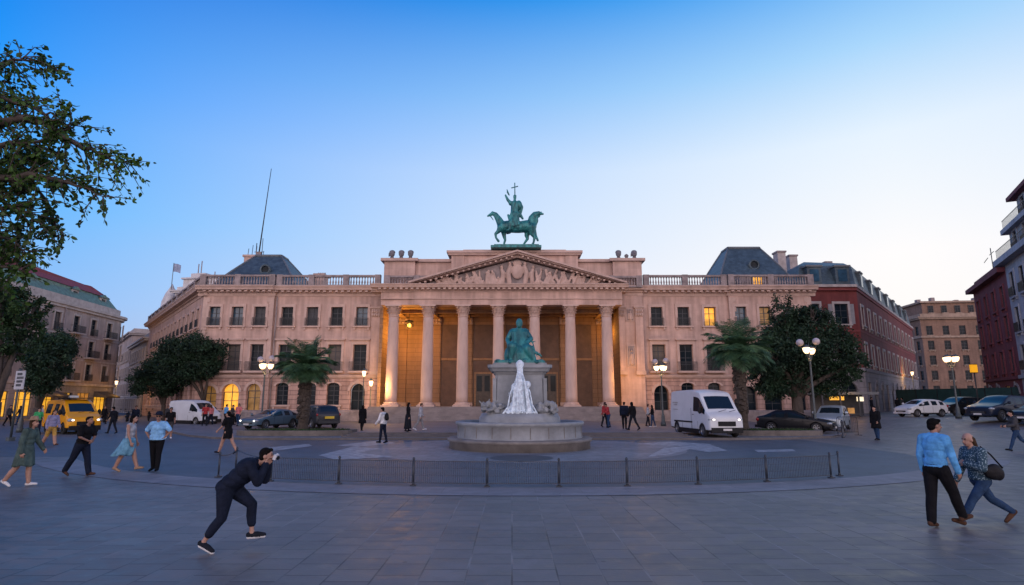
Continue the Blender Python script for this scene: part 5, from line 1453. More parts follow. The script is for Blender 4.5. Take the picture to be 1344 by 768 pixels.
pos = clump_points([(tuple(T3(-5, 200, 12.6)), (1.0, 1.2, 1.0)), (tuple(T3(-20, 250, 12.6)), (1.3, 1.2, 1.0)), (tuple(T3(5, 300, 12.4)), (.7, 1, .7)), (tuple(T3(-40, 140, 12.6)), (1.2, 1.2, .9)), (tuple(T3(10, 345, 12.2)), (.5, .8, .35)), (tuple(T3(-50, 340, 12.2)), (1.2, 1.2, 1.0)), (tuple(T3(30, 230, 12.6)), (.7, .8, .55)), (tuple(T3(40, 175, 12.6)), (.7, .8, .5))], 4200)
put('inner_crown', leaves_mesh('inner_crown', pos, .115, m_leaff, shape=.6), t)
# palms
def palm(label, px, ytop, Y, crown_px, rad, n, seed, zb=.32, tr=.31):
    random.seed(seed); b0 = at(px, 560, Y); top = at(px, ytop, Y); B = Vector((b0.x, Y, zb)); t = thing('palm_tree', label, 'palm tree', tuple(B), 0, 'palms in stone planters')
    h = top.z-zb; mb = MB(); pts = []; rr = []
    for k in range(29):
        f = k/28; pts.append((.06*math.sin(f*4), 0, -.08+h*f)); rr.append(tr*(1.12 if f < .1 else .92+.22*f)*(1+.06*(k % 2)))
    mb.tube(pts, rr, m_palmbark, 14, smooth=False)
    for k in range(120):
        a = random.uniform(0, 2*PI); z = random.uniform(.2, 1)*h; r = tr*(.95+.2*z/h); mb.box((r*math.cos(a), r*math.sin(a), z), (.12, .16, .2), m_palmbark, rz=a, ry=-.5)
    mb.build('trunk', t)
    fr_ = MB(); vs = []
    for k in range(n):
        a = 2*PI*k/n*5.236+random.uniform(-.15, .15); el = R(82-112*(k/n)**.9)+random.uniform(-.1, .1); L = rad*random.uniform(.85, 1.1)*(1.0 if el > 0 else .85)
        pts = []; p = Vector((.12*math.cos(a), .12*math.sin(a), h-.1)); d = Vector((math.cos(a)*math.cos(el), math.sin(a)*math.cos(el), math.sin(el)))
        for j in range(9):
            pts.append(p.copy()); p += d*L/8; d = (d+Vector((0, 0, -.095-.018*j))).normalized()
        fr_.tube(pts, [.03-.003*j for j in range(9)], m_palm, 4)
        for j in range(1, 46):
            f = j/46*8; i = min(7, int(f)); q = pts[i].lerp(pts[i+1], f-i); dd = (pts[i+1]-pts[i]).normalized(); sd_ = dd.cross(Vector((0, 0, 1))); sd_ = sd_.normalized() if sd_.length > .05 else Vector((1, 0, 0))
            ll = rad*.34*math.sin(PI*min(.95, .12+.88*j/46))+.08
            for s in (-1, 1):
                u = (sd_*s*.85+dd*.7+Vector((0, 0, random.uniform(-.35, .15)))).normalized(); w = dd*.011; e = q+u*ll+Vector((0, 0, -.15*ll)); m_ = q+u*ll*.55
                fr_.add([q-w, q+w, m_+w*1.2, e, m_-w*1.2], [(0, 1, 2, 3, 4)], m_palm)
    fr_.build('crown', t, recalc=False)
palm('bushy palm on the left growing from the stone planter in front of the dark cars', 397, 480, 37, None, 2.0, 72, 3)
palm('taller bushy palm on the right between the white van and the big tree', 975, 458, 37, None, 2.25, 72, 9)
# low green growth in the planters
for c, w, d in (((-13.0, 37.0), 3.1, 1.25), ((15.9, 37.0), 2.4, 1.1)):
    n = 2600; a = RNG.uniform(0, 2*PI, n); r = np.sqrt(RNG.uniform(0, 1, n)); pos = np.stack([c[0]+w*r*np.cos(a), c[1]+d*r*np.sin(a), np.full(n, .34)], 1)
    struct(put('planter_grass', leaves_mesh('planter_grass', pos, .14, m_leaf2, up=-1.5, shape=.25)), 'stuff')
# ------------------------------------------------------------------ vehicles
def paint(n, c, coat=.10, rough=.3, metal=0.): return mat(n, c, rough, .06, 1.5, coat=coat, metal=metal, spec=.22)
m_cwhite = paint('white_paint', (.56, .58, .60)); m_cyel = paint('yellow_paint', (.72, .31, .008)); m_cblack = paint('black_paint', (.010, .011, .014)); m_cblue = paint('dark_blue_paint', (.018, .035, .065), metal=.3)
m_cwhite2 = paint('plain_white_paint', (.52, .54, .57)); m_csilver = paint('silver_paint', (.36, .42, .47), metal=.4); m_cnavy = paint('navy_paint', (.010, .016, .034)); m_cgrey = paint('graphite_paint', (.035, .038, .045), metal=.3); m_csteel = paint('steel_blue_paint', (.085, .13, .17), metal=.35)
m_cglass = mat('car_glass', (.010, .018, .026), .05, 0, 1, spec=.5); m_sglass = mat('side_glass', (.010, .018, .026), .05, 0, 1, spec=.25); m_rglass = mat('rear_glass', (.010, .018, .026), .05, 0, 1, spec=.5)
m_plas = mat('black_plastic', (.012, .012, .014), .6, .15, 6, spec=.18); m_rub = mat('tyre_rubber', (.014, .014, .015), .85, .2, 8)
m_rim = mat('alloy_rim', (.30, .31, .33), .3, .1, 5, metal=.8); m_hl = mat('headlight_glass', (.30, .33, .36), .08, .3, 14); m_hlon = mat('lit_headlight', (.9, .9, .9), .2, 0, emit=(1, .93, .78), estr=2.2)
m_tail = mat('tail_light', (.22, .012, .012), .25, .1, 8); m_plw = mat('number_plate_white', (.5, .5, .5), .5, .05); m_ply = mat('number_plate_yellow', (.62, .42, .02), .5, .05); m_chrome = mat('chrome', (.5, .5, .52), .15, 0, metal=1.)
PROTO = {}
def carbody(sts, flags, body, wheels, wr_, W):
    """sts: (y, zbottom, zmid, belt, roof edge, top, halfwidth, roof halfwidth); flags per interval: S side glass, W windscreen, B rear glass"""
    mb = MB(); mats = [body, m_sglass, m_cglass, m_rglass, m_plas]; rows = []
    for y, zb, zm, be, zr, zt, w, wr in sts:
        h = [(w*.90, zb), (w, zb+(zm-zb)*.35), (w, zm), (w*.985, be), None, (wr, zr), None]
        h[4] = (w*.985+(wr-w*.985)*.86, be+(zr-be)*.86); h[6] = (wr*(.97 if W > 1.01 else .95), zr+(zt-zr)*.2)
        rows.append([(-x, y, z) for x, z in h]+[(0, y, zt)]+[(x, y, z) for x, z in reversed(h)])
    n = len(rows[0]); vs = [p for r in rows for p in r]; me = bpy.data.meshes.new('t'); fs = []; mi = []
    for i in range(len(rows)-1):
        for k in range(n):
            k2 = (k+1) % n; fs.append((i*n+k, i*n+k2, (i+1)*n+k2, (i+1)*n+k)); kk = min(k, n-2-k) if k < n-1 else -1
            f = flags[i]; g = 0
            if kk == 3 and 'S' in f: g = 1
            if kk == 6 and 'W' in f: g = 2
            if kk == 6 and 'B' in f: g = 3
            if kk in (0, -1): g = 4
            mi.append(g)
    fs.append(tuple(range(n))); fs.append(tuple(reversed(range((len(rows)-1)*n, len(rows)*n)))); mi += [0, 0]
    me.from_pydata(vs, [], fs)
    for m in mats: me.materials.append(m)
    me.polygons.foreach_set('material_index', mi); b = bmesh.new(); b.from_mesh(me); bmesh.ops.recalc_face_normals(b, faces=b.faces); b.to_mesh(me); b.free()
    o = put('t', me); s = o.modifiers.new('s', 'SUBSURF'); s.levels = 2; s.render_levels = 2
    cut = []
    for y in wheels:
        for sx in (-1, 1):
            c = MB(); pts = [(sx*(W-.30), y, wr_), (sx*(W+.2), y, wr_)]; c.tube(pts, wr_*1.16, m_plas, 24, smooth=True); co = c.build('cut'); cut.append(co)
            bm_ = o.modifiers.new('b', 'BOOLEAN'); bm_.operation = 'DIFFERENCE'; bm_.object = co; bm_.solver = 'EXACT'; bm_.material_mode = 'TRANSFER'
    me = evaluated(o, 'car')
    for c in cut: d = c.data; bpy.data.objects.remove(c); bpy.data.meshes.remove(d)
    names = [m.name for m in me.materials]
    return me
def split_mesh(me, idxs, name):
    b = bmesh.new(); b.from_mesh(me); kill = [f for f in b.faces if f.material_index not in idxs]; bmesh.ops.delete(b, geom=kill, context='FACES')
    n = bpy.data.meshes.new(name); b.to_mesh(n); b.free()
    for m in me.materials: n.materials.append(m)
    n.polygons.foreach_set('use_smooth', [True]*len(n.polygons)); return n
def wheel(parent, x, y, r, wd=.22, dark=False):
    mb = MB(); mb.lathe([(r*.62, -wd/2), (r*.92, -wd/2), (r, -wd*.36), (r, wd*.36), (r*.92, wd/2), (r*.62, wd/2)], m_rub, 28, cap=False)
    w = mb.build('wheel', parent, (x, y, r)); w.rotation_euler = (0, R(90) if x > 0 else R(-90), 0)
    q = MB(); m = m_plas if dark else m_rim; q.lathe([(r*.63, -wd*.1), (r*.63, wd*.49), (r*.56, wd*.50), (r*.54, wd*.3)], m, 28, cap=False); q.lathe([(0, wd*.2), (r*.56, wd*.2)], m_plas, 20, cap=False); q.lathe([(.0, wd*.46), (r*.14, wd*.44), (r*.16, wd*.2)], m, 12, cap=False)
    for k in range(7): a = 2*PI*k/7; q.box((r*.34*math.cos(a), r*.34*math.sin(a), wd*.36), (r*.46, r*.13, wd*.14), m, rz=a)
    q.build('rim', w)
def vehicle(kind, name, label, cat, loc, azn, body, lit=False, plate='white', group='vehicles parked round the square', dark_rims=False):
    H = azn; rz = -R(H)      # local +y is the nose; azimuth clockwise from +y
    t = thing(name, label, cat, loc, rz, group)
    if kind == 'sedan': Lh, W, wb, wr = 2.30, .90, (1.38, -1.32), .33; sts = [(2.30, .30, .50, .62, .66, .68, .70, .60), (2.22, .24, .50, .68, .72, .74, .80, .68), (1.9, .20, .55, .76, .80, .84, .88, .76), (1.2, .20, .55, .86, .90, .93, .90, .80), (.82, .20, .55, .92, .97, 1.0, .90, .80), (.05, .20, .55, .95, 1.36, 1.42, .90, .62), (-.30, .20, .55, .96, 1.40, 1.46, .90, .61), (-.38, .20, .55, .96, 1.40, 1.46, .90, .61), (-1.10, .20, .55, .97, 1.36, 1.43, .90, .61), (-1.22, .20, .55, .97, 1.33, 1.41, .90, .62), (-1.75, .20, .55, 1.0, 1.06, 1.10, .89, .74), (-2.18, .24, .55, .98, 1.02, 1.05, .84, .74), (-2.30, .32, .55, .88, .92, .95, .76, .66)]; fl = ['', '', '', '', 'SW', 'S', '', 'S', '', 'SB', '', '']; hz, tz, gy, bz = .62, .82, .42, .40
    elif kind == 'hatch': Lh, W, wb, wr = 2.08, .88, (1.25, -1.25), .32; sts = [(2.08, .30, .52, .66, .70, .72, .70, .60), (1.98, .24, .52, .74, .78, .80, .80, .68), (1.6, .20, .55, .86, .90, .94, .87, .76), (1.05, .20, .55, .94, .99, 1.03, .88, .80), (.25, .20, .55, .98, 1.42, 1.48, .88, .64), (-.15, .20, .55, .99, 1.46, 1.52, .88, .63), (-.23, .20, .55, .99, 1.46, 1.52, .88, .63), (-1.0, .20, .55, 1.0, 1.44, 1.51, .88, .63), (-1.1, .20, .55, 1.0, 1.43, 1.5, .88, .63), (-1.62, .20, .55, 1.03, 1.36, 1.44, .86, .62), (-1.92, .24, .55, 1.0, 1.06, 1.1, .84, .72), (-2.04, .32, .55, .86, .92, .95, .78, .66)]; fl = ['', '', '', 'SW', 'S', '', 'S', '', 'S', 'B', '']; hz, tz, gy, bz = .68, .92, .45, .40
    elif kind == 'suv': Lh, W, wb, wr = 2.35, .96, (1.42, -1.40), .38; sts = [(2.35, .36, .62, .82, .86, .88, .78, .68), (2.25, .30, .62, .90, .94, .97, .88, .78), (1.85, .27, .65, 1.02, 1.06, 1.10, .95, .86), (1.1, .27, .65, 1.08, 1.13, 1.17, .96, .88), (.42, .27, .65, 1.12, 1.60, 1.68, .96, .72), (0, .27, .65, 1.13, 1.68, 1.76, .96, .71), (-.09, .27, .65, 1.13, 1.68, 1.76, .96, .71), (-.95, .27, .65, 1.14, 1.68, 1.76, .96, .71), (-1.05, .27, .65, 1.14, 1.68, 1.76, .96, .71), (-1.85, .27, .65, 1.16, 1.64, 1.72, .94, .70), (-2.0, .27, .65, 1.16, 1.60, 1.68, .93, .70), (-2.22, .30, .65, 1.12, 1.18, 1.22, .92, .82), (-2.33, .40, .65, .95, 1.0, 1.03, .86, .76)]; fl = ['', '', '', 'SW', 'S', '', 'S', '', 'S', '', 'B', '']; hz, tz, gy, bz = .84, 1.02, .58, .5
    elif kind == 'mpv': Lh, W, wb, wr = 2.15, .90, (1.35, -1.25), .33; sts = [(2.15, .32, .56, .74, .78, .80, .72, .62), (2.05, .26, .56, .84, .88, .9, .82, .72), (1.7, .22, .58, .98, 1.02, 1.06, .89, .80), (1.25, .22, .58, 1.06, 1.10, 1.14, .90, .82), (.45, .22, .58, 1.08, 1.58, 1.66, .90, .70), (-.05, .22, .58, 1.08, 1.66, 1.74, .90, .69), (-.13, .22, .58, 1.08, 1.66, 1.74, .90, .69), (-1.0, .22, .58, 1.08, 1.66, 1.74, .90, .69), (-1.1, .22, .58, 1.08, 1.66, 1.74, .90, .69), (-1.8, .22, .58, 1.1, 1.6, 1.68, .88, .68), (-2.05, .26, .58, 1.06, 1.12, 1.16, .87, .76), (-2.14, .34, .58, .9, .95, .98, .82, .72)]; fl = ['', '', '', 'SW', 'S', '', 'S', '', 'S', 'B', '']; hz, tz, gy, bz = .80, 1.0, .5, .42
    elif kind == 'van': Lh, W, wb, wr = 2.85, 1.02, (1.9, -1.75), .36; sts = [(2.86, .34, .62, .98, 1.02, 1.04, .90, .82), (2.80, .28, .62, 1.12, 1.16, 1.18, .98, .90), (2.62, .26, .66, 1.24, 1.28, 1.31, 1.01, .94), (2.46, .26, .66, 1.32, 1.36, 1.39, 1.02, .96), (2.38, .26, .66, 1.34, 1.39, 1.42, 1.02, .96), (1.58, .26, .66, 1.36, 2.40, 2.45, 1.02, .93), (1.44, .26, .66, 1.36, 2.50, 2.58, 1.02, .91), (.62, .26, .66, 1.36, 2.60, 2.71, 1.02, .90), (.50, .26, .66, 1.36, 2.60, 2.72, 1.02, .90), (-.9, .26, .66, 1.36, 2.62, 2.74, 1.02, .90), (-2.5, .26, .66, 1.36, 2.60, 2.72, 1.02, .90), (-2.78, .28, .66, 1.36, 2.56, 2.66, 1.01, .89), (-2.86, .36, .66, 1.34, 2.4, 2.5, .96, .80)]; fl = ['', '', '', '', 'SW', 'S', 'S', '', '', '', '', '']; hz, tz, gy, bz = .98, 1.15, .76, .46
    elif kind == 'minibus': Lh, W, wb, wr = 2.6, 1.0, (1.7, -1.55), .35; sts = [(2.6, .34, .62, .86, .92, .95, .82, .72), (2.5, .28, .62, 1.0, 1.06, 1.1, .93, .82), (2.15, .26, .64, 1.16, 1.2, 1.24, .99, .90), (1.85, .26, .64, 1.24, 1.3, 1.34, 1.0, .92), (1.05, .26, .64, 1.26, 2.02, 2.10, 1.0, .80), (.6, .26, .64, 1.26, 2.14, 2.24, 1.0, .80), (.5, .26, .64, 1.26, 2.16, 2.26, 1.0, .80), (-.7, .26, .64, 1.26, 2.18, 2.28, 1.0, .80), (-.82, .26, .64, 1.26, 2.18, 2.28, 1.0, .80), (-2.3, .26, .64, 1.26, 2.16, 2.26, .99, .80), (-2.5, .28, .64, 1.26, 2.1, 2.2, .98, .80), (-2.6, .36, .64, 1.2, 1.9, 2.0, .94, .78)]; fl = ['', '', '', 'SW', 'S', '', 'S', '', 'S', '', '']; hz, tz, gy, bz = .90, 1.1, .68, .45
    if body is m_cwhite2: fl = ['', '', '', 'SW', 'S', '', '', '', '', '', '']
    key = (kind, body.name)
    if key not in PROTO:
        me = carbody(sts, fl, body, wb, wr, W); PROTO[key] = [split_mesh(me, (0, 4), 'body'), split_mesh(me, (1,), 'side_window'), split_mesh(me, (2,), 'windscreen'), split_mesh(me, (3,), 'rear_window')]
    if len(PROTO[key]) == 4:
        sw = PROTO[key][1]; halves = []
        for sg in (-1, 1):
            b = bmesh.new(); b.from_mesh(sw); bmesh.ops.delete(b, geom=[f for f in b.faces if f.calc_center_median().x*sg < 0], context='FACES'); h_ = bpy.data.meshes.new('side_window'); b.to_mesh(h_); b.free()
            for m in sw.materials: h_.materials.append(m)
            halves.append(h_)
        PROTO[key] = [PROTO[key][0], halves[0], PROTO[key][2], PROTO[key][3], halves[1]]
    for nme, me in zip(('body', 'side_window', 'windscreen', 'rear_window', 'side_window'), PROTO[key]):
        if len(me.polygons): put(nme, me, t)
    for y in wb:
        for s in (-1, 1): wheel(t, s*(W-.12), y, wr, dark=dark_rims)
    big = kind in ('van', 'minibus')
    fy = Lh-.05
    mb = MB(); mb.box((0, fy+.03, gy), (W*(1.0 if big else 1.05), .10, .26 if big else .16), m_plas)
    for k in range(0 if big else 3): mb.box((0, fy+.082, gy-.07+.07*k), (W*.9, .008, .012), m_rim)
    mb.build('grille', t)
    for s in (-1, 1):
        mb = MB(); mb.ball((s*W*.80, Lh-.17, hz), (.19, .17, .13 if big else .085), m_hl, 14, 10); h = mb.build('headlight', t)
        if lit: mb = MB(); mb.ball((s*W*.72, Lh-.035, hz), (.10, .05, .06), m_hlon, 10, 8); mb.build('bulb', h)
        mb = MB(); mb.ball((s*W*.90, -Lh+.13, tz), (.08 if not big else .05, .11, .11 if not big else .26), m_tail, 12, 8); mb.build('tail_light', t)
        my = sts[3][0]-(.28 if not big else .5); mz = sts[3][3]+.16; mb = MB(); mb.ball((s*(W+.12), my, mz), (.12, .06, .10 if not big else .19), body if not big else m_plas, 12, 8); mb.box((s*(W+.0), my, mz-.06), (.16, .05, .05), m_plas); mb.build('mirror', t)
        for y in ((.0, -1.0) if not big else (.75,)): mb = MB(); mb.box((s*(W+.005), y, sts[5][3]-.12), (.035, .17, .03), body if not big else m_plas); mb.build('door_handle', t)
        mb = MB(); mb.box((s*(W*.985), 0, .30), (.05, (wb[0]-wb[1])-2.6*wr, .10 if not big else .26), m_plas); mb.build('sill_trim', t)
        # door shut lines
        for y in ((.62, -.33, -1.15) if not big else (1.35, .55, -.85)): mb = MB(); mb.box((s*(W+.001), y, .62), (.008, .010, .5), m_plas); mb.build('door_gap', t)
    mb = MB(); mb.box((0, fy-.02, bz-.06), (W*1.78, .22, .30 if big else .13), m_plas if big else body); mb.build('bumper', t)
    mb = MB(); mb.box((0, -Lh+.02, bz-.02), (W*1.72, .2, .18), m_plas if big else body); mb.build('bumper', t)
    pm = m_ply if plate == 'yellow' else m_plw
    mb = MB(); mb.box((0, fy+.11, bz-.02), (.5, .02, .11), m_plw); mb.build('number_plate', t)
    mb = MB(); mb.box((0, -Lh-.07, bz+.32 if kind == 'suv' else bz+.3), (.52 if kind != 'suv' else .7, .03, .12 if kind != 'suv' else .17), pm); mb.build('number_plate', t)
    if kind == 'van':
        for s in (-1, 1):
            mb = MB(); mb.box((s*(W+.004), -.75, .80), (.03, 2.7, .09), m_plas); mb.build('side_moulding', t)
            mb = MB(); mb.box((s*(W+.0), .48, 1.0), (.010, .012, 1.2), m_plas); mb.build('door_gap', t)
            for z, l in ((1.92, .8), (1.78, .5), (1.5, .65)): mb = MB(); mb.box((s*(W-.02), -1.9, z), (.012, l, .035), m_rim); mb.build('side_mark', t)
    if big:
        mb = MB(); mb.tube([(.28, sts[3][0]+.04, sts[3][5]+.02), (-.25, sts[3][0]-.08, sts[3][5]+.14)], .012, m_plas, 5); mb.tube([(-.35, sts[3][0]+.04, sts[3][5]+.02), (-.8, sts[3][0]-.08, sts[3][5]+.12)], .012, m_plas, 5); mb.build('wiper', t)
    return t
q = gr(930, 573, .12); vehicle('van', 'delivery_van', 'large white high roofed delivery van parked right of the fountain by the palm', 'van', (11.55, 36.5, .12), 173, m_cwhite, lit=True)
v = fr(270, 55.5); vehicle('minibus', 'delivery_van', 'white van parked below the left corner of the palace', 'van', (v[0], v[1], .004), 118, m_cwhite2, group='vehicles parked round the square')
v = fr(116, 41.5); yv = vehicle('minibus', 'taxi_van', 'yellow taxi van with lit headlights driving across the left of the square', 'van', (v[0], v[1], .004), 127, m_cyel, lit=True, dark_rims=True)
mb = MB(); mb.box((0, .2, 2.32), (1.5, 1.6, .06), m_plas); mb.box((0, -.2, 2.42), (.5, .28, .16), m_cwhite); mb.build('roof_rack', yv)
v = fr(368, 45.5); vehicle('sedan', 'parked_car', 'steel blue sedan with its nose to the left behind the left planter', 'car', (v[0], v[1], .12), 203, m_csteel, lit=True)
v = fr(425, 46.5); vehicle('suv', 'parked_car', 'graphite sport utility car showing its tail with yellow number plate behind the left palm', 'car', (v[0], v[1], .12), -40, m_cgrey, plate='yellow')
v = fr(1030, 39.8); vehicle('sedan', 'parked_car', 'black sedan parked side on behind the right planter', 'car', (v[0], v[1], .12), 128, m_cblack)
v = fr(1077, 43); vehicle('mpv', 'parked_car', 'silver people carrier facing the square in front of the big right tree', 'car', (v[0], v[1], .12), 216, m_csilver)
def onr(px, d): v = fr(px, d); return (v[0], v[1], rise(*v))
vehicle('hatch', 'parked_car', 'white hatchback with its nose to the left beside the right street', 'car', onr(1190, 52.5), 258, m_cwhite, lit=False)
vehicle('suv', 'parked_car', 'black car parked between the white hatchback and the street lamp on the right', 'car', onr(1238, 56.5), 255, m_cblack)
vehicle('suv', 'parked_car', 'dark blue sport utility car parked right of the street lamp by the hoarding', 'car', onr(1291, 41.5), 250, m_cnavy)
vehicle('sedan', 'parked_car', 'dark blue sedan parked at the right edge of the view', 'car', onr(1345, 38.5), 248, m_cnavy)
# more cars far down the right street and motor scooters on the left
vehicle('sedan', 'parked_car', 'dark car half hidden far down the right street beneath the brown brick block', 'car', onr(1222, 84), 215, m_cgrey)
def scooter(loc, rz, paint_, label):
    t = thing('motor_scooter', label, 'motorbike', loc, rz, 'motor scooters parked on the left')
    for y in (.62, -.6):
        mb = MB(); mb.lathe([(.17, -.05), (.25, -.055), (.28, 0), (.25, .055), (.17, .05)], m_rub, 18, cap=False); w = mb.build('wheel', t, (0, y, .28)); w.rotation_euler = (0, R(90), 0)
        q = MB(); q.lathe([(0, -.02), (.17, -.02), (.17, .02), (0, .02)], m_rim, 12, cap=False); q.build('rim', w)
    b = Blob(); b.chain([(0, .62, .5), (0, .50, .85), (0, .42, 1.0)], [.10, .14, .09]); b.chain([(0, .45, .42), (0, .1, .32), (0, -.2, .36), (0, -.55, .62), (0, -.85, .66)], [.12, .12, .15, .19, .10]); b.cap((0, .66, .52), (0, .6, .60), .09, .09)
    b.build('bodywork', .04, {'a': paint_}, t)
    mb = MB(); mb.ball((0, -.4, .82), (.15, .42, .08), m_plas, 12, 8); mb.build('seat', t)
    mb = MB(); mb.tube([(-.34, .34, 1.06), (-.1, .42, 1.03), (.1, .42, 1.03), (.34, .34, 1.06)], .02, m_plas, 6)
    for s in (-1, 1): mb.tube([(s*.22, .38, 1.05), (s*.3, .42, 1.25)], .01, m_plas, 5); mb.ball((s*.3, .42, 1.28), (.07, .02, .05), m_plas, 8, 6)
    mb.build('handlebar', t); mb = MB(); mb.ball((0, .60, .90), (.09, .06, .08), m_hl, 10, 8); mb.build('headlight', t)
random.seed(3)
for i, (px, d, c, lab) in enumerate(((158, 62, m_cblack, 'black motor scooter at the left end of the row by the dark trees'), (172, 63, m_cgrey, 'graphite motor scooter second along the row by the dark trees'), (186, 64, m_cblue, 'dark blue motor scooter in the middle of the row by the dark trees'),
                                     (199, 65, m_csilver, 'silver motor scooter among dark ones in the row by the dark trees'), (213, 66, m_cblack, 'black motor scooter at the right end of the row nearest the white van'), (300, 58, m_cblue, 'dark blue motor scooter parked before the lit arch of the palace'), (322, 57, m_cblack, 'black motor scooter parked left of the blue sedan by the palace'))):
    v = fr(px, d); scooter((v[0], v[1], .124 if i > 4 else .004), R(30+random.uniform(-14, 14)), c, lab)
# ------------------------------------------------------------------ people
def cl(n, c, **k): return mat('cloth_'+n, c, .85, k.pop('var', .3), k.pop('scale', 7), .9, 13, spec=.15, **k)
SKIN = mat('skin', (.34, .19, .14), .55, .12, 6); SKIN2 = mat('skin_tan', (.25, .13, .09), .55, .12, 6); EYE_M = mat('eye', (.02, .018, .016), .2, 0); LIP = mat('lips', (.26, .10, .09), .5, .1)
HAIRD = mat('dark_hair', (.006, .005, .005), .8, .4, 30, .8, 50, spec=.08); HAIRB = mat('brown_hair', (.05, .03, .018), .8, .3, 20, .8, 50, spec=.1); HAIRG = mat('grey_hair', (.07, .06, .055), .6, .3, 20)
C_ = dict(black=cl('black', (.006, .006, .008)), navy=cl('navy', (.008, .012, .026)), ltblue=cl('light_blue', (.20, .42, .68)), blue=cl('blue', (.095, .31, .60)), jeans=cl('denim', (.020, .045, .10)), white=cl('white', (.55, .55, .57)), grey=cl('grey', (.20, .20, .21)), dkgrey=cl('dark_grey', (.045, .045, .05)),
          green=cl('grey_green', (.062, .095, .088)), bright=cl('bright_green', (.05, .35, .12)), skirt=cl('sky_blue', (.14, .32, .45)), lav=cl('lavender', (.24, .23, .36)), mustard=cl('mustard', (.40, .24, .06)), red=cl('red', (.32, .035, .04)), pink=cl('pink', (.45, .14, .15)), charcoal=cl('charcoal', (.010, .012, .018)),
          brown=cl('brown_leather', (.07, .035, .022)), print_=mat('cloth_print', (.20, .30, .36), .85, .0, 1), tan=cl('tan', (.30, .20, .13)), ltgrey=cl('light_grey', (.36, .37, .40)))
# printed blouse: dark teal with pale dashes
N_, L_ = nt(C_['print_']); v_ = N_.new('ShaderNodeTexVoronoi'); v_.inputs['Scale'].default_value = 38; r_ = N_.new('ShaderNodeValToRGB'); tc_ = N_.new('ShaderNodeTexCoord')
r_.color_ramp.elements[0].position = .30; r_.color_ramp.elements[0].color = (.24, .33, .38, 1); r_.color_ramp.elements[1].position = .42; r_.color_ramp.elements[1].color = (.02, .055, .085, 1)
L_.new(tc_.outputs['Object'], v_.inputs['Vector']); L_.new(v_.outputs['Distance'], r_.inputs[0]); L_.new(r_.outputs[0], N_['Principled BSDF'].inputs['Base Color'])

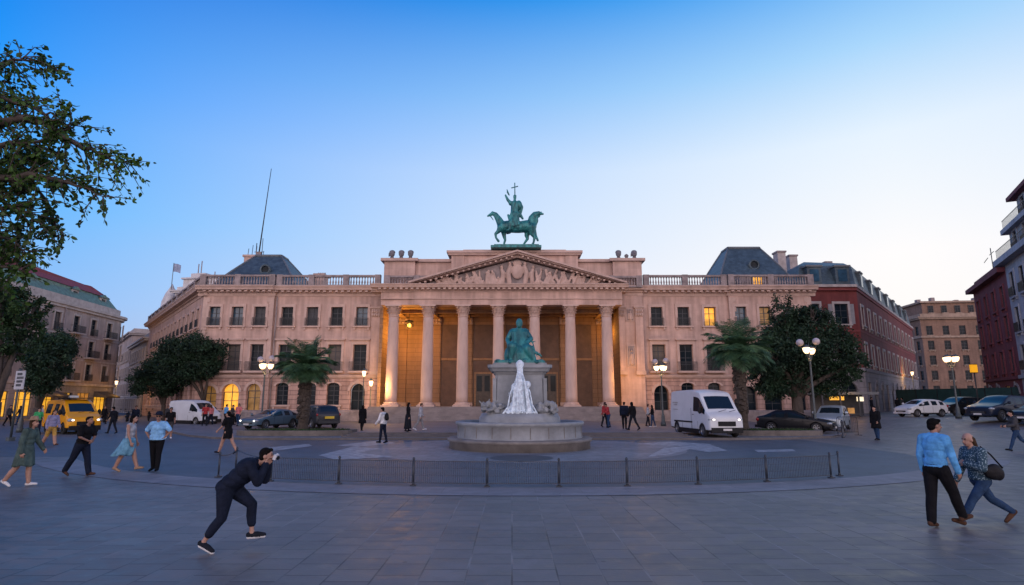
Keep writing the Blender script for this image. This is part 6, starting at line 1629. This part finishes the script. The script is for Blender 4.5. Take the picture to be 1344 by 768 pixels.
def ik(a, b, l1, l2, pole):
    a, b, pole = Vector(a), Vector(b), Vector(pole); d = b-a; L = min(d.length, (l1+l2)*.995); d.normalize(); x = (l1*l1-l2*l2+L*L)/(2*L); h = math.sqrt(max(0, l1*l1-x*x)); p = (pole-d*pole.dot(d)); p = p.normalized() if p.length > 1e-5 else d.orthogonal().normalized()
    return a+d*x+p*h, a+d*L
def person(label, loc, az, h=1.72, top='black', bottom='navy', shoe='black', skin=SKIN, hair=('short', HAIRD), legs=(25, 5, -20, 15), arms=((10, 8, 15), (-15, 8, 20)), lean=0, sleeve='long', leg='long', head=(0, 0), vox=.016, skirt=None, group=None, extras=None, girth=1.0, sole=None, side=0, drop=0, looset=.012, looseb=.012, hat=None):
    """az: heading clockwise from straight ahead; legs: hip pitch and knee bend left, right; arms: (pitch, out, elbow) or ('ik', hand, pole)"""
    t = thing('person', label, 'person', loc, -R(az))
    if group: t['group'] = group
    s = h/1.70; b = Blob(); near = vox < .011
    V = lambda *a: Vector(a)
    la = R(lean); hip = V(0, 0, .90)
    def up(x, y, z):     # torso frame, z measured from the hip
        return hip+V(x+side*z, y*math.cos(la)+z*math.sin(la), z*math.cos(la)-y*math.sin(la))
    J = {}; feet = []
    for k, sx in ((0, -1), (1, 1)):
        hp, kb = R(legs[2*k]), R(legs[2*k+1]); a = hip+V(sx*.095, 0, -.02); kn = a+V(sx*.012, math.sin(hp), -math.cos(hp))*.42; an = kn+V(0, math.sin(hp-kb), -math.cos(hp-kb))*.405
        fa = hp-kb; fp = fa*.75 if fa < 0 else fa*.5; toe = an+V(sx*.03, math.cos(fp)*.17+math.sin(fp)*.0, math.sin(fp)*.17-.045); heel = an+V(0, -.045*math.cos(fp), -.045-.045*math.sin(fp))
        J[sx] = (a, kn, an, toe, heel); feet += [toe.z-.035, heel.z-.04]
    dz = -min(feet); drop_ = V(0, 0, dz)
    for sx in J: J[sx] = tuple(p+drop_ for p in J[sx])
    hip = hip+drop_; g = girth
    zone_sh = 'shoe'; lt = looseb
    b.ell(hip+V(0, 0, .0), (.165*g+lt, .118*g+lt, .125), 'bottom')
    for sx in (-1, 1):
        a, kn, an, toe, heel = J[sx]; low = {'long': 'bottom', 'capri': 'bottom', 'short': 'skin', 'bare': 'skin'}[leg]; upz = 'skin' if leg == 'bare' else 'bottom'
        b.cap(a, kn, .088*g+lt, .056+lt, upz); mid = kn.lerp(an, .38)+V(0, -.012, 0); 
        b.cap(kn, mid, .055+lt, .056+lt*.9, low)
        e = mid.lerp(an, .45 if leg == 'capri' else .93); b.cap(mid, e, .056+lt*.9, (.040 if leg == 'capri' else .036)+lt*1.3, low)
        b.cap(e, an, .036, .034, 'skin' if (leg != 'long' or near) else 'bottom')
        b.cap(heel+V(0, 0, .012), an.lerp(toe, .45)+V(0, 0, -.012), .042, .042, zone_sh); b.cap(an.lerp(toe, .45)+V(0, 0, -.012), toe+V(0, 0, .0), .043, .033, zone_sh)
        if sole: b.cap(heel+V(0, 0, -.02), toe+V(0, 0, -.018), .034, .030, 'sole')
    U = up
    tl = looset
    b.ell(U(0, .0, .10), (.158*g+tl, .108*g+tl, .13), 'top').ell(U(0, .008, .22), (.152*g+tl, .108*g+tl, .14), 'top').ell(U(0, .005, .37), (.172*g+tl, .115*g+tl, .17), 'top')
    b.cap(U(-.15, 0, .485), U(.15, 0, .485), .062+tl*.6, .062+tl*.6, 'top').cap(U(-.06, 0, .52), U(.06, 0, .52), .055, .055, 'top')
    if top != bottom: b.ell(U(0, 0, .03), (.168*g+tl, .122*g+tl, .075), 'top' if drop == 0 else 'top')
    hy, hp = R(head[0]), R(head[1])
    nk = U(0, .01, .52); hc = U(0, .045, .685); M = (Matrix.Rotation(-hy, 3, 'Z') @ Matrix.Rotation(-la*.35-hp, 3, 'X'))
    hd = lambda x, y, z: hc+M @ V(x, y, z)
    b.cap(nk-V(0, 0, .02), hd(0, -.02, -.06), .056, .052, 'skin')
    b.ell(hd(0, -.01, .025), (.074, .094, .092), 'skin', M).ell(hd(0, .028, -.045), (.056, .06, .068), 'skin', M).ell(hd(0, .05, -.085), (.032, .03, .025), 'skin', M)
    b.cap(hd(0, .085, .012), hd(0, .108, -.026), .012, .016, 'skin')
    for sx in (-1, 1): b.ell(hd(sx*.076, -.005, -.008), (.012, .022, .032), 'skin', M); b.ell(hd(sx*.030, .083, .012), (.008, .006, .0055), 'eye', M); b.cap(hd(sx*.014, .090, .032), hd(sx*.046, .078, .034), .005, .0045, 'hair')
    b.cap(hd(-.02, .086, -.058), hd(.02, .086, -.058), .008, .008, 'lip')
    hands = {}
    for k, sx in ((0, -1), (1, 1)):
        a = U(sx*.185, 0, .48); sp = arms[k]
        if sp[0] == 'ik':
            el, wr = ik(a, U(*sp[1]) if sp[0] == 'ik' else 0, .285, .25, M_dir(sp[2], la)); fwd = (wr-el).normalized()
        else:
            p, o, e = R(sp[0]), R(sp[1]), R(sp[2]); dr = lambda q, o: V(sx*math.sin(o), math.sin(q)*math.cos(o), -math.cos(q)*math.cos(o)); el = a+dr(p+la*.3, o)*.285; wr = el+dr(p+e+la*.3, o*.3)*.25; fwd = (wr-el).normalized()
        zs = {'long': ('top', 'top'), 'short': ('top', 'skin'), 'none': ('skin', 'skin')}[sleeve]
        tz = tl if sleeve != 'none' else 0
        if sleeve == 'short': m_ = a.lerp(el, .75); b.cap(a, m_, .052+tz, .046+tz, 'top'); b.cap(m_, el, .041, .037, 'skin')
        else: b.cap(a, el, .050+tz, .040+tz, zs[0])
        b.cap(el, wr, .038+(tz if zs[1] == 'top' else 0), .028+(tz if zs[1] == 'top' else 0), zs[1])
        # hand: palm, four fingers, thumb off the palm's side
        sd_ = fwd.cross(V(sx, 0, 0)); sd_ = sd_.normalized() if sd_.length > .2 else V(0, 1, 0)
        if sd_.y < 0: sd_ = -sd_
        nrm_ = fwd.cross(sd_).normalized(); inward = nrm_ if nrm_.x*sx < 0 else -nrm_
        if len(sp) > 3 and sp[3] is not None: fwd = V(*sp[3]).normalized(); sd_ = V(*sp[4]).normalized(); inward = fwd.cross(sd_).normalized()*(1 if len(sp) < 6 else sp[5])
        pc = wr+fwd*.045; fr_ = max(.0092, vox*.78) if near else max(.0095, vox*.62)
        b.cap(wr, wr+fwd*.02, .026, .024, 'skin')
        for i in range(4):
            o_ = (-.030+.020*i); l = (.062, .074, .080, .072)[i]; r0_ = wr+fwd*.03+sd_*o_*.6; k1 = wr+fwd*.088+sd_*o_*1.15; k2 = k1+(fwd*.86+inward*.45+sd_*o_*1.5).normalized()*l*.52; k3 = k2+(fwd*.45+inward*.85).normalized()*l*.48
            b.cap(r0_, k1, .0165, .0135, 'skin'); b.cap(k1, k2, fr_, fr_*.95, 'skin'); b.cap(k2, k3, fr_*.95, fr_*.85, 'skin')
        tb = wr+fwd*.03+sd_*.026; t1 = tb+(sd_*.75+fwd*.6+inward*.3).normalized()*.042; t2 = t1+(fwd*.8+inward*.5+sd_*.2).normalized()*.032; b.cap(tb, t1, .0145, fr_*1.15, 'skin'); b.cap(t1, t2, fr_*1.15, fr_*.95, 'skin')
        hands[sx] = (wr, fwd, el)
    for i in range(len(b.p)):
        p = b.p[i]
        b.p[i] = ('c', p[1]*s, p[2]*s, p[3]*s, p[4]*s, p[5]) if p[0] == 'c' else ('e', p[1]*s, p[2]*s, p[3], None, p[5])
    hm = hair[1]
    mats = {'skin': skin, 'top': C_[top], 'bottom': C_[bottom], 'shoe': C_[shoe] if shoe != 'bare' else skin, 'eye': EYE_M, 'lip': LIP, 'hair': hm}
    if sole: mats['sole'] = C_[sole]
    b.build('body', vox, mats, t, smooth=2)
    hb = Blob(); S = lambda p: p*s
    if hair[0] != 'bald':
        hb.ell(S(hd(0, -.022, .042)), V(.083, .094, .088)*s, 'a', M); hb.ell(S(hd(0, -.055, -.01)), V(.072, .058, .075)*s, 'a', M)
        if hair[0] == 'short': hb.cap(S(hd(-.05, .045, .085)), S(hd(.05, .045, .085)), .03*s, .03*s)
        if hair[0] == 'bob': 
            for sx in (-1, 1): hb.cap(S(hd(sx*.07, -.02, .03)), S(hd(sx*.075, -.03, -.10)), .034*s, .028*s)
            hb.cap(S(hd(0, -.07, 0)), S(hd(0, -.075, -.11)), .06*s, .05*s)
        if hair[0] == 'long':
            for sx in (-1, 1): hb.cap(S(hd(sx*.066, -.03, .03)), S(hd(sx*.07, -.055, -.16)), .036*s, .03*s)
            hb.cap(S(hd(0, -.075, 0)), S(hd(0, -.10, -.24)), .062*s, .05*s)
        if hair[0] == 'pony': hb.chain([S(hd(0, -.10, .03)), S(hd(0, -.17, -.02)), S(hd(0, -.16, -.18))], [.03*s, .035*s, .018*s])
        if hair[0] == 'thin': hb.p = hb.p[1:]; hb.ell(S(hd(0, -.045, .005)), V(.080, .070, .070)*s, 'a', M); hb.cap(S(hd(0, -.085, -.02)), S(hd(0, -.12, -.28)), .062*s, .045*s); hb.cap(S(hd(.05, -.06, .0)), S(hd(.07, -.08, -.22)), .04*s, .03*s); hb.cap(S(hd(-.05, -.06, .0)), S(hd(-.07, -.08, -.22)), .04*s, .03*s)
        hb.build('hair', max(.009, vox*.8), {'a': hm}, t, smooth=1)
    if hat:
        mb = MB(); mb.lathe([(.17, -.005), (.175, 0), (.10, .015), (.092, .06), (.07, .10), (.0, .11)], C_[hat], 20, cap=False); o = mb.build('hat', t); o.matrix_local = Matrix.Translation(S(hd(0, -.01, .075))) @ M.to_4x4() @ Matrix.Scale(s, 4)
    if skirt:      # (colour, top z over hip, hem z, hem radius, sway)
        c, z0, z1, rr, sway, name = skirt; mb = MB(); n = 40; vs = []; K = 9; zt = hip.z+z0
        for k in range(K+1):
            f = k/K; z = zt+(z1-zt)*f
            for i in range(n):
                a = 2*PI*i/n; fold = 1+.09*f*math.sin(9*a+1.3)+.05*f*math.sin(5*a); r = (.165*g+.02)+(rr-.165*g-.02)*(f**.75)
                vs.append((S(V(r*fold*math.cos(a), r*.78*fold*math.sin(a)+sway*f*f+ (z0 and (zt-z)*-.0), z+.02*f*math.sin(4*a)))))
        mb.add(vs, [(k*n+i, k*n+(i+1) % n, (k+1)*n+(i+1) % n, (k+1)*n+i) for k in range(K) for i in range(n)], C_[c], True)
        o = mb.build(name, t); sm = o.modifiers.new('thick', 'SOLIDIFY'); sm.thickness = .012
    if extras: extras(t, U, hd, J, hands, s)
    return t
def M_dir(v, la): return Vector((v[0], v[1]*math.cos(la)+v[2]*math.sin(la), v[2]*math.cos(la)-v[1]*math.sin(la)))

m_bag = mat('black_bag', (.007, .007, .009), .6, .3, 6, .5, 20, spec=.2); m_cam = mat('pale_camera', (.45, .46, .50), .4, .1, 8)
# ---- the three people nearest the viewer
def ph(t, U, hd, J, hands, s):
    wl, wr = hands[-1][0]*s, hands[1][0]*s; c = hd(0, .135, -.02)*s
    mb = MB(); mb.box((0, 0, 0), (.16, .05, .10), m_cam); mb.box((-.045, 0, .058), (.05, .04, .02), m_cam); mb.lathe([(.036, -.06), (.040, 0), (.038, .05), (.03, .055)], m_plas, 16, (0, 0, 0))
    o = MB(); o.v, o.f, o.m, o.sm, o.mats = mb.v[:], mb.f[:], mb.m[:], mb.sm[:], mb.mats[:]
    cam_ = MB(); cam_.box((0, 0, 0), (.115, .045, .072), m_cam); cam_.box((-.03, 0, .042), (.04, .035, .014), m_cam); cam_.tube([(0, .022, 0), (0, .05, 0)], [.028, .026], m_plas, 16)
    w = t.matrix_basis; ob = cam_.build('camera', None)
    R_ = Euler((0, 0, -R(PHAZ))).to_matrix(); ob.location = Vector(PHLOC)+R_ @ c; ob.rotation_euler = (R(-22), 0, -R(PHAZ))
    tag(ob, 'small pale camera held to the face of the man bending forward', 'camera')
    mb = MB(); n = 10; vs = []      # shirt tail hanging behind
    for k in range(6):
        f = k/5
        for i in range(n):
            x = -.16+.32*i/(n-1); p = U(x*(1-.25*f), -.125-.05*f-.02*math.sin(i*2.1)*f, .03)*s; vs.append(p+Vector((0, -.03*f, -.30*f*(.8+.2*math.sin(i*1.7))))*s)
    mb.add(vs, [(k*n+i, k*n+i+1, (k+1)*n+i+1, (k+1)*n+i) for k in range(5) for i in range(n-1)], C_['navy'], True); o = mb.build('shirt_tail', t); o.modifiers.new('thick', 'SOLIDIFY').thickness = .01
PHAZ = 87; q = gr(293, 724); PHLOC = (q.x, q.y, .0)
person('man in dark clothes and sneakers bending forward to take a picture, left foreground', PHLOC, PHAZ, 1.64, 'navy', 'navy', 'charcoal', SKIN, ('short', HAIRD), (52, 48, -3, 32), (('ik', (-.07, .15, .60), (-.5, .35, -1.0), (.25, .35, .9), (.8, .3, -.2)), ('ik', (.07, .15, .60), (.5, .35, -1.0), (-.25, .35, .9), (-.8, .3, -.2), -1)), 47, 'long', 'capri', (0, -18), .0085, extras=ph, sole='white', girth=1.34, looset=.03, looseb=.018)
q = gr(1240, 694)
person('man in light blue shirt and black trousers walking away beside a woman, right foreground', (q.x-.02, q.y, 0), 66, 1.77, 'blue', 'black', 'brown', SKIN2, ('short', HAIRD), (-6, 4, 30, 6), ((-8, 10, 20), (8, 8, 12)), 4, 'long', 'long', (25, 0), .0085, looset=.02, looseb=.026, girth=1.0)
def wb_(t, U, hd, J, hands, s):
    b = Blob(); c = U(-.245, -.08, .14)*s; b.ell(c, (.07, .15, .14)).ell(c+Vector((.0, -.07, -.03)), (.065, .10, .12)).ell(c+Vector((0, .09, .0)), (.06, .09, .11)); bg_ = b.build('shoulder_bag', .02, {'a': m_bag}, None)
    R_ = t.matrix_basis; rot = Euler((0, 0, -R(WAZ))).to_matrix(); bg_.location = t.location; bg_.rotation_euler = t.rotation_euler
    mb = MB(); mb.tube([c+Vector((0, .16, .06)), U(-.215, .06, .42)*s, U(-.19, .0, .57)*s, U(-.215, -.12, .42)*s, c+Vector((0, -.16, .06))], .014, m_bag, 6); st_ = mb.build('strap', bg_)
    tag(bg_, 'black shoulder bag on the arm of the woman in the printed blouse', 'bag')
WAZ = -93; q = gr(1298, 690)
person('long haired person in printed blouse and jeans striding beside the man in blue, right foreground', (q.x, q.y+.05, 0), WAZ, 1.70, 'print_', 'jeans', 'brown', SKIN, ('thin', HAIRB), (42, 5, -36, 24), (('ik', (-.02, .19, .30), (-1, -.2, -.6)), (8, 10, 16)), 8, 'long', 'long', (-10, 6), .0085, extras=wb_, looset=.03, looseb=.012, girth=1.02)
# ---- middle distance
def P(px, py, z=0.0): q = gr(px, py, z); return (q.x, q.y, z)
person('woman in grey green dress and sun hat walking at the left edge', P(27, 639), 82, 1.66, 'green', 'green', 'white', SKIN, ('bob', HAIRB), (10, 4, -14, 22), ((14, 10, 20), (-8, 12, 16)), 6, 'long', 'bare', (10, -6), .012, skirt=('green', .12, .52, .27, 0, 'dress'), hat='tan', looset=.03)
person('person in black with hands together walking toward the fountain, left', P(103, 625), 100, 1.68, 'black', 'navy', 'brown', SKIN2, ('short', HAIRD), (18, 4, -24, 8), (('ik', (-.06, .24, .12), (-1, -.2, -.3)), ('ik', (.08, .24, .14), (1, -.2, -.3))), 9, 'short', 'long', (0, -18), .012, looset=.03, looseb=.03, girth=1.12)
person('woman in white top and fluttering light blue skirt walking right', P(165, 619), 85, 1.66, 'ltgrey', 'skirt', 'tan', SKIN, ('bob', HAIRD), (20, 2, -16, 8), ((6, 6, 10), (10, 8, 12)), 3, 'none', 'bare', (0, 0), .012, skirt=('skirt', .10, .50, .36, -.16, 'skirt'))
def shades(t, U, hd, J, hands, s):
    mb = MB()
    for sx in (-1, 1): mb.ball(hd(sx*.034, .088, .014)*s, (.03*s, .014*s, .022*s), m_plas, 10, 6)
    mb.build('sunglasses', t)
person('stout man in light blue shirt, cap and sunglasses with hands on hips', P(202, 619), 172, 1.70, 'ltblue', 'black', 'black', SKIN2, ('short', HAIRD), (6, 4, -6, 10), (('ik', (-.21, .04, .06), (-1, -.3, 0)), ('ik', (.21, .04, .06), (1, -.3, 0))), 0, 'short', 'long', (-10, 0), .012, extras=shades, hat='navy', girth=1.2, looset=.03, looseb=.022)
person('person in lavender top and mustard shorts walking behind the dark haired person in black', P(65, 585), 110, 1.68, 'lav', 'mustard', 'brown', SKIN, ('long', HAIRB), (16, 2, -20, 14), ((10, 8, 20), (-12, 8, 20)), 2, 'long', 'short', (0, 0), .014, looset=.035, looseb=.03)
person('person in black top and white shoes walking behind the man in light blue shirt', P(221, 576), 150, 1.74, 'black', 'dkgrey', 'white', SKIN2, ('short', HAIRD), (12, 4, -14, 14), ((10, 8, 15), (-10, 8, 20)), 2, 'short', 'short', (0, 0), .014)
person('person in bright green shirt standing far left behind the sun hat', P(47, 572), 120, 1.66, 'bright', 'navy', 'black', SKIN, ('short', HAIRD), (8, 2, -8, 8), ((10, 8, 25), (-6, 8, 20)), 0, 'short', 'long', (0, 0), .016)
person('woman in short black dress walking left of the blue sedan', P(297, 596), -75, 1.70, 'black', 'black', 'black', SKIN, ('pony', HAIRD), (22, 4, -22, 12), ((18, 8, 30), (10, 8, 60)), 2, 'short', 'bare', (0, 0), .014, skirt=('black', .1, .62, .2, 0, 'dress'), looset=.02)
def bpack(t, U, hd, J, hands, s):
    b = Blob(); b.ell(U(0, -.2, .34)*s, (.14, .09, .2)).ell(U(0, -.23, .26)*s, (.12, .08, .12)); o = b.build('backpack', .02, {'a': m_bag}, None); o.location = t.location; o.rotation_euler = t.rotation_euler; tag(o, 'dark backpack worn by the man in the white shirt near the portico', 'backpack')
person('man in white shirt and dark trousers walking left of the fountain', P(502, 582), -70, 1.76, 'white', 'navy', 'black', SKIN, ('short', HAIRD), (8, 2, -8, 6), ((14, 8, 25), (-8, 8, 10)), 3, 'long', 'long', (0, 0), .014, extras=bpack, looset=.03)
TZ = .334
person('person in long black coat walking away near the lantern posts', P(475, 566, .12), 10, 1.70, 'black', 'black', 'black', SKIN, ('bob', HAIRD), (10, 4, -12, 14), ((8, 10, 12), (-8, 10, 12)), 0, 'long', 'long', (0, 0), .018, skirt=('black', .1, .55, .27, 0, 'coat_skirt'), looset=.035)
person('woman in long dark dress standing before the portico steps, left of the pair', P(535, 567, TZ), 60, 1.66, 'black', 'charcoal', 'black', SKIN, ('long', HAIRD), (8, 2, -8, 8), ((6, 6, 10), (-6, 6, 10)), 0, 'long', 'long', (0, 0), .018, skirt=('charcoal', .1, .2, .26, 0, 'dress'))
person('person in pale grey jacket and trousers walking before the portico steps', P(551, 565, TZ), 75, 1.66, 'ltgrey', 'grey', 'white', SKIN, ('short', HAIRB), (20, 4, -20, 16), ((12, 8, 25), (-14, 8, 20)), 3, 'long', 'long', (0, 0), .018)
grp = 'people standing right of the fountain'
person('person in red jacket in the group right of the fountain', P(794, 561, TZ), 140, 1.68, 'red', 'charcoal', 'black', SKIN, ('long', HAIRD), (10, 2, -10, 10), ((10, 8, 30), (-6, 8, 20)), 3, 'long', 'long', (0, 0), .018, group=grp)
person('person in dark red top bending by the one in the red jacket', P(799, 562, TZ), -120, 1.62, 'red', 'jeans', 'black', SKIN2, ('short', HAIRD), (14, 10, -10, 10), ((30, 8, 30), (20, 8, 20)), 16, 'long', 'long', (0, 0), .018, group=grp)
person('person in dark navy coat, left of two standing close together right of the fountain', P(820, 564, TZ), 20, 1.70, 'navy', 'black', 'black', SKIN, ('short', HAIRD), (6, 2, -6, 6), ((6, 10, 20), (-6, 10, 20)), 0, 'long', 'long', (0, 0), .018, group=grp, looset=.04)
person('person in black coat striding, right of two close together right of the fountain', P(831, 565, TZ), -40, 1.74, 'black', 'charcoal', 'black', SKIN, ('bob', HAIRD), (20, 4, -22, 14), ((10, 10, 20), (-8, 10, 20)), 2, 'long', 'long', (0, 0), .018, group=grp, looset=.035)
person('person in grey jacket standing near the lamp, left of the white van', P(851, 560, .12), 100, 1.70, 'ltgrey', 'charcoal', 'black', SKIN, ('short', HAIRD), (8, 2, -8, 8), ((10, 8, 30), (-6, 8, 20)), 0, 'long', 'long', (0, 0), .018, group=grp)
person('person in black standing next to the one in grey near the white van', P(857, 561, .12), -60, 1.66, 'black', 'jeans', 'white', SKIN, ('bob', HAIRD), (8, 2, -8, 8), ((10, 8, 40), (-6, 8, 20)), 0, 'long', 'long', (0, 0), .018, group=grp)
q = fr(1131, 33.5)
person('man in long dark coat and jeans standing right of the silver people carrier', (q[0], q[1], rise(*q)), -120, 1.80, 'black', 'jeans', 'black', SKIN, ('short', HAIRD), (6, 2, -8, 8), ((6, 8, 40), (-6, 8, 15)), 0, 'long', 'long', (0, 0), .014, skirt=('black', .12, .62, .25, 0, 'coat_skirt'), looset=.035)
q = fr(1306, 26.2)
person('man in patterned dark jacket and jeans walking at the right edge by the cars', (q[0], q[1], rise(*q)), -70, 1.74, 'dkgrey', 'jeans', 'black', SKIN, ('short', HAIRD), (24, 4, -26, 24), ((10, 8, 70), (6, 8, 70)), 4, 'long', 'long', (0, 0), .012, looset=.04)
# people by the parked cars on the left and far groups
g2 = 'people by the parked cars in front of the palace'
for px, d, az, tp, bt, hr, lab in ((284, 49.5, 140, 'red', 'charcoal', ('short', HAIRD), 'person in red top by the lit arch, behind the woman in short black dress'), (291, 52, -60, 'pink', 'navy', ('long', HAIRB), 'person in pink top standing by the lit arch of the palace'), (318, 51, 90, 'dkgrey', 'black', ('short', HAIRD), 'person in dark grey just left of the globe lamp and blue sedan'), (326, 49, 180, 'pink', 'jeans', ('bob', HAIRD), 'person in pink shirt and jeans beside the nose of the blue sedan'), (310, 53, 20, 'blue', 'black', ('short', HAIRD), 'person in blue shirt between the scooters before the palace')):
    q = fr(px, d); person(lab, (q[0], q[1], .124), az, random.uniform(1.62, 1.78), tp, bt, 'black', SKIN, hr, (12, 3, -12, 10), ((10, 8, 25), (-8, 8, 20)), 1, 'short', 'long', (0, 0), .02, group=g2)
g3 = 'people along the lit shops on the left'
for px, d, az, tp, bt, hr, lab in ((36, 52, 90, 'dkgrey', 'black', ('short', HAIRD), 'person in dark grey by the lit shops, leftmost of the distant walkers'), (50, 54, -90, 'navy', 'jeans', ('long', HAIRD), 'long haired person in navy passing the lit shops on the left'), (76, 56, 80, 'white', 'navy', ('short', HAIRB), 'person in white shirt passing the lit shops left of the yellow taxi'), (156, 57, 120, 'black', 'black', ('bob', HAIRD), 'person in black right of the yellow taxi near the scooters'), (168, 40, -80, 'charcoal', 'charcoal', ('short', HAIRD), 'person in charcoal with dark hair behind the woman in the blue skirt'), (196, 45, 160, 'navy', 'navy', ('short', HAIRD), 'person in navy behind the man with sunglasses'), (236, 55, 100, 'dkgrey', 'black', ('short', HAIRB), 'person in dark grey standing by the front of the left white van')):
    q = fr(px, d); person(lab, (q[0], q[1], .004), az, random.uniform(1.62, 1.78), tp, bt, 'black', SKIN2, hr, (14, 3, -14, 12), ((10, 8, 25), (-8, 8, 20)), 1, 'long', 'long', (0, 0), .02, group=g3)
for px, d, az, tp, lab in ((1161, 62, 60, 'black', 'person in black walking by the red building, left of the white hatchback'), (1168, 66, -30, 'dkgrey', 'person in dark grey by the stone ground floor of the red building'), (1128, 60, 90, 'charcoal', 'person in charcoal near the cafe kiosk on the right')):
    q = fr(px, d); person(lab, (q[0], q[1], rise(*q)), az, 1.7, tp, 'black', 'black', SKIN, ('short', HAIRD), (14, 3, -14, 12), ((10, 8, 25), (-8, 8, 20)), 1, 'long', 'long', (0, 0), .02, group='people by the red building')
